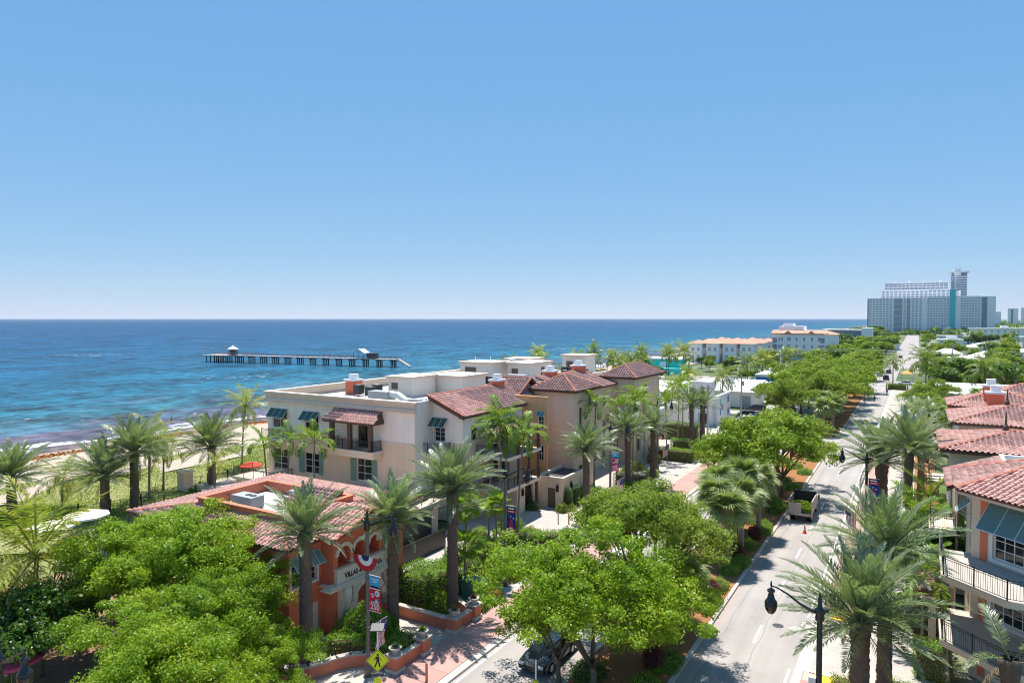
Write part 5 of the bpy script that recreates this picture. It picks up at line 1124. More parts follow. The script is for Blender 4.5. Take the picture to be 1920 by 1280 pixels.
# ------------------------------------------------------------------ broadleaf trees
T = [('spreading bright green tree between the garden and the entrance building', 'near_a', -40.6, 25.2, 1.18, .3), ('bright green tree hiding the side wall of the entrance building', 'near_b', -36.0, 26.0, .9, 1.2), ('dense bright green tree in the middle of the bottom left group', 'near_a', -32.2, 21.4, .95, 2.4), ('nearest bright green tree cut by the bottom edge', 'near_b', -29.8, 18.4, .9, 5.2),
     ('small bright tree leaning over the curved red wall', 'near_b', -29.2, 24.2, .62, 3.9), ('dark sea grape tree shading the sand patio', 'dark', -44.0, 19.8, .85, .5), ('second dark sea grape beside the garden coconut palm', 'dark', -47.8, 25.0, .7, 2.0),
     ('big airy tree in the median above the parked car', 'near_c', -15.4, 34.8, 1.2, .4), ('low bushy tree at the left kerb of the median, over the dark car', 'near_d', -17.4, 34.6, .66, 2.9), ('olive green tree behind the big median tree', 'near_d', -14.8, 43.8, 1.18, 1.8), ('median tree on the right of the airy one, dropping shade on the kerb', 'near_c', -13.9, 39.6, .78, 3.3),
     ('broad green median tree beyond the truck, right half', 'mid', -13.4, 85.0, 1.2, .2), ('broad green median tree beyond the truck, left half', 'mid', -16.6, 80.0, 1.18, 2.2), ('green median tree behind the broad pair', 'mid_o', -15.2, 93.0, 1.15, 4.0), ('green tree at the forecourt exit left of the median trees', 'mid', -22.5, 88.5, .62, 5.1),
     ('first bushy tree beyond the crossing, olive crown', 'mid_o', -15.4, 149, 1.3, .8), ('second bushy tree beyond the crossing', 'mid', -14.2, 158, 1.3, 2.8), ('third bushy tree beyond the crossing', 'mid_o', -17.0, 166, 1.4, 4.4), ('fourth bushy tree beyond the crossing', 'mid', -14.8, 176, 1.4, 1.3), ('fifth bushy tree beyond the crossing', 'mid', -15.5, 190, 1.3, 3.1), ('sixth bushy tree beyond the crossing', 'mid_o', -14.2, 204, 1.3, 5.0), ('last bushy tree before the far junction', 'mid', -14.6, 218, 1.35, .1), ('bushy tree left of the median beyond the crossing', 'mid', -21.5, 172, 1.05, 2.2),
     ('first of the roadside trees left of the far carriageway', 'mid_o', -21.6, 140, 1.15, 1.1), ('second of the roadside trees left of the far carriageway', 'mid', -23.6, 152, 1.2, 3.1), ('third of the roadside trees left of the far carriageway', 'mid', -22.0, 163, 1.25, 4.8), ('fourth of the roadside trees left of the far carriageway', 'mid_o', -24.4, 181, 1.3, .6), ('fifth of the roadside trees left of the far carriageway', 'mid', -22.6, 196, 1.3, 2.6),
     ('dark leafy tree squeezed between the villas and their palms', 'dark', 1.2, 56.0, 1.05, 1.0)]
for l, k, x, y, s, rz in T: tree(l, k, x, y, s, rz)
# ------------------------------------------------------------------ hedges and shrubs
S = [('round_shrub', 'rounded clipped shrub before the entrance portal', 'dome', -30.3, 32.6, (4.2, 3.6, 2.3), 'leaf_hedge', 150, .12, 0), ('hedge', 'hedge row behind the curved red wall', 'box', -29.2, 31.1, (4.6, 1.3, 1.2), 'leaf_hedge', 150, .12, .25), ('hedge', 'hedge behind the short wall by the flag', 'box', -28.0, 32.6, (2.6, 2.6, 1.0), 'leaf_hedge', 150, .12, 0),
     ('hedge', 'tall leafy hedge right of the entrance arch', 'box', -31.2, 39.6, (3.6, 3.4, 2.5), 'leaf_hedge', 140, .13, 0), ('shrub', 'glossy shrub under the tall date palm', 'dome', -29.4, 39.0, (2.4, 2.0, 1.2), 'leaf_mid', 150, .12, 0), ('shrub', 'dark green shrub beside the utility box', 'dome', -30.6, 42.6, (2.4, 2.4, 1.5), 'leaf_dark', 150, .13, 0),
     ('shrub', 'bright shrub right of the utility box', 'dome', -26.9, 40.7, (1.5, 1.7, 1.0), 'leaf_hedge', 150, .11, 0), ('hedge', 'yellow green hedge behind the utility box', 'dome', -28.6, 47.0, (3.4, 3.0, 1.1), 'leaf_yellow', 140, .12, 0), ('shrub', 'orange flowering shrub by the pavement', 'dome', -26.9, 42.6, (1.4, 1.4, .8), 'leaf_flower', 150, .11, 0),
     ('hedge', 'long curved hedge at the forecourt edge behind the flag', 'box', -30.6, 54.6, (6.5, 1.6, 1.3), 'leaf_hedge', 130, .12, .5), ('shrub', 'clipped ball shrub by the forecourt', 'ball', -33.6, 57.0, (1.7, 1.7, 1.7), 'leaf_hedge', 150, .11, 0), ('shrub', 'yellow edging shrub by the forecourt', 'dome', -32.0, 57.4, (2.2, 1.3, .8), 'leaf_yellow', 150, .11, 0), ('hedge', 'yellow green hedge right of the flag', 'dome', -26.9, 50.6, (2.4, 4.6, 1.4), 'leaf_yellow', 130, .12, 0),
     ('shrub', 'spiral clipped topiary by the garage', 'ball', -36.9, 65.9, (.9, .9, 2.2), 'leaf_dark', 170, .1, 0), ('shrub', 'low shrub at the foot of the topiary', 'dome', -36.4, 65.4, (2.2, 1.6, .8), 'leaf_dark', 150, .11, 0), ('shrub', 'column shrub right of the brown door', 'ball', -32.9, 67.6, (.9, .9, 2.4), 'leaf_dark', 170, .1, 0), ('shrub', 'second column shrub right of the brown door', 'ball', -32.6, 69.0, (.9, .9, 2.5), 'leaf_dark', 170, .1, 0), ('shrub', 'round yellow shrub by the brown door', 'dome', -32.9, 66.0, (1.3, 1.2, .9), 'leaf_yellow', 150, .11, 0), ('shrub', 'small yellow shrub behind the round one', 'dome', -32.3, 67.1, (1.1, 1.1, .7), 'leaf_yellow', 150, .11, 0),
     ('hedge', 'rounded hedge left of the second red banner', 'box', -30.8, 71.6, (4.6, 1.8, 1.6), 'leaf_hedge', 130, .12, .2), ('hedge', 'rounded hedge right of the second red banner', 'box', -27.6, 75.4, (3.6, 2.4, 1.7), 'leaf_hedge', 130, .12, .2), ('hedge', 'silvery clipped hedge behind the second red banner', 'box', -30.6, 81.0, (4.2, 2.0, 1.5), 'leaf_grey', 130, .11, .1), ('shrub', 'low green shrub by the forecourt drive', 'dome', -26.6, 78.4, (2.0, 2.6, .8), 'leaf_hedge', 140, .11, 0),
     ('hedge', 'long hedge before the fourth street lamp', 'box', -31.0, 99.0, (7.0, 2.0, 1.7), 'leaf_hedge', 110, .13, 0), ('hedge', 'upper hedge behind the purple banner', 'box', -31.0, 107.5, (5.5, 2.0, 1.7), 'leaf_hedge', 110, .13, 0), ('hedge', 'dark hedge left of the white sign wall', 'box', -35.0, 117, (6, 2, 2.8), 'leaf_dark', 110, .15, 0), ('shrub', 'bright shrub by the far forecourt exit', 'dome', -33.4, 90, (2.4, 2.4, 1.2), 'leaf_yellow', 130, .12, 0),
     ('hedge', 'half lit clipped hedge by the villa drive', 'box', .9, 46.6, (1.5, 1.6, 1.9), 'leaf_hedge', 170, .10, 0), ('hedge', 'low hedge along the far side of the villa drive', 'box', .4, 53.0, (3.6, 1.0, .7), 'leaf_hedge', 150, .10, .0), ('hedge', 'yellow hedge at the bottom right beside the lamp', 'box', -3.0, 41.9, (1.6, .9, .8), 'leaf_yellow', 170, .10, 0), ('hedge', 'low hedge in front of the villas at the bottom edge', 'box', .8, 43.0, (4.6, 1.0, .8), 'leaf_hedge', 150, .10, 0),
     ('shrub', 'bright shrub by the villa porch', 'dome', .4, 61.5, (1.8, 2.6, 2.2), 'leaf_yellow', 130, .12, 0), ('hedge', 'rounded hedge by the far junction under a palm', 'box', -4.9, 232, (5.5, 3, 1.6), 'leaf_hedge', 60, .2, 0),
     ('shrub', 'sea grape bush along the garden fence', 'dome', -60, 36, (9, 6, 1.8), 'leaf_mid', 90, .18, 0), ('shrub', 'bright bush by the left dune palms', 'dome', -77.5, 35.2, (6, 4, 1.5), 'leaf_hedge', 90, .16, 0), ('shrub', 'yucca green bush by the tiled roof end', 'dome', -60.5, 42, (6, 4, 1.6), 'leaf_dark', 90, .18, 0), ('shrub', 'tall leafy bush against the side wall of the entrance building', 'dome', -38, 28.0, (7, 2.6, 3.0), 'leaf_dark', 110, .15, 0),
     ('shrub', 'bush at the corner of the entrance building', 'dome', -33.4, 28.2, (2.6, 2.4, 2.6), 'leaf_mid', 130, .14, 0), ('shrub', 'garden shrub under the coconut palm', 'dome', -38.5, 14.5, (5, 3, 1.5), 'leaf_mid', 110, .15, 0), ('shrub', 'bright garden shrub by the left lamp', 'dome', -33.2, 13.0, (3, 3, 1.6), 'leaf_hedge', 130, .13, 0), ('shrub', 'shadowed garden shrub behind the pink umbrella', 'dome', -48.5, 19.4, (4, 4, 1.8), 'leaf_dark', 110, .15, 0)]
for nm, l, k, x, y, d, m, dn, lf, rz in S: shrub(nm, l, k, x, y, d, m, dn, lf, rz=rz, cat='hedge' if nm == 'hedge' else 'shrub', seed=int(abs(x*7+y)))
fs = [(-33.0, 44.5, 2.2, 'leaf_hedge'), (-31.2, 46.2, 2.0, 'leaf_mid'), (-33.8, 47.6, 2.4, 'leaf_dark'), (-29.6, 49.6, 2.0, 'leaf_hedge'), (-31.6, 49.0, 2.2, 'leaf_yellow'), (-33.6, 50.6, 2.2, 'leaf_hedge'), (-35.2, 53.4, 2.0, 'leaf_mid'), (-27.6, 55.0, 1.8, 'leaf_hedge'), (-28.2, 57.8, 1.8, 'leaf_mid'), (-34.8, 57.0, 1.6, 'leaf_hedge'), (-28.6, 66.6, 1.6, 'leaf_hedge'), (-29.8, 68.6, 1.8, 'leaf_dark'), (-27.4, 70.6, 1.6, 'leaf_mid'), (-31.9, 73.6, 1.8, 'leaf_hedge'), (-33.0, 85.4, 2.0, 'leaf_mid'), (-30.0, 87.0, 1.8, 'leaf_hedge'), (-32.6, 95.6, 2.0, 'leaf_dark'), (-28.4, 103.2, 1.8, 'leaf_hedge')]
for i, (x, y, s_, m_) in enumerate(fs): shrub('forecourt_shrub', ORD[i]+' of the leafy shrubs planted around the forecourt', 'dome', x, y, (s_, s_*1.1, s_*.62), m_, 130, .12, seed=80+i, group='shrubs around the forecourt')
# median planting: low hedges, red cordylines, tufts
mh = [(-12.9, 36.5), (-13.1, 49.4), (-13.0, 53.2), (-13.0, 57.4), (-13.1, 64.4), (-12.9, 71.2), (-13.0, 77.6), (-13.1, 80.2), (-14.8, 31.6), (-14.9, 54.6)]
for i, (x, y) in enumerate(mh): shrub('ground_hedge', 'low mounded green hedge in the median, %s from the camera' % ('second', 'third', 'fifth', 'sixth', 'seventh', 'eighth', 'ninth', 'tenth', 'first', 'fourth')[i], 'dome', x, y, (1.6, 2.4, .75), 'leaf_hedge', 160, .10, seed=i, group='low hedges in the median', cat='hedge')
rc = [(-13.3, 39.2), (-13.1, 51.6), (-13.2, 60.9), (-13.0, 67.2), (-14.6, 43.5)]
for i, (x, y) in enumerate(rc): shrub('cordyline', 'dark red leafed shrub in the median, %s one from the camera' % ('first', 'third', 'fourth', 'fifth', 'second')[i], 'ball', x, y, (1.2, 1.2, 1.2), 'leaf_red', 190, .22, seed=30+i, group='red leafed shrubs in the median', aspect=.3)
for i in range(26):
    x, y = -12.85-(i % 3)*1.7, 30+i*3.3
    shrub('ground_cover_shrub', ORD[i]+' small green shrub filling the median bed', 'dome', x+.2*math.sin(i*2.1), y, (1.9, 2.8, .65), ('leaf_hedge', 'leaf_mid', 'leaf_dark')[i % 3], 150, .11, seed=60+i, group='small shrubs filling the median')
SPK = [('bromeliad with arching pale blades in the planter', -29.6, 37.9, 1.0, 'leaf_yellow'), ('spiky plant at the foot of the tall date palm', -28.9, 37.7, .8, 'leaf_olive'), ('spiky agave by the dune fence', -62.5, 36.2, 1.4, 'leaf_grey'), ('pale agave between umbrellas and fence', -65.0, 37.5, 1.5, 'leaf_grey'), ('agave clump on the patio edge', -60.2, 33.2, 1.3, 'leaf_grey'), ('green yucca by the terrace wall', -74.0, 50.4, 1.5, 'leaf_dark'), ('young palm sprout in the garden shade', -43.4, 17.4, 1.6, 'leaf_olive'), ('spiky fern palm at the bottom right by the villas', 1.6, 39.6, 1.5, 'frond_xmas'), ('spiky yucca beside the entrance building corner', -34.6, 27.4, 1.6, 'leaf_dark'), ('tall yucca behind the bottom left trees', -36.0, 27.6, 2.0, 'leaf_dark'), ('agave in the sand by the pool chairs', -57, 30.0, 1.3, 'leaf_grey'), ('agave clump right of the patio', -62.0, 30.5, 1.3, 'leaf_olive'), ('agave clump under the date palm pair', -68.0, 39.0, 1.4, 'leaf_grey'), ('grassy tuft by the tiled roof end', -56, 35.0, 1.3, 'leaf_grey')]
for i, (l, x, y, L, m) in enumerate(SPK): spiky('agave' if 'agave' in l else 'yucca', l, x, y, L, m, 60, .09, seed=i)
# ------------------------------------------------------------------ far side of the block, hotel, houses and towers
def block(b, x0, x1, y0, y1, z0, z1, mat, name='wall'): return MB().box(x0, x1, y0, y1, z0, z1).build(name, mat, b)
def winrow(b, F, us, zs, w, h, mat='glass', fr=.12):
    for z in zs:
        for u in us:
            m = MB(); F.box(m, u-.07, u+w+.07, z-.07, z+h+.07, .0, .04); o = m.build('window', 'white_frame', b); m = MB(); F.box(m, u, u+w/2-.03, z, z+h, .02, .055); F.box(m, u+w/2+.03, u+w, z, z+h, .02, .055); m.build('pane', mat, o)
def motel():
    b = thing('motel', 'white two-storey motel with curved white roofs and blue seahorse-like trims', 'building')
    block(b, -58, -37.2, 134.5, 148, 0, 6.3, 'white_paint')
    for i, (y0, y1) in enumerate(((134, 141), (141.2, 148.4))):
        m = MB(); n = 10; pts = [(-58.5 if 0 else -58.5+21.6*0, y0+(y1-y0)*k/n, 6.25+1.3*math.sin(math.pi*k/n)**.8) for k in range(n+1)]
        for k in range(n):
            a, c = pts[k], pts[k+1]; m.add([(-58.6, a[1], a[2]), (-37.0, a[1], a[2]), (-37.0, c[1], c[2]), (-58.6, c[1], c[2])], [(0, 1, 2, 3)])
        m.add([(-37.0, p[1], p[2]) for p in pts], [tuple(range(n+1))]); m.add([(-58.6, p[1], p[2]) for p in pts], [tuple(range(n+1))[::-1]]); m.build('curved_roof', 'white_roof', b)
    block(b, -38.8, -34.4, 134.3, 136.2, 0, 8.6, 'white_paint', 'tower_wall'); block(b, -34.4, -33.8, 136.2, 147.5, 0, 5.6, 'white_paint', 'screen_wall')
    F = Face((-58, 134.5, 0), (1, 0, 0), (0, -1, 0)); winrow(b, F, (2, 6, 10, 14), (1.0, 4.2), 1.3, 1.3)
    G = Face((-33.8, 136.2, 0), (0, 1, 0), (1, 0, 0))
    for u, z, mt in ((8.6, 3.6, 'sky_blue_trim'), (9.4, 3.7, 'bright_blue'), (8.6, 1.0, 'sky_blue_trim'), (9.4, 1.1, 'bright_blue'), (2.5, 3.6, 'sky_blue_trim'), (3.6, 2.6, 'flag_red'), (4.6, 2.4, 'bright_blue'), (2.6, 1.6, 'bright_blue')):
        m = MB()
        for k in range(5): G.box(m, u+.12*math.sin(k*1.6), u+.42+.12*math.sin(k*1.6), z+k*.26, z+k*.26+.24, .01, .06)
        m.build('wall_ornament', mt, b)
    block(b, -37.2, -33.9, 134.6, 136, 2.75, 3.0, 'white_paint', 'porch_roof'); block(b, -36.9, -36.7, 134.28, 134.3, .3, 2.5, 'far_dark', 'doorway'); block(b, -36.6, -35.0, 134.26, 134.29, .3, 2.4, 'glass', 'doorway'); block(b, -36.6, -35.0, 134.26, 134.29, 3.4, 5.4, 'glass', 'window')
    s = thing('sign_wall', 'pale stone sign wall standing before the white motel', 'wall'); block(s, -42, -36.6, 126.0, 126.6, 0, 5.2, 'cream_up', 'slab')
    for k in range(4): m = MB(); m.box(-40.6+k*.75, -40.2+k*.75, 125.95, 126.0, 3.2-.0*k, 3.35); m.build('raised_letter', 'sky_blue_trim' if 0 else 'grey_metal', s)
    m = MB(); m.box(-38.8, -38.1, 125.96, 126.0, 1.1, 1.7); m.build('plaque', 'dark_metal', s)
    h = thing('curved_roof_house', 'white house with sloping white roof beside the car park', 'house'); block(h, -46, -32.6, 166, 178, 0, 3.6, 'white_paint')
    m = MB(); n = 8; pts = [(165.2+13*k/n, 3.6+1.9*math.sin(math.pi*.5*k/n)) for k in range(n+1)]
    for k in range(n): m.solid([(-46.4, pts[k][0], pts[k][1]), (-32.1, pts[k][0], pts[k][1]), (-32.1, pts[k+1][0], pts[k+1][1]), (-46.4, pts[k+1][0], pts[k+1][1])], (0, 0, .18))
    m.build('curved_roof', 'white_roof', h); F = Face((-46, 166, 0), (1, 0, 0), (0, -1, 0)); winrow(h, F, (3, 6), (.8,), 1, 1.4); block(h, -35.8, -33.4, 165.93, 165.98, 0, 2.8, 'far_dark', 'doorway')
    g = thing('low_white_house', 'grey-walled low house with white roof behind the motel', 'house'); block(g, -52, -34, 188, 196, 0, 3.4, 'cream_up'); block(g, -52.6, -33.4, 187.4, 196.6, 3.4, 3.8, 'white_roof', 'roof'); F = Face((-52, 188, 0), (1, 0, 0), (0, -1, 0)); winrow(g, F, (3, 7, 11), (1,), 1.6, 1.3)
    g = thing('white_bungalow', 'white flat bungalow right beside the long cream building', 'house'); block(g, -60, -41, 121.5, 127, 0, 3.9, 'white_paint'); block(g, -60.6, -40.6, 121, 127.5, 3.9, 4.3, 'white_roof', 'roof')
for l, x, y, z in (('rooftop air unit on the curved-roof house', -40, 172, 5.4), ('rooftop air unit on the low white house', -46, 191, 3.8), ('second rooftop air unit on the low white house', -39, 192, 3.8), ('rooftop air unit on the white bungalow', -50, 124, 4.3)):
    t = thing('rooftop_air_unit', l, 'air conditioner', (x, y, z)); MB().box(0, 1.4, 0, 1.2, .15, 1.1).build('cabinet', 'light_metal', t); MB().lathe([(.4, 1.1), (.4, 1.16), (.1, 1.2)], (.7, .6, 0), 12).build('fan', 'dark_metal', t)
motel()
def teal():
    b = thing('teal_building', 'turquoise flat-roofed building near the beach behind palms', 'building'); block(b, -92, -76, 252, 264, 0, 5.4, 'teal_wall'); block(b, -92.4, -75.6, 251.6, 264.4, 5.4, 5.9, 'white_roof', 'roof'); block(b, -84, -81.5, 251.5, 252, 1.2, 4.6, 'white_paint', 'panel'); block(b, -86, -74, 246, 249, 0, 2.6, 'teal_wall', 'pool_wall')
    b = thing('blue_building', 'bright blue low building with white roof and red tiled slope', 'building'); block(b, -40, -28, 206, 222, 0, 4.2, 'bright_blue'); block(b, -40.3, -27.7, 205.7, 222.3, 4.2, 4.9, 'white_roof', 'parapet'); m = MB(); m.solid([(-31, 206, 5.0), (-27.0, 206, 4.6), (-26, 218, 7.2), (-29, 218, 7.4)], (0, 0, .25)); m.build('tiled_slope', 'ridge_tile', b)
    for x, y in ((-37, 212), (-34, 216), (-38.5, 217)): block(b, x, x+1.3, y, y+1.3, 4.9, 6.0, 'light_metal', 'air_conditioner')
    b = thing('beach_villas', 'row of white beach villas with orange tiled roofs, left of the white hotel', 'building')
    for i, (x0, x1, y0, y1) in enumerate([(-94+7.4*k+1.5*(j % 2), -94+7.4*k+1.5*(j % 2)+7.2, 322+13*j+2*k, 322+13*j+2*k+12) for j in range(4) for k in range(4)]):
        block(b, x0+.6, x1-.6, y0+.6, y1-.6, 0, 9.2, 'far_white'); cx, cy = (x0+x1)/2, (y0+y1)/2; m = MB()
        rr_ = .5*((i*7) % 5)/4; m.add([(x0, y0, 9.2), (x1, y0, 9.2), (x1, y1, 9.2), (x0, y1, 9.2), (cx, y0+3.5, 10.7+rr_), (cx, y1-3.5, 10.7+rr_)], [(0, 1, 4), (1, 2, 5, 4), (2, 3, 5), (3, 0, 4, 5), (3, 2, 1, 0)]); m.build('roof', 'far_orange_roof', b)
        F = Face((x0+.6, y0+.6, 0), (1, 0, 0), (0, -1, 0)); winrow(b, F, (1.2, 3.8), (2.2, 5.8), 1.2, 1.5, 'far_dark')
    b = thing('white_hotel', 'four-storey white hotel with orange tiled eaves and arched windows', 'building'); block(b, -64, -39, 370, 392, 0, 13.4, 'far_white'); block(b, -39, -34.5, 366, 388, 0, 13.0, 'far_white', 'wing')
    m = MB()
    for k in range(5): xa = -64.6+k*5.2; m.add([(xa, 369.4, 13.2), (xa+5.0, 369.4, 13.2), (xa+5.0, 376, 15.2), (xa, 376, 15.2)], [(0, 1, 2, 3)])
    m.solid([(-64.8, 369.3, 13.1), (-38.4, 369.3, 13.1), (-38.4, 369.3, 13.5), (-64.8, 369.3, 13.5)], (0, .5, 0)); m.add([(-39.4, 365.4, 13.1), (-33.9, 365.4, 13.1), (-33.9, 388, 13.1), (-39.4, 388, 14.6)], [(0, 1, 2, 3)]); m.add([(-64.8, 369.3, 13.1), (-38.4, 369.3, 13.1), (-38.4, 376, 15.1), (-64.8, 376, 15.1)], [(0, 1, 2, 3)]); m.build('roof', 'far_orange_roof', b)
    for xa, wd in ((-59, 5), (-47.5, 4)): m = MB(); m.add([(xa, 369.2, 13.0), (xa+wd, 369.2, 13.0), (xa+wd/2, 369.2, 14.9), (xa, 376, 13.0), (xa+wd, 376, 13), (xa+wd/2, 376, 14.9)], [(0, 1, 2), (1, 4, 5, 2), (3, 0, 2, 5)]); m.build('roof_gable', 'far_orange_roof', b)
    F = Face((-64, 370, 0), (1, 0, 0), (0, -1, 0))
    for z in (2.2, 5.8, 9.6): winrow(b, F, (3.0, 4.3, 7.0, 8.0, 11.2, 14.8, 18.4, 21.6), (z,), .8, 1.9, 'far_dark')
    m = MB()
    for z in (1.6, 5.2, 8.8):
        for u in (-.05, 22.6): F.box(m, u, u+2.3, z, z+2.5, .02, .1)
    m.build('balcony_recess', 'far_dark', b)
    block(b, -62, -50, 376, 388, 13.4, 17, 'far_white', 'penthouse'); block(b, -60, -55, 377, 384, 17, 18.5, 'far_white', 'stair_house')
    b = thing('glass_block', 'low building with dark glass front behind the white hotel', 'building'); block(b, -52, -26, 480, 500, 0, 13.4, 'far_white'); block(b, -50, -30, 479.6, 480, 9.5, 13, 'far_blue_glass', 'glass_front'); block(b, -53, -25, 479, 501, 13.4, 14.0, 'white_roof', 'roof'); block(b, -30, -24, 478, 490, 0, 15, 'far_white', 'end_tower')
    b = thing('tan_stub_house', 'small house with orange tile roof in front of the tower base', 'house'); block(b, -18, -10, 520, 530, 0, 6, 'far_white'); m = MB(); m.add([(-18.5, 519.5, 6), (-9.5, 519.5, 6), (-9.5, 530.5, 6), (-18.5, 530.5, 6), (-14, 525, 8.6)], [(0, 1, 4), (1, 2, 4), (2, 3, 4), (3, 0, 4)]); m.build('roof', 'far_orange_roof', b)
teal()
def towers():
    b = thing('tower_block', 'huge white condominium slab with turquoise stripe on the skyline', 'building')
    Y = 1040; block(b, -58.5, 10, Y, Y+22, 0, 48, 'far_white'); block(b, 10, 68.5, Y+2, Y+24, 0, 49.5, 'far_grey', 'wing'); block(b, 68.5, 84, Y+4, Y+30, 0, 49, 'far_grey', 'end_block')
    block(b, -45, 14, Y+30, Y+50, 0, 60, 'far_white', 'back_slab'); block(b, 14, 48, Y+30, Y+50, 0, 58, 'far_white', 'back_slab'); block(b, -41, 36, Y+55, Y+75, 0, 70, 'far_white', 'rear_slab')
    block(b, 35, 41.5, Y+1.5, Y+2.5, 6, 58, 'far_turquoise', 'turquoise_stripe')
    F = Face((-58.5, Y, 0), (1, 0, 0), (0, -1, 0)); G = Face((10, Y+2, 0), (1, 0, 0), (0, -1, 0))
    m = MB(); s = MB()
    for k in range(14):
        z = 4+k*3.2
        for u in list(range(2, 28, 4)) + [42, 51.5, 55.5, 60]: F.box(m, u+.3, u+3.0, z, z+1.5, .01, .14)
        for u in range(1, 57, 3):
            if 22 < u < 35: continue
            G.box(m, u+.2, u+2.2, z, z+1.4, .01, .14)
        F.box(s, 31, 41, z-.8, z-.3, .02, .9); F.box(s, 46, 50, z-.8, z-.3, .02, .8)
    F.box(m, 31, 41, 2, 47.5, .01, .06); F.box(m, 46, 50, 2, 47.5, .01, .06); F.box(m, -.1, 1.5, 3, 47, .02, .3)
    P = Face((-45, Y+30, 0), (1, 0, 0), (0, -1, 0)); Q = Face((-41, Y+55, 0), (1, 0, 0), (0, -1, 0))
    for z in (49.5, 52.6, 56):
        for u in range(2, 88, 5): P.box(m, u+.3, u+3.6, z, z+1.8, .01, .14)
    for z in (61.5, 64.8, 67.6):
        for u in range(1, 76, 5): Q.box(m, u, u+4.4, z, z+2.0, .01, .14)
    o = m.build('tower_windows', 'far_dark', b); o['kind'] = 'stuff'; o = s.build('balcony_slabs', 'far_white', b); o['kind'] = 'stuff'
    for k in range(4): block(b, -30+k*18, -26+k*18, Y+58, Y+62, 70, 73.5, 'far_white', 'roof_house')
    block(b, -42, 37, Y+54.5, Y+76, 70, 70.8, 'far_grey', 'roof_slab'); block(b, -59.5, 70, Y-.6, Y+3, 48.5, 49.9, 'far_grey', 'roof_edge') if 0 else None
    block(b, 69.5, 75, Y+3.6, Y+4, 4, 48, 'far_blue_glass', 'glass_strip')
    b = thing('tall_tower', 'tallest grey tower with wide roof slab, rising behind the white slab', 'building')
    block(b, 39, 57, 1120, 1140, 0, 80, 'far_grey'); block(b, 35.5, 59.5, 1117, 1142, 84, 86, 'far_white', 'roof_slab'); block(b, 42, 50, 1118, 1130, 80, 90, 'far_white', 'lift_house'); block(b, 40, 57, 1121, 1139, 80, 84, 'far_dark', 'top_floor')
    m = MB()
    for k in range(22): m.box(45, 57.5, 1119.4, 1120, 12+k*3.2, 13.3+k*3.2)
    o = m.build('window_bands', 'far_dark', b); o['kind'] = 'stuff'; m = MB()
    for k in range(22): m.box(38.4, 43, 1119.3, 1120, 12+k*3.2, 13.6+k*3.2)
    o = m.build('balcony_bands', 'far_blue_glass', b); o['kind'] = 'stuff'
    for i, (x, y, w, h, l) in enumerate(((240, 2600, 26, 52, 'left tower of the hazy far pair at the right edge'), (273, 2600, 30, 54, 'right tower of the hazy far pair at the right edge'), (150, 2100, 30, 38, 'pale distant tower between the white slab and the far pair'), (120, 1900, 10, 30, 'narrow distant tower just right of the white slab'))):
        b = thing('distant_tower', l, 'tower'); block(b, x, x+w, y, y+20, 0, h, 'far_grey'); block(b, x+w*.3, x+w*.5, y-.5, y, 3, h-2, 'far_blue_glass', 'glass_strip'); block(b, x+w*.35, x+w*.65, y+4, y+12, h, h+3.5, 'far_grey', 'lift_house')
towers()
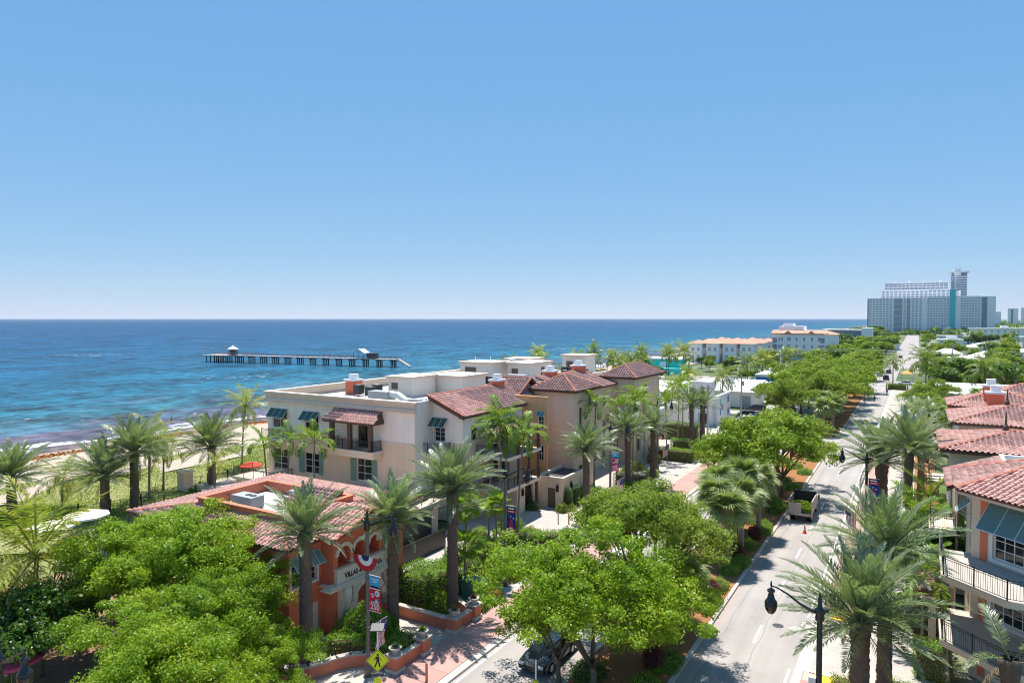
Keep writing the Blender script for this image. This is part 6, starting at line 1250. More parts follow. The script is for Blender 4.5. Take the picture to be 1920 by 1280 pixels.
def houses():
    H = [('white modern house with balcony roofs below the tower slab', 14, 44, 640, 655, 7.0, 'flat'), ('long white two-storey building right of the tower base', 44, 98, 800, 815, 11.5, 'flat'), ('white pavilion with low pyramid roof on the right', 21, 33, 362, 374, 4.2, 'hip'), ('white house with broad hip roof behind the pavilion', 24, 40, 470, 484, 4.6, 'hip'),
         ('low white house in front of the pavilion', 12, 22, 330, 338, 3.6, 'hip'), ('white-roofed shop by the right edge', 38, 56, 300, 316, 4.4, 'flat'), ('white house with blue grey roof at the right edge', 30, 46, 246, 260, 5.0, 'hip'), ('pale flat house behind the royal palms', 6, 18, 300, 312, 4.0, 'flat'), ('white house far right among trees', 62, 80, 420, 436, 5.5, 'hip'), ('white apartment house deep behind the right trees', 60, 90, 560, 576, 8.5, 'flat'), ('small white hip-roofed house near the far road', 8, 18, 392, 402, 4.0, 'hip'), ('white flat house right of the far road bend', 12, 26, 540, 552, 6.6, 'flat'), ('white hip-roofed house at the right edge among palms', 48, 62, 352, 364, 4.6, 'hip'), ('low white block with dark windows near the right edge', 70, 92, 470, 482, 6.8, 'flat'), ('white house between pavilion and right edge', 42, 54, 402, 412, 5.0, 'hip')]
    for l, x0, x1, y0, y1, h, k in H:
        b = thing('house', l, 'house', group='white houses on the right'); block(b, x0, x1, y0, y1, 0, h, 'white_paint')
        if k == 'flat': block(b, x0-.6, x1+.6, y0-.6, y1+.6, h, h+.5, 'white_roof', 'roof'); block(b, (x0+x1)/2-2, (x0+x1)/2+4, y0+4, y1-3, h+.5, h+2.5, 'white_paint', 'roof_room')
        else: m = MB(); cx, cy = (x0+x1)/2, (y0+y1)/2; m.add([(x0-1, y0-1, h), (x1+1, y0-1, h), (x1+1, y1+1, h), (x0-1, y1+1, h), (cx-1.5, cy, h+2.4), (cx+1.5, cy, h+2.4)], [(0, 1, 5, 4), (1, 2, 5), (2, 3, 4, 5), (3, 0, 4), (3, 2, 1, 0)]); m.build('roof', 'white_roof', b)
        F = Face((x0, y0, 0), (1, 0, 0), (0, -1, 0)); n = max(2, int((x1-x0)/5)); winrow(b, F, [1.5+k*(x1-x0-3)/n for k in range(n)], (1.1,) if h < 6.5 else (1.1, 4.4) if h < 9 else (1.2, 4.6, 8.0), 1.6, 1.5, 'far_dark')
    # marquee tent
    t = thing('marquee', 'long white marquee with scalloped roof behind the villas', 'tent'); m = MB(); n = 24
    for k in range(n):
        xa, xb = 4+k*20/n, 4+(k+1)*20/n; sg = .22*(k % 2); m.add([(xa, 196, 3.0-sg), (xb, 196, 3.22-sg if k % 2 else 2.78), (xb, 203, 5.0), (xa, 203, 5.0)], [(0, 1, 2, 3)]); m.add([(xa, 203, 5.0), (xb, 203, 5.0), (xb, 210, 3.1), (xa, 210, 3.1)], [(0, 1, 2, 3)])
    m.build('roof', 'white_roof', t)
    for k in range(6): m = MB(); m.tube([(4.3+k*3.9, 196.2, 0), (4.3+k*3.9, 196.2, 3.0)], .08, 6); m.build('pole', 'light_metal', t)
    m = MB(); m.box(4, 24, 209.6, 209.8, 0, 3.0); m.build('back_wall', 'white_paint', t)
    b = thing('orange_canopy', 'small orange cafe canopy by the far junction', 'canopy'); m = MB(); m.add([(-4.4, 262, 2.6), (-1.0, 262, 2.6), (-1.0, 266, 2.6), (-4.4, 266, 2.6), (-2.7, 264, 3.8)], [(0, 1, 4), (1, 2, 4), (2, 3, 4), (3, 0, 4)]); m.build('cloth', 'banner_orange', b)
    for x, y in ((-4.2, 262.2), (-1.2, 262.2), (-1.2, 265.8), (-4.2, 265.8)): m = MB(); m.tube([(x, y, 0), (x, y, 2.6)], .06, 5); m.build('pole', 'grey_metal', b)
houses()
# far vegetation ------------------------------------------------------------------
rs = random.Random(11)
for i, (x, y) in enumerate(near([(-96, 176), (-90, 190), (-86, 182), (-84, 205), (-92, 210), (-80, 196), (-76, 208), (-88, 226), (-82, 222), (-74, 186), (-70, 198), (-68, 212), (-78, 176), (-72, 222), (-95, 158), (-88, 165)])):
    palm('coconut_palm', ORD[i]+' coconut palm of the grove behind the cream building', 'coco', x, y, rs.uniform(7.5, 10.5), rs.uniform(.85, 1.05), 24, 200+i, single=False, lean=(rs.uniform(-.6, .6), rs.uniform(-.5, .5)), group='coconut grove behind the cream building')
CM = [('big yellowing coconut palm before the teal building', -61, 205, 10.5, 1.25, 0), ('coconut palm behind the white motel, trunk bare', -39.5, 192, 9.0, 1.05, 1), ('yellow green coconut palm left of the blue building', -43, 232, 8, 1.15, 0), ('coconut palm by the utility pole and blue building', -35.5, 226, 9.5, 1.1, 1), ('coconut palm behind the blue building', -30, 262, 6.5, 1.0, 2), ('royal palm in front of the marquee', 2.0, 196, 11.0, 1.25, 1), ('second royal palm above the marquee', 13.5, 190, 9.5, 1.2, 2), ('round palm by the far junction hedge', -6.1, 236, 8.0, .9, 1)]
for i, (l, x, y, h, s, sd) in enumerate(CM): palm('coconut_palm', l, 'coco', x, y, h, s, 24, 300+sd+3*i, single=False, r=.18)
for i in range(70):
    x, y = rs.uniform(-92, -30), rs.uniform(200, 362)
    if -42 < x < -26 and 200 < y < 224: continue
    if -94 < x < -74 and y > 312: continue; palm('coconut_palm', 'coconut palm among those between the car park and the white hotel', 'coco', x, y, rs.uniform(6, 9.5), rs.uniform(.75, 1.0), 24, 400+i, single=False, lean=(rs.uniform(-.5, .5), rs.uniform(-.5, .5)), group='coconut palms before the white hotel')
for i in range(8):
    palm('coconut_palm', ('leftmost', 'second from left', 'third from left', 'fourth from left', 'fourth from right', 'third from right', 'second from right', 'rightmost')[i]+' young coconut palm at the white hotel foot', 'coco', -62+i*3.3, rs.uniform(330, 352), rs.uniform(3.5, 5.5), .8, 24, 440+i, single=False, group='young palms at the white hotel')
for i in range(46):
    x = rs.uniform(-34, -13); y = 262+i*13+rs.uniform(-4, 4)
    if y > 560: x = rs.uniform(-60, -13)
    tree('tree in the green belt left of the far road', rs.choice(('far', 'far_d', 'far_o')), x, y, rs.uniform(1.0, 1.5), rs.uniform(0, 6), 'trees left of the far road', 'avenue_tree')
for i in range(40):
    x = rs.uniform(-66, -34); y = rs.uniform(395, 900); tree('tree in the wood behind the white hotel', rs.choice(('far', 'far_d', 'far_d')), x, y, rs.uniform(1.1, 1.7), rs.uniform(0, 6), 'trees behind the white hotel', 'avenue_tree')
HB = [(14, 44, 640, 655), (44, 98, 800, 815), (21, 33, 362, 374), (24, 40, 470, 484), (12, 22, 330, 338), (38, 56, 300, 316), (30, 46, 246, 260), (6, 18, 300, 312), (62, 80, 420, 436), (60, 90, 560, 576), (8, 18, 392, 402), (12, 26, 540, 552), (48, 62, 352, 364), (70, 92, 470, 482), (42, 54, 402, 412), (4, 24, 194, 212)]
n = 0
while n < 205:
    y = 215+rs.random()**1.5*900; x = 5+rs.random()*min(330, 12+y*.30)
    if any(a-5 < x < c+5 and d-22 < y < e+4 for a, c, d, e in HB): continue
    n += 1
    if rs.random() < .3: palm('coconut_palm', 'coconut palm among the white houses on the right', 'coco', x, y, rs.uniform(7, 11), rs.uniform(.85, 1.1), 24, 500+n, single=False, group='palms among the white houses')
    else: tree('tree among the white houses on the right', rs.choice(('far', 'far_d', 'far_o')), x, y, rs.uniform(.8, 1.35), rs.uniform(0, 6), 'trees among the white houses', 'garden_tree')
for i in range(44):
    x, y = rs.uniform(-90, -36), rs.uniform(178, 340)
    if -54 < x < -26 and y < 224: continue
    if x < -66 and y > 312: continue
    if -94 < x < -74 and 244 < y < 268: continue
    tree('low tree among the palms before the white hotel', rs.choice(('far', 'far_d', 'far_o')), x, y, rs.uniform(.45, .8), rs.uniform(0, 6), 'low trees before the white hotel', 'garden_tree')
for i, (x, y, s) in enumerate(near([(-44, 116, .7), (-50, 117, .8), (-57, 118, .8), (-63, 120, .9), (-66, 130, .9), (-64, 142, 1), (-62, 154, 1), (-54, 156, .8), (-48, 160, .8), (-70, 110, .8), (-24.6, 152, .6), (-25, 160, .6), (-25.2, 182, .8), (-26, 194, .8), (-25.4, 226, .9)])):
    tree(ORD[i]+' leafy tree round the motel plot', ('mid', 'dark', 'mid_o')[i % 3], x, y, s, i, 'trees round the motel plot', 'garden_tree')
for i, (x, y, h) in enumerate(near([(-47, 119, 8), (-53, 121, 8.5), (-60, 124, 9), (-41, 130, 7.5), (-66, 136, 9), (-44, 152, 8), (-58, 150, 9.5), (-37, 154, 8)])):
    palm('coconut_palm', ORD[i]+' coconut palm round the white motel', 'coco', x, y, h, .95, 24, 700+i, single=False, group='coconut palms round the white motel', lean=(.3*math.sin(i), .3*math.cos(i)))
for i, (x, y) in enumerate(near([(4.5, 222), (9, 228), (3.6, 268), (6.5, 276), (4.2, 288), (8, 296), (3.4, 306), (12, 270), (16, 284), (20, 230), (25, 238), (4.6, 322), (7.4, 318), (4.2, 342), (6, 356), (12, 352), (15, 224), (22, 290)])):
    tree(ORD[i]+' leafy tree right of the far junction', ('far', 'far_d', 'far_o', 'mid')[i % 4], x, y, .62+.1*(i % 3), i, 'trees right of the far junction', 'garden_tree')
def far_wood():
    r = np.random.default_rng(9); n = 26000; y = 1000+r.random(n)**1.4*4000; x = -20+r.random(n)*(y*.62); h = 6+5*np.sin(x*.05)*np.sin(y*.031)+r.normal(size=n)*1.2
    z = r.random(n)*h; C = np.stack([x, y, z], 1); return leafcloud('far_wood', C, unit(r.normal(size=(n, 3))+np.array([0, -.4, .8])), 7.5, 'leaf_dark', .8)
tag(put('far_wood', far_wood()), 'dark green wood along the horizon at right', 'wood', kind='stuff')
for i, (x, y) in enumerate(((-3, 62.5), (-.5, 72), (.5, 80), (-.8, 88), (.8, 97), (-.6, 106), (1.5, 116), (-.4, 124))):
    if i > 1: palm('date_palm', ORD[i-2]+' small date palm in the villa row, beyond the slender one', 'date', x, y, rs.uniform(6, 7.5), .9, 40, 600+i, single=False, group='farther date palms along the villas', r=.24)
for i, (x, y) in enumerate(near([(3, 128), (2, 146), (1, 165), (4, 182), (14, 172), (9, 150), (18, 140), (20, 160)])): tree(ORD[i]+' garden tree behind the villa roofs', ('mid', 'mid_o')[i % 2], x, y, .9, i, 'garden trees behind the villas', 'garden_tree')
# ------------------------------------------------------------------ red planter walls and pots
def planter(name, label, pts, h=.72, t=.28):
    w = thing(name, label, 'wall'); a = MB(); c = MB()
    for p, q in zip(pts[:-1], pts[1:]):
        p, q = Vector((*p, 0)), Vector((*q, 0)); d = q-p; L = d.length; d.normalize(); nn = Vector((-d.y, d.x, 0))
        a.obox((p+q)/2+Vector((0, 0, h/2)), d*(L/2+.02), nn*t/2, Vector((0, 0, h/2))); c.obox((p+q)/2+Vector((0, 0, h+.05)), d*(L/2+.045), nn*(t/2+.07), Vector((0, 0, .05)))
    a.build('wall_body', 'terracotta_trim', w); c.build('coping', 'pale_slab', w); return w
def pier(label, x, y, h=.95):
    w = thing('wall_pier', label, 'pier', (x, y, 0)); MB().box(-.36, .36, -.36, .36, .22, h).build('shaft', 'terracotta_trim', w); MB().box(-.44, .44, -.44, .44, 0, .22).build('plinth', 'stone_pale', w); MB().box(-.46, .46, -.46, .46, h, h+.12).build('cap', 'pale_slab', w)
def pot(label, x, y, z, mat='leaf_flower', s=1):
    p = thing('flower_pot', label, 'flower pot', (x, y, z), 0, None, s); MB().lathe([(.20, 0), (.22, .05), (.12, .10), (.14, .14), (.36, .30), (.40, .38), (.36, .40), (.30, .36)], n=14).build('bowl', 'stone_pale', p, True)
    k = spiky_mesh(34, .42, .09, mat, int(x*3), 85, 5, .4); put('plant', k, p, (0, 0, .33))
planter('planter_wall', 'straight red planter wall with pale coping right of the plaza', [(-32.9, 36.95), (-26.75, 36.95)]); planter('planter_wall', 'short red planter wall facing the pavement between two potted piers', [(-26.45, 37.3), (-26.45, 39.0)]); planter('planter_wall', 'pale-topped wall behind the right planter', [(-26.8, 39.4), (-30.5, 41.2)], .5, .2)
planter('planter_wall', 'short red wall facing the pavement left of the plaza steps', [(-26.45, 31.2), (-26.45, 33.2)]); planter('planter_wall', 'curved red planter wall sweeping to the bottom left', [(-26.8, 30.85), (-27.7, 30.75), (-28.5, 30.45), (-29.1, 29.9), (-29.55, 29.2), (-29.8, 28.4), (-30.2, 27.6), (-31.0, 26.9), (-32.2, 26.4)])
planter('planter_wall', 'back planter wall beside the plaza steps', [(-26.8, 33.5), (-32.6, 34.0)], .6)
for l, x, y in (('red wall pier at the near corner of the right planter', -26.45, 36.95), ('red wall pier at the far corner of the right planter', -26.45, 39.3), ('red wall pier where the curved wall begins', -26.45, 30.9), ('red wall pier beside the plaza opening', -26.45, 33.5)): pier(l, x, y)
pot('stone bowl of dry plants on the near right planter pier', -26.45, 36.95, 1.07); pot('stone bowl of red plants on the far right planter pier', -26.45, 39.3, 1.07, 'leaf_red'); pot('stone bowl of white flowers where the curved wall begins', -26.45, 30.9, 1.07, 'leaf_grey'); pot('stone bowl with pale plant on the plaza opening pier', -26.45, 33.5, 1.07, 'leaf_olive'); pot('white pot on the end of the curved red wall', -31.6, 26.6, .82, 'leaf_hedge'); pot('terracotta bowl on the ground by the fan palms', -29.4, 44.6, 0, 'leaf_red', 1.6)
b = thing('utility_box', 'dark green electrical utility box among the shrubs', 'utility box', (-28.2, 42.0, 0)); MB().box(-.75, .75, -.6, .6, 0, 1.45).build('cabinet', 'utility_green', b); MB().box(-.82, .82, -.68, .68, 1.45, 1.55).build('lid', 'utility_green', b); MB().box(.752, .76, -.2, .2, .75, 1.15).build('label_plate', 'banner_orange', b); MB().box(-1.0, 1.0, -.8, .8, -.02, .08).build('plinth', 'kerb_concrete', b)
tag(MB().box(-27.5, -26.8, 43.2, 43.9, 0, .55).build('junction_box', 'utility_green'), 'low green junction box right of the tall utility box', 'junction box')
def bollard(l, x, y, mat='terracotta_trim', h=.95): tag(MB().lathe([(.075, 0), (.075, h-.06), (.05, h), (.01, h+.01)], (x, y, 0), 10).build('bollard', mat), l, 'bollard')
bollard('slim red bollard on the pink pavement', -24.1, 30.9, 'terracotta_trim', 1.1); bollard('yellow bollard on the forecourt', -30.4, 62.6, 'banner_orange', 1.2); bollard('pale bollard left of the yellow one', -31.4, 62.2, 'stone_pale', 1.1); bollard('yellow bollard behind the second red banner', -30.9, 77.5, 'banner_orange', 1.0)
# ------------------------------------------------------------------ lamps, banners, flags
def text_mesh(txt, size, mat):
    c = bpy.data.curves.new('t', 'FONT'); c.body = txt; c.size = size; c.align_x = 'CENTER'; c.offset = size*.02; o = bpy.data.objects.new('t', c); COL.objects.link(o); bpy.context.view_layer.update()
    me = bpy.data.meshes.new_from_object(o.evaluated_get(bpy.context.evaluated_depsgraph_get())); bpy.data.objects.remove(o); me.materials.clear(); me.materials.append(M[mat]); return me
def lamp(label, x, y, side, h=9.0, pole='pole_brown', group='street lamps'):
    t = thing('street_lamp', label, 'street lamp', (x, y, 0), 0, group)
    MB().lathe([(.26, 0), (.26, .5), (.17, .62), (.13, 1.0), (.115, h-.6), (.10, h-.55)], n=12).build('pole', pole, t, True)
    MB().lathe([(.10, h-.62), (.15, h-.55), (.20, h-.42), (.16, h-.3), (.22, h-.2), (.2, h-.05), (.10, h+.05), (.07, h+.45), (.03, h+.62), (.01, h+.66)], n=12).build('finial', 'lamp_black', t, True)
    s = side; m = MB(); m.tube([(0, 0, h-.12), (-s*.3, 0, h-.05), (-s*.36, 0, h+.08)], [.09, .08, .02], 8)
    m.tube([(0, 0, h-.15), (s*.35, 0, h-.18), (s*.8, 0, h+.02), (s*1.3, 0, h+.34), (s*1.8, 0, h+.56), (s*2.0, 0, h+.56)], [.085, .085, .06, .045, .04, .035], 8); m.build('arm', 'lamp_black', t, True)
    l = MB().lathe([(.03, .78), (.045, .6), (.02, .52), (.06, .46), (.16, .40), (.17, .33), (.10, .28), (.115, .22), (.17, .0), (.26, -.12), (.28, -.2)], (s*2.0, 0, h), 14).build('lantern', 'lamp_black', t, True)
    MB().lathe([(.27, -.2), (.275, -.32), (.23, -.5), (.13, -.66), (.02, -.7)], (s*2.0, 0, h), 14).build('globe', 'car_glass', l, True)
    return t
lamp('street lamp with red 250 banner beside the entrance plaza', -27.5, 29.7, 1, 9.2); lamp('street lamp with dark blue banner beside the fan palms', -27.6, 45.4, 1, 9.0); lamp('street lamp with red banner in front of a date palm trunk', -29.0, 70.2, 1, 9.0); lamp('street lamp with purple banner before the white sign wall', -31.0, 92.0, 1, 9.0)
lr = lamp('nearest street lamp at bottom right, arm reaching over the road', -3.4, 31.7, -1, 8.55, 'lamp_black'); lamp('street lamp with blue banner beside the thick date palm trunk', -3.7, 68.7, -1, 8.5, 'lamp_black'); lamp('street lamp at the left bottom corner showing only its lantern', -30.3, 12.2, 1, 8.0, 'lamp_black')
m = MB(); m.box(-.36, -.12, -.12, .12, 4.55, 5.0); m.box(-.40, -.12, -.14, .1, 5.1, 5.5); m.build('signal_box', 'light_metal', lr); m = MB(); m.box(-.33, -.15, -.135, -.12, 4.6, 4.74); m.box(-.33, -.15, -.135, -.12, 4.8, 4.94); m.build('signal_face', 'sign_black', lr)
def banner(label, x, y, z0, side, kind, w=.82, h=2.05):
    t = thing('banner', label, 'banner', (x, y, 0), 0, 'lamp post banners'); s = side; u0, u1 = s*.16, s*(.16+w); a, c = min(u0, u1), max(u0, u1)
    def rect(x0, x1, zz0, zz1, d, mat, nm, par): return MB().add([(a+(c-a)*x0, -d, z0+h*zz0), (a+(c-a)*x1, -d, z0+h*zz0), (a+(c-a)*x1, -d, z0+h*zz1), (a+(c-a)*x0, -d, z0+h*zz1)], [(0, 1, 2, 3)]).build(nm, mat, par)
    def disc(cx, cz, r, d, mat, par, nm='emblem'):
        q = [(a+(c-a)*cx+r*math.cos(k*math.pi/10), -d, z0+h*cz+r*math.sin(k*math.pi/10)) for k in range(20)]; return MB().add(q, [tuple(range(20))]).build(nm, mat, par)
    m = MB(); m.tube([(0, 0, z0+h+.03), (s*(.2+w), 0, z0+h+.03)], .02, 6); m.tube([(0, 0, z0-.03), (s*(.2+w), 0, z0-.03)], .02, 6); m.build('bracket', 'light_metal', t)
    cl = MB().box(a, c, -.008, .008, z0, z0+h).build('cloth', {'red': 'banner_red', 'blue': 'banner_blue', 'purple': 'banner_blue'}[kind], t)
    if kind == 'red':
        rect(0, 1, .72, 1, .011, 'banner_cyan', 'print', cl); rect(.12, .88, .665, .72, .0135, 'banner_navy', 'print', cl)
        for k, (p, q) in enumerate(((.2, .85), (.3, .7))): rect(p, q, .90-.07*k, .93-.07*k, .0125, 'flag_white', 'print', cl)
        rect(0, 1, .63, .66, .0125, 'flag_white', 'print', cl)
        for cx, cz, r, mt, m2 in ((.72, .52, .22, 'flag_white', 'banner_teal'), (.26, .44, .15, 'flag_white', 'banner_blue'), (.68, .30, .17, 'banner_cyan', 'flag_white')): disc(cx, cz, r*w, .012, mt, cl); disc(cx-.04, cz-.01, r*w*.5, .0135, m2, cl)
        o = put('lettering', text_mesh('250', .46, 'flag_white'), cl, ((a+c)/2, -.0125, z0+.10*h/2.05), (R_(90), 0, 0)); o = put('lettering', text_mesh('AMERICA', .16, 'flag_white'), cl, ((a+c)/2, -.0125, z0+.45*h/2.05), (R_(90), 0, 0))
    else:
        rect(0, 1, .86, 1, .011, 'banner_navy', 'print', cl); rect(.15, .85, .89, .95, .0125, 'far_grey', 'print', cl); rect(.0, 1, .76, .86, .011, 'banner_red', 'print', cl); rect(.2, .8, .79, .83, .0125, 'flag_white', 'print', cl)
        for cx, cz, r in ((.45, .62, .07), (.75, .56, .08), (.2, .68, .03), (.6, .45, .03)): disc(cx, cz, r*w, .012, 'flag_white', cl)
        m = MB(); m.add([(a+(c-a)*p, -.0115, z0+h*q) for p, q in ((.2, .12), (.8, .12), (.68, .26), (.62, .4), (.5, .52), (.42, .6), (.38, .44), (.3, .3))], [tuple(range(8))]); m.build('print', 'banner_red', cl)
        rect(.35, .65, .06, .2, .0128, 'flag_white', 'print', cl); rect(0, 1, 0, .05, .0122, 'banner_orange', 'print', cl); rect(0, .3, .05, .14, .012, 'banner_red', 'print', cl); rect(.7, 1, .05, .14, .012, 'banner_red', 'print', cl)
banner('red and cyan 250 banner nearest the camera, by the plaza', -27.5, 29.7, 3.95, 1, 'red'); banner('dark blue banner with red figure by the fan palms', -27.6, 45.4, 4.3, 1, 'blue'); banner('red and cyan 250 banner in front of a palm trunk', -29.0, 70.2, 4.2, 1, 'red'); banner('small purple blue banner before the hedges', -31.0, 92.0, 4.2, 1, 'purple'); banner('blue and red banner on the right pavement lamp', -3.7, 68.7, 4.6, 1, 'blue')
def flag(label, x, y, z, dx, dy, L=2.0, w=1.6, hgt=1.15, az=0.):
    t = thing('flag', label, 'flag', (x, y, z), 0, 'flags on the lamp posts'); d = Vector((dx, dy, .62)).normalized(); tip = d*L
    MB().tube([(0, 0, 0), tip], .018, 6).build('staff', 'flag_white', t); m = MB(); nu, nv = 18, 13; V = []
    hv = Vector((d.x, d.y, 0)).normalized(); side = Vector((-hv.y, hv.x, 0))
    for i in range(nu+1):
        for j in range(nv+1):
            p = tip-d*(hgt*j/nv); q = i/nu; fall = Vector((0, 0, -w*q)); V.append(p+fall+side*(.10*math.sin(q*7+j*.35)*q**.6)-hv*(.22*q*(1-j/nv)))
    F = []; mi = []
    for i in range(nu):
        for j in range(nv): F.append((i*(nv+1)+j, (i+1)*(nv+1)+j, (i+1)*(nv+1)+j+1, i*(nv+1)+j+1)); mi.append(2 if (i < nu*.4 and j < 7) else (0 if j % 2 == 0 else 1))
    m.v = [tuple(v) for v in V]; m.f = F; m.m = mi; c = m.build('cloth', ['flag_red', 'flag_white', 'flag_blue'], t, True); s = MB()
    for i in range(5):
        for j in range(6):
            p = V[(1+int(i*1.3))*(nv+1)+min(6, j)]*.5+V[(2+int(i*1.3))*(nv+1)+min(7, j+1)]*.5
            for e in (-.012, .012): s.poly([p+side*e+Vector((.025*math.cos(a*2.09), 0, .025*math.sin(a*2.09))) for a in range(3)])
    s.build('stars', 'flag_white', c)
flag('American flag on the lamp beside the plaza', -27.4, 29.6, 2.9, .9, -.1); flag('American flag on the lamp by the fan palms', -27.5, 45.3, 2.6, .9, -.1); flag('American flag curled on the lamp before a palm trunk', -28.9, 70.1, 2.6, .9, 0); flag('small American flag on the lamp by the hedges', -30.9, 91.9, 2.6, .9, 0); flag('American flag on the right pavement lamp, seen from behind', -3.8, 68.6, 2.9, -.9, -.1)
b = thing('bunting', 'red white and blue half-round bunting on the first lamp post', 'bunting', (-27.5, 29.62, 7.15)); 
for k, (r0, r1, mt) in enumerate(((.02, .3, 'flag_blue'), (.3, .58, 'flag_white'), (.58, .9, 'flag_red'))):
    m = MB(); n = 20
    for i in range(n):
        a0, a1 = math.pi*(1+i/n), math.pi*(1+(i+1)/n); y0, y1 = .05*(i % 2), .05*((i+1) % 2); m.poly([(r0*math.cos(a0), -.1+y0*r0, r0*math.sin(a0)), (r1*math.cos(a0), -.1+y0, r1*math.sin(a0)), (r1*math.cos(a1), -.1+y1, r1*math.sin(a1)), (r0*math.cos(a1), -.1+y1*r0, r0*math.sin(a1))])
    m.build('band', mt, b)
def ped_sign(label, x, y, rz, z=2.75, top=4.5):
    t = thing('crossing_sign', label, 'road sign', (x, y, 0), rz); MB().tube([(0, .03, 0), (0, .03, top)], .045, 8).build('post', 'flag_white', t); r = .62
    p = MB().solid([(r, -.03, z), (0, -.03, z+r), (-r, -.03, z), (0, -.03, z-r)], (0, .02, 0)).build('plate', 'sign_yellow', t)
    m = MB(); q = .57
    for a, c in (((r, 0), (0, r)), ((0, r), (-r, 0)), ((-r, 0), (0, -r)), ((0, -r), (r, 0))):
        A, B = Vector((a[0]*.95, -.034, z+a[1]*.95)), Vector((c[0]*.95, -.034, z+c[1]*.95)); e = Vector((0, 0, z)); m.poly([A, B, B.lerp(Vector((0, -.034, z)), .05), A.lerp(Vector((0, -.034, z)), .05)])
    m.build('border', 'sign_black', p); f = MB(); yy = -.0345
    f.add([(.01+.065*math.cos(k*.6283), yy, z+.33+.065*math.sin(k*.6283)) for k in range(10)], [tuple(range(10))])
    for P in ([(-.09, .24), (.07, .25), (.10, .0), (-.06, -.02)], [(-.06, 0), (.02, 0), (-.10, -.34), (-.18, -.34)], [(.0, 0), (.09, 0), (.17, -.34), (.09, -.34)], [(-.08, .23), (-.03, .20), (-.17, .04), (-.21, .07)], [(.05, .24), (.09, .20), (.22, .05), (.18, .02)]): f.add([(u, yy, z+v) for u, v in P], [tuple(range(4))])
    f.build('walking_figure', 'sign_black', p); MB().box(-.34, .34, -.05, .06, z-r-.22, z-r-.06).build('flasher', 'dark_metal', t); MB().solid([(.2, -.03, z-r-.3), (.2, -.03, z-r-.62), (-.2, -.03, z-r-.62), (-.2, -.03, z-r-.3)], (0, .02, 0)).build('arrow_plate', 'sign_yellow', t)
    m = MB(); m.obox((0, .0, top+.05), (.34, 0, 0), (0, .24, .10), (0, -.01, .025)); m.build('solar_panel', 'dark_metal', t)
ped_sign('yellow pedestrian crossing sign in front of the curved red wall', -24.5, 27.2, .55); ped_sign('crossing sign at the bottom of the median, under the big tree', -16.9, 30.9, .3, 1.5, 3.35)
c = thing('traffic_cone', 'orange traffic cone on the road behind the truck', 'traffic cone', (-9.2, 72.0, -.115)); MB().box(-.2, .2, -.2, .2, 0, .04).build('base', 'cone_orange', c); MB().lathe([(.15, .04), (.11, .32)], n=12).build('body', 'cone_orange', c); MB().lathe([(.109, .321), (.085, .48)], n=12).build('reflective_band', 'flag_white', c); MB().lathe([(.084, .481), (.03, .85), (.02, .88)], n=12).build('tip', 'cone_orange', c)
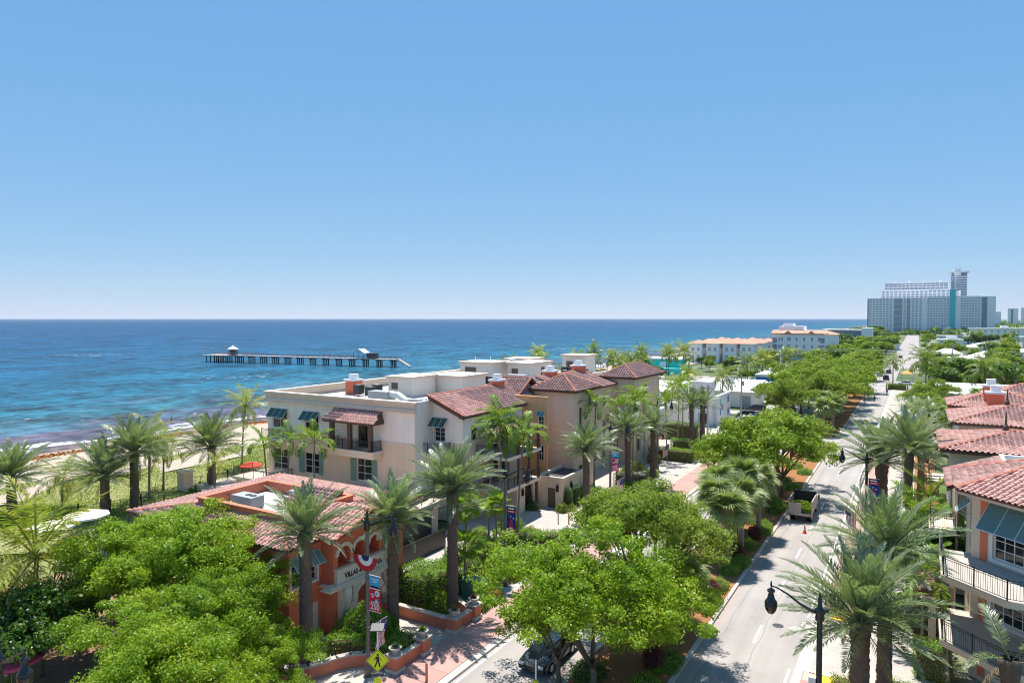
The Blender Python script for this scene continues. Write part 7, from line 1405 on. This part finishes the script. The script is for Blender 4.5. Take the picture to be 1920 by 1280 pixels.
# ------------------------------------------------------------------ truck and cars
def wheel(par, x, y, r=.36, w=.24, nm='wheel'):
    m = MB(); n = 16; V = []; F = []
    for xx, rr in ((-w/2, r*.9), (-w/2*.8, r), (w/2*.8, r), (w/2, r*.9)):
        for k in range(n): q = 2*math.pi*k/n; V.append((x+xx, y+rr*math.cos(q), r+rr*math.sin(q)))
    for i in range(3):
        for k in range(n): F.append((i*n+k, i*n+(k+1) % n, (i+1)*n+(k+1) % n, (i+1)*n+k))
    F += [tuple(range(n)), tuple(range(3*n, 4*n))]; m.add(V, F); o = m.build(nm, 'tyre', par); m = MB()
    for xx in (-w/2-.006, w/2+.006): m.add([(x+xx, y+r*.6*math.cos(2*math.pi*k/n), r+r*.6*math.sin(2*math.pi*k/n)) for k in range(n)], [tuple(range(n))])
    m.build('rim', 'light_metal', o)
def truck():
    t = thing('dump_truck', 'beige landscaping truck heaped with green cuttings parked by the median', 'truck', (-10.15, 75.6, -.12)); w = 1.12
    m = MB(); m.box(-w, w, 0, 3.6, .85, .98); m.build('bed_floor', 'truck_paint', t)
    for s in (-1, 1):
        m = MB(); m.box(s*w-.03, s*w+.03, .02, 3.55, .98, 2.2)
        for k in range(6): m.box(s*(w+.03)-.03, s*(w+.03)+.03, .1+k*.68, .18+k*.68, .98, 2.2)
        m.box(s*w-.05, s*w+.05, .0, 3.6, 2.2, 2.28); m.build('bed_side', 'truck_paint', t)
    m = MB(); m.box(-w+.05, .12, -.06, -.02, .92, 2.0); [m.box(-w+.08, .1, -.08, -.06, z, z+.05) for z in (1.1, 1.4, 1.7, 1.95)]; m.build('tailgate', 'truck_paint', t); m = MB(); m.box(-w-.02, w+.02, -.09, .0, .72, .92); m.build('bumper', 'truck_paint', t); m = MB(); m.box(-w, w, 3.55, 3.6, .98, 2.5); m.box(-w-.02, w+.02, 3.5, 3.7, 2.45, 2.55); m.build('headboard', 'truck_dark', t)
    for s in (-1, 1): MB().box(s*.95-.1, s*.95+.1, -.115, -.092, .76, .88).build('tail_light', 'tail_red', t)
    r = np.random.default_rng(4); n = 2600; x = r.uniform(-w+.1, w-.1, n); y = r.uniform(.05, 3.3, n); z = 1.0+r.random(n)*(1.0-.35*(x/w)**2)*(.65+.35*np.sin(y*1.3)); C = np.stack([x, y, z], 1)
    put('cuttings', leafcloud('cuttings', C, unit(r.normal(size=(n, 3))+np.array([0, 0, .6])), .24, 'leaf_olive', .5), t)
    m = MB(); m.box(-.45, .45, .2, 5.6, .5, .72); m.build('chassis', 'truck_dark', t)
    m = MB(); P = [(3.85, .6), (3.85, 2.15), (4.1, 2.25), (4.9, 2.22), (5.45, 1.45), (6.15, 1.3), (6.25, .6)]; m.solid([(-1.0, a, z) for a, z in P], (2.0, 0, 0)); cb = m.build('cab', 'truck_paint', t)
    m = MB(); m.add([(-.85, 3.845, 1.5), (.85, 3.845, 1.5), (.85, 3.845, 2.05), (-.85, 3.845, 2.05)], [(0, 1, 2, 3)]); m.add([(-.9, 4.96, 2.16), (.9, 4.96, 2.16), (.9, 5.43, 1.5), (-.9, 5.43, 1.5)], [(0, 1, 2, 3)])
    for s in (-1.005, 1.005): m.add([(s, 4.0, 1.5), (s, 5.2, 1.5), (s, 4.85, 2.1), (s, 4.0, 2.1)], [(0, 1, 2, 3)])
    m.build('cab_glass', 'car_glass', cb)
    for s in (-1, 1): MB().box(s*1.22-.08, s*1.22+.08, 5.0, 5.12, 1.55, 1.9).build('mirror', 'truck_dark', t)
    for x, y in ((-.92, .9), (.92, .9), (-.66, .9), (.66, .9), (-.88, 5.3), (.88, 5.3)): wheel(t, x, y, .42, .24)
truck()
def car(label, x, y, rz, mat, suv=True):
    t = thing('parked_car' if 'parked' in label else 'car', label, 'car', (x, y, -.11 if x > -24 else -.015), rz, 'cars'); w = .92; L = 2.35; hb = .98 if suv else .86; ht = 1.68 if suv else 1.42
    n = 14; prof = [(-L, .32), (-L-.02, .62), (-L+.05, hb-.05), (-L+.35, hb), (L-.95, hb), (L-.25, hb-.16), (L, .62), (L-.05, .3)]
    m = MB(); V = []
    for s, k in ((-1, .93), (-1, 1), (1, 1), (1, .93)):
        pass
    for xx, sc in ((-w, .96), (-w*.9, 1.0), (w*.9, 1.0), (w, .96)): V += [(xx, a*sc, .3+(z-.3)*(.97 if abs(xx) == w else 1.0)) for a, z in prof]
    q = len(prof); F = [(i*q+k, i*q+(k+1) % q, (i+1)*q+(k+1) % q, (i+1)*q+k) for i in range(3) for k in range(q)]+[tuple(range(q)), tuple(range(3*q, 4*q))]; m.add(V, F); m.build('body', mat, t, False)
    g = [(-L+.30 if suv else -L+.75, hb-.02), (-L+.55 if suv else -L+1.25, ht-.04), (.15, ht-.02), (.62, ht-.12), (1.35, hb-.02)]; m = MB(); V = []
    for s in (-1, 1): V += [(s*w*(.93 if z < hb+.1 else .76), a, z) for a, z in g]
    k = len(g); m.add(V, [(i, i+1, k+i+1, k+i) for i in range(k-1)]+[tuple(range(k)), tuple(range(k, 2*k))]); m.build('glasshouse', 'car_glass', t)
    m = MB(); m.add([(-w*.74, g[1][0]+.05, ht-.03), (w*.74, g[1][0]+.05, ht-.03), (w*.74, .6, ht-.1), (w*.74, .15, ht), (-w*.74, .15, ht), (-w*.74, .6, ht-.1)], [(0, 1, 3, 4), (4, 3, 2, 5)])
    for s in (-1, 1):
        for (a, z), (c, d) in ((g[0], g[1]), (g[3], g[4])): m.tube([(s*w*.92, a, z), (s*w*.765, c, d)], .04, 5)
        m.tube([(s*w*.86, -.35, hb), (s*w*.76, -.3, ht-.03)], .035, 4)
    m.build('roof', mat, t)
    for s in (-1, 1): MB().box(s*.72-.14, s*.72+.14, -L-.03, -L+.02, .66, .82).build('tail_light', 'tail_red', t); MB().box(s*.66-.16, s*.66+.16, L-.06, L+.015, .58, .72).build('headlight', 'light_metal', t)
    for s in (-1, 1):
        for yy in (-1.42, 1.45): wheel(t, s*.84, yy, .35, .22)
CARS = [('dark car driving under the big median tree', -19.3, 37.0, math.pi, 'car_green', False), ('navy SUV parked farthest right in the motel car park', -27.6, 146.0, 1.9, 'car_navy', True), ('white SUV parked beside the navy one', -29.2, 140.6, 1.9, 'car_white', True), ('dark car parked nearest the hedge in the motel car park', -30.2, 133.6, 1.9, 'car_green', False), ('silver car parked half hidden by the median tree', -28.4, 128.0, 1.9, 'car_silver', False), ('second dark car parked behind the navy SUV', -31.0, 148.5, 1.9, 'car_black', True), ('black SUV driving toward the far junction', -9.0, 268.5, 0, 'car_black', True), ('silver car beyond the black SUV at the far junction', -11.6, 283, 0, 'car_silver', False), ('dark car waiting left at the far junction', -13.8, 270, 0, 'car_black', False), ('white car by the far junction hedge', -3.0, 250, 1.5, 'car_white', False), ('grey car far behind the junction', -9.2, 300, 0, 'car_navy', False), ('black pickup parked by the white house', -31, 160, 1.57, 'car_black', True), ('dark SUV parked right of the pickup', -25.4, 163, 1.57, 'car_black', True), ('small dark car on the far road', -7.5, 420, 0, 'car_black', False), ('small pale car on the far road', -3.0, 470, math.pi, 'car_silver', False)]
for l, x, y, rz, mt, suv in CARS: car(l, x, y, rz, mt, suv)
# ------------------------------------------------------------------ people
def person(label, x, y, z, rz, shirt, pose='stand', group='pedestrians'):
    t = thing('person', label, 'person', (x, y, z), rz, group); me = bpy.data.meshes.new('body'); st = .16 if pose == 'walk' else .05
    J = [((0, 0, .93), .12), ((0, 0, 1.2), .135), ((0, 0, 1.42), .11), ((0, 0, 1.52), .055), ((0, .01, 1.62), .085), ((0, .01, 1.72), .075), ((.09, 0, .88), .085), ((.1, st, .48), .06), ((.1, st*.4, .07), .045), ((.1, st*.4+.16, .04), .035), ((-.09, 0, .88), .085), ((-.1, -st, .48), .06), ((-.1, -st*1.6, .07), .045), ((-.1, -st*1.6+.16, .04), .035), ((.19, 0, 1.4), .055), ((.23, -st*.6, 1.13), .042), ((.22, st*.3+.05, .88), .034), ((.22, st*.3+.08, .79), .028), ((-.19, 0, 1.4), .055), ((-.23, st*.6, 1.13), .042), ((-.22, -st*.3+.05, .88), .034), ((-.22, -st*.3+.08, .79), .028)]
    E = [(0, 1), (1, 2), (2, 3), (3, 4), (4, 5), (0, 6), (6, 7), (7, 8), (8, 9), (0, 10), (10, 11), (11, 12), (12, 13), (2, 14), (14, 15), (15, 16), (16, 17), (2, 18), (18, 19), (19, 20), (20, 21)]
    me.from_pydata([j[0] for j in J], E, []); me.materials.append(M['skin']); o = put('body', me, t); sm = o.modifiers.new('skin', 'SKIN')
    for i, j in enumerate(J): me.skin_vertices[0].data[i].radius = (j[1], j[1])
    me.skin_vertices[0].data[0].use_root = True; ss = o.modifiers.new('sub', 'SUBSURF'); ss.levels = ss.render_levels = 1
    MB().lathe([(.17, .90), (.175, 1.05), (.19, 1.3), (.17, 1.45), (.07, 1.5)], n=12, sy=.72).build('shirt', shirt, t, True)
    m = MB(); m.lathe([(.165, .8), (.17, .92)], n=12, sy=.75)
    for s, q in ((1, st), (-1, -st)): m.tube([(s*.09, 0, .9), (s*.1, q, .5), (s*.1, q*.7, .3)], [.1, .085, .075], 8)
    m.build('trousers', 'trousers', t, True); MB().lathe([(.09, 1.62), (.1, 1.7), (.085, 1.78), (.03, 1.81)], n=10).build('hair', 'hair_dark', t, True)
person('person in dark shirt walking on the far road', -6.9, 214, -.12, .3, 'shirt_dark', 'walk'); person('person on foot nearer on the far road, in dark clothes', -9.0, 194, -.12, .1, 'shirt_dark', 'walk'); person('person in red shirt at the edge of the far road', -11.0, 190, -.12, 0, 'shirt_red', 'walk')
person('left bather standing waist deep in the sea', -137.5, 78, -1.45, 1, 'skin', group='bathers'); person('right bather standing waist deep in the sea', -135.5, 87.0, -1.45, 2, 'skin', group='bathers')
# ------------------------------------------------------------------ garden: umbrellas, loungers, fence
def umbrella(l, x, y, mat, r=1.7, h=2.3, flat=.45, rz=0):
    t = thing('parasol', l, 'umbrella', (x, y, 0), rz); MB().tube([(0, 0, 0), (0, 0, h+flat)], .03, 6).build('pole', 'wood_pole', t); m = MB(); n = 8; V = [(0, 0, h+flat)]
    for k in range(n): q = 2*math.pi*k/n; V.append((r*math.cos(q), r*math.sin(q), h)); 
    for k in range(n): q = 2*math.pi*k/n; V.append((r*.5*math.cos(q), r*.5*math.sin(q), h+flat*.62))
    for k in range(n): q = 2*math.pi*k/n; V.append((r*math.cos(q), r*math.sin(q), h-.16))
    F = [(0, n+1+k, n+1+(k+1) % n) for k in range(n)]+[(n+1+k, 1+k, 1+(k+1) % n, n+1+(k+1) % n) for k in range(n)]+[(1+k, 2*n+1+k, 2*n+1+(k+1) % n, 1+(k+1) % n) for k in range(n)]
    m.add(V, F).build('canopy', mat, t); MB().lathe([(.3, 0), (.28, .08), (.05, .12)], n=10).build('base', 'stone_pale', t)
umbrella('front one of the two white parasols by the dune fence', -66.9, 31.2, 'umbrella_cloth', 2.0); umbrella('rear one of the two white parasols by the dune fence', -67.5, 34.6, 'umbrella_cloth', 2.0, 2.4); umbrella('pink parasol on the sand patio at the left edge', -42.3, 17.6, 'pink_cloth', 1.5, 2.4); umbrella('red parasol on the beach terrace', -73.0, 57.5, 'red_cloth', 1.5, 2.3)
def lounger(l, x, y, rz, mat):
    t = thing('sun_lounger', l, 'sun lounger', (x, y, 0), rz, 'sun loungers'); MB().box(-.32, .32, -.9, .45, .30, .38).build('seat', mat, t); m = MB(); m.obox((0, .78, .6), (.32, 0, 0), (0, .33, .27), (0, -.025, .03)); m.build('backrest', mat, t)
    for a in (-.28, .28):
        for c in (-.8, .4): MB().box(a-.03, a+.03, c-.03, c+.03, 0, .30).build('leg', 'white_plastic', t)
LG = [('white sun lounger beneath the parasols', -64.0, 31.8, .4, 'white_plastic'), ('second white sun lounger beside the agaves', -62.6, 33.6, .5, 'white_plastic'), ('turquoise chair at the edge of the bright tree', -59.6, 31.0, .2, 'turquoise_plastic'), ('turquoise chair showing through the tree, left', -55.0, 28.6, 1.0, 'turquoise_plastic'), ('turquoise chair showing through the tree, middle', -51.0, 27.0, .4, 'turquoise_plastic'), ('turquoise chair showing through the tree, right', -48.6, 27.4, 1.4, 'turquoise_plastic'), ('pale lounger on the beach terrace', -70.0, 53.6, .3, 'white_plastic'), ('second pale lounger on the beach terrace', -68.4, 55.0, .3, 'white_plastic')]
for l in LG: lounger(*l)
def fence(l, pts, h=1.2, sp=.14):
    t = thing('fence', l, 'fence'); railing(t, pts, .05, h, sp, double=False)
    for p, q in zip(pts[:-1], pts[1:]):
        L = math.hypot(q[0]-p[0], q[1]-p[1]); n = max(1, int(L/2.4))
        for k in range(n+1): x, y = p[0]+(q[0]-p[0])*k/n, p[1]+(q[1]-p[1])*k/n; MB().box(x-.05, x+.05, y-.05, y+.05, 0, h+.35).build('post', 'black_iron', t)
fence('black iron fence along the dunes by the date palm pair', [(-80, 30), (-75.8, 38.0), (-73.8, 43.6), (-66, 46.8), (-60.5, 45.8)]); fence('black iron fence around the beach terrace', [(-77.5, 51.5), (-76.2, 56.5), (-72, 66), (-69, 78)])
w_ = thing('terrace_wall', 'low cream wall and pillar at the corner of the beach terrace', 'wall'); MB().box(-77.9, -76.6, 50.6, 51.9, 0, 2.1).build('pillar', 'cream', w_); MB().box(-78.0, -76.5, 50.5, 52.0, 2.1, 2.3).build('cap', 'cream_trim', w_); MB().box(-76.6, -62, 50.5, 50.8, 0, .6).build('wall_body', 'cream', w_)
sheet('beach_terrace', -77, -60, 50.8, 90, .35, 'paver_cream')
tag(MB().box(-72.5, -71.2, 55.0, 56.2, .35, 1.1).build('planter_box', 'stone_pale'), 'square stone planter box on the beach terrace', 'planter')
m = MB(); m.box(-40.5, -38.2, 16.6, 17.6, .55, .62); t_ = thing('patio_table', 'low table in the shade of the dark sea grape', 'table'); m.build('top', 'grey_metal', t_)
for a in (-40.4, -38.3):
    for c in (16.7, 17.5): MB().box(a-.04, a+.04, c-.04, c+.04, 0, .55).build('leg', 'grey_metal', t_)
# ------------------------------------------------------------------ fishing pier
def fishing_pier():
    t = thing('fishing_pier', 'long fishing pier on concrete legs reaching out to sea', 'pier'); A, B = Vector((-118, 246, 0)), Vector((-306, 217.5, 0)); A = A.lerp(B, .42); d = (B-A).normalized(); nn = Vector((-d.y, d.x, 0)); L = (B-A).length; up = Vector((0, 0, 1)); zd = 3.0
    MB().obox((A+B)/2+up*(zd-.25), d*(L/2), nn*2.4, up*.2).build('deck', 'pier_concrete', t); E = B-d*9; MB().obox(E+up*(zd-.24), d*9, nn*6, up*.255).build('end_deck', 'pier_concrete', t)
    pm = MB().tube([(0, 0, -1.5), (0, 0, zd-.5)], .27, 6).mesh('pile', 'pier_dark'); k = 0
    for s in np.arange(3, L, 7.3):
        c = A+d*s; m = MB(); m.obox(c+up*(zd-.72), d*.5, nn*2.5, up*.22); m.build('cross_beam', 'pier_dark', t)
        for o_, tl in ((-2.0, .12), (-.7, 0), (.7, 0), (2.0, -.12)):
            p = put('pile', pm, t, c+nn*o_); p.rotation_euler = (0, 0, 0)
    for s in (L-14, L-8, L-3):
        for o_ in (-5, -2.5, 2.5, 5): put('pile', pm, t, A+d*s+nn*o_)
    m = MB(); m.obox(A-d*2.6+up*1.4, d*2.8+up*1.5, nn*1.2, up*.2); m.build('broken_ramp', 'pier_concrete', t)
    m = MB()
    for sd in (-2.3, 2.3):
        for zz in (.55, 1.05): m.obox((A+B)/2+nn*sd+up*(zd+zz), d*(L/2), nn*.05, up*.05)
        for s in np.arange(0, L, 3): m.obox(A+d*s+nn*sd+up*(zd+.5), d*.06, nn*.06, up*.55)
    m.build('pier_rail', 'wood_pole', t)
    c = B-d*15; h = MB(); h.lathe([(2.7, 2.7), (2.5, 3.1), (1.7, 3.6), (.5, 4.3), (.1, 4.9)], (c.x, c.y, zd), 12); h.build('hut_roof', 'white_roof', t); h = MB()
    for k in range(8): q = k*math.pi/4; h.tube([(c.x+2.2*math.cos(q), c.y+2.2*math.sin(q), zd), (c.x+2.2*math.cos(q), c.y+2.2*math.sin(q), zd+2.8)], .14, 5)
    h.lathe([(1.2, 0), (1.2, 2.7)], (c.x, c.y, zd), 10); h.build('hut', 'pier_dark', t)
    c = A+d*20; h = MB(); h.add([c+d*-3.2+nn*-2.4+up*(zd+2.5), c+d*3.2+nn*-2.4+up*(zd+2.5), c+d*3.2+nn*2.4+up*(zd+2.5), c+d*-3.2+nn*2.4+up*(zd+2.5), c+nn*-2.4+up*(zd+4.4), c+nn*2.4+up*(zd+4.4)], [(0, 4, 5, 3), (1, 2, 5, 4), (0, 1, 4), (2, 3, 5)]); h.build('shelter_roof', 'light_metal', t)
    for a in (-2.8, 2.8):
        for e in (-2.1, 2.1): q = c+d*a+nn*e; MB().tube([q+up*zd, q+up*(zd+2.6)], .12, 5).build('shelter_post', 'pier_dark', t)
    q = c-d*6; h = MB(); h.obox(q+up*(zd+1.2), d*2.4, nn*1.2, up*1.2); h.build('shelter', 'pier_dark', t)
fishing_pier()
def ship(l, x, y, s, mast=0):
    t = thing('ship', l, 'ship', (x, y, -.6), 0, 'ships on the horizon', s); m = MB(); m.add([(-10, -2, 0), (10, -2, 0), (13, 0, 3), (10, 2, 0), (-10, 2, 0), (-10, -2.4, 2.6), (10, -2.4, 2.8), (10, 2.4, 2.8), (-10, 2.4, 2.6)], [(0, 1, 6, 5), (1, 2, 6), (3, 4, 8, 7), (2, 3, 7), (6, 2, 7), (5, 6, 7, 8), (0, 5, 8, 4)]); m.build('hull', 'far_white' if s < 2.5 else 'far_grey', t); MB().box(-7, -2, -1.6, 1.6, 2.7, 6.2).build('cabin', 'far_white', t); MB().tube([(0, 0, 2.7), (0, 0, 9)], .15, 5).build('mast', 'far_white', t)
def seaat(u, v):
    A_, P_ = math.atan(760/1280), math.atan(43/1280); x, y = (u-960)/1280, (640-v)/1280; f_ = Vector((-math.sin(A_)*math.cos(P_), math.cos(A_)*math.cos(P_), -math.sin(P_))); r_ = Vector((math.cos(A_), math.sin(A_), 0)); u_ = r_.cross(f_); dr = f_+r_*x+u_*y; k = -21.6/dr.z; return dr.x*k, dr.y*k
for l, px, s in (('small white motor boat on the open sea near the horizon', (1339, 600), 1.2), ('grey cargo ship on the horizon', (1030, 598.5), 4.5), ('second grey cargo ship on the horizon', (822, 598.4), 4.0), ('tiny white boat nearer the beach, left of the hotel', (1227, 613), .5), ('far grey ship on the horizon right of centre', (1155, 598.3), 4.0), ('far grey ship low on the horizon left of centre', (610, 598.3), 4.2)):
    x, y = seaat(*px); ship(l, x, y, s)
# ------------------------------------------------------------------ utility poles and wires
UP = [('grey utility pole before the motel screen wall', -31.6, 121, 9.4), ('utility pole standing among the parked cars', -30.6, 143, 9.6), ('utility pole by the blue building', -35.5, 219, 10.5), ('far utility pole left of the road trees', -29.5, 268, 11), ('utility pole among the white houses', 12.5, 330, 11), ('dark utility pole before the white pavilion', 25, 350, 10)]
for l, x, y, h in UP:
    t = thing('utility_pole', l, 'utility pole', (x, y, 0), 0, 'utility poles'); MB().lathe([(.20, 0), (.14, h), (.02, h+.05)], n=8).build('shaft', 'pole_steel', t); MB().box(-1.0, 1.0, -.07, .07, h-.8, h-.62).build('cross_arm', 'wood_pole', t); MB().lathe([(.22, h-2.2), (.22, h-1.3)], (.35, 0, 0), 8).build('transformer', 'grey_metal', t)
for i, (a, b_, sag) in enumerate((((-29.5, 268, 10.4), (60, 300, 10.4), 1.0), ((-29.5, 268, 9.6), (60, 300, 9.7), 1.1), ((-35.5, 219, 9.8), (-29.5, 268, 10.4), .6), ((-29.5, 268, 10.2), (-110, 262, 10), .9))):
    pts = [Vector(a).lerp(Vector(b_), k/16)-Vector((0, 0, sag*4*(k/16)*(1-k/16))) for k in range(17)]; tag(MB().tube(pts, .035, 4).build('power_line', 'grey_metal'), ('upper power line crossing the far road', 'lower power line crossing the far road', 'power line from the blue building to the far pole', 'power line running seaward from the far pole')[i], 'power line')
# ------------------------------------------------------------------ thin sea haze
hz = MB().box(-45000, 32000, -3000, 45000, -1.8, 140).mesh('haze', 'glass'); hz.materials.clear()
hm = bpy.data.materials.new('haze_air'); hm.use_nodes = True; ht = hm.node_tree; ht.nodes.remove(ht.nodes['Principled BSDF'])
hv = ht.nodes.new('ShaderNodeVolumePrincipled'); hv.inputs['Color'].default_value = (.86, .92, 1, 1); hv.inputs['Density'].default_value = .00003; hv.inputs['Anisotropy'].default_value = .2
ht.links.new(hv.outputs[0], ht.nodes['Material Output'].inputs['Volume']); hz.materials.append(hm)
tag(put('haze', hz), 'thin pale sea haze over the far shore', 'haze', kind='stuff')
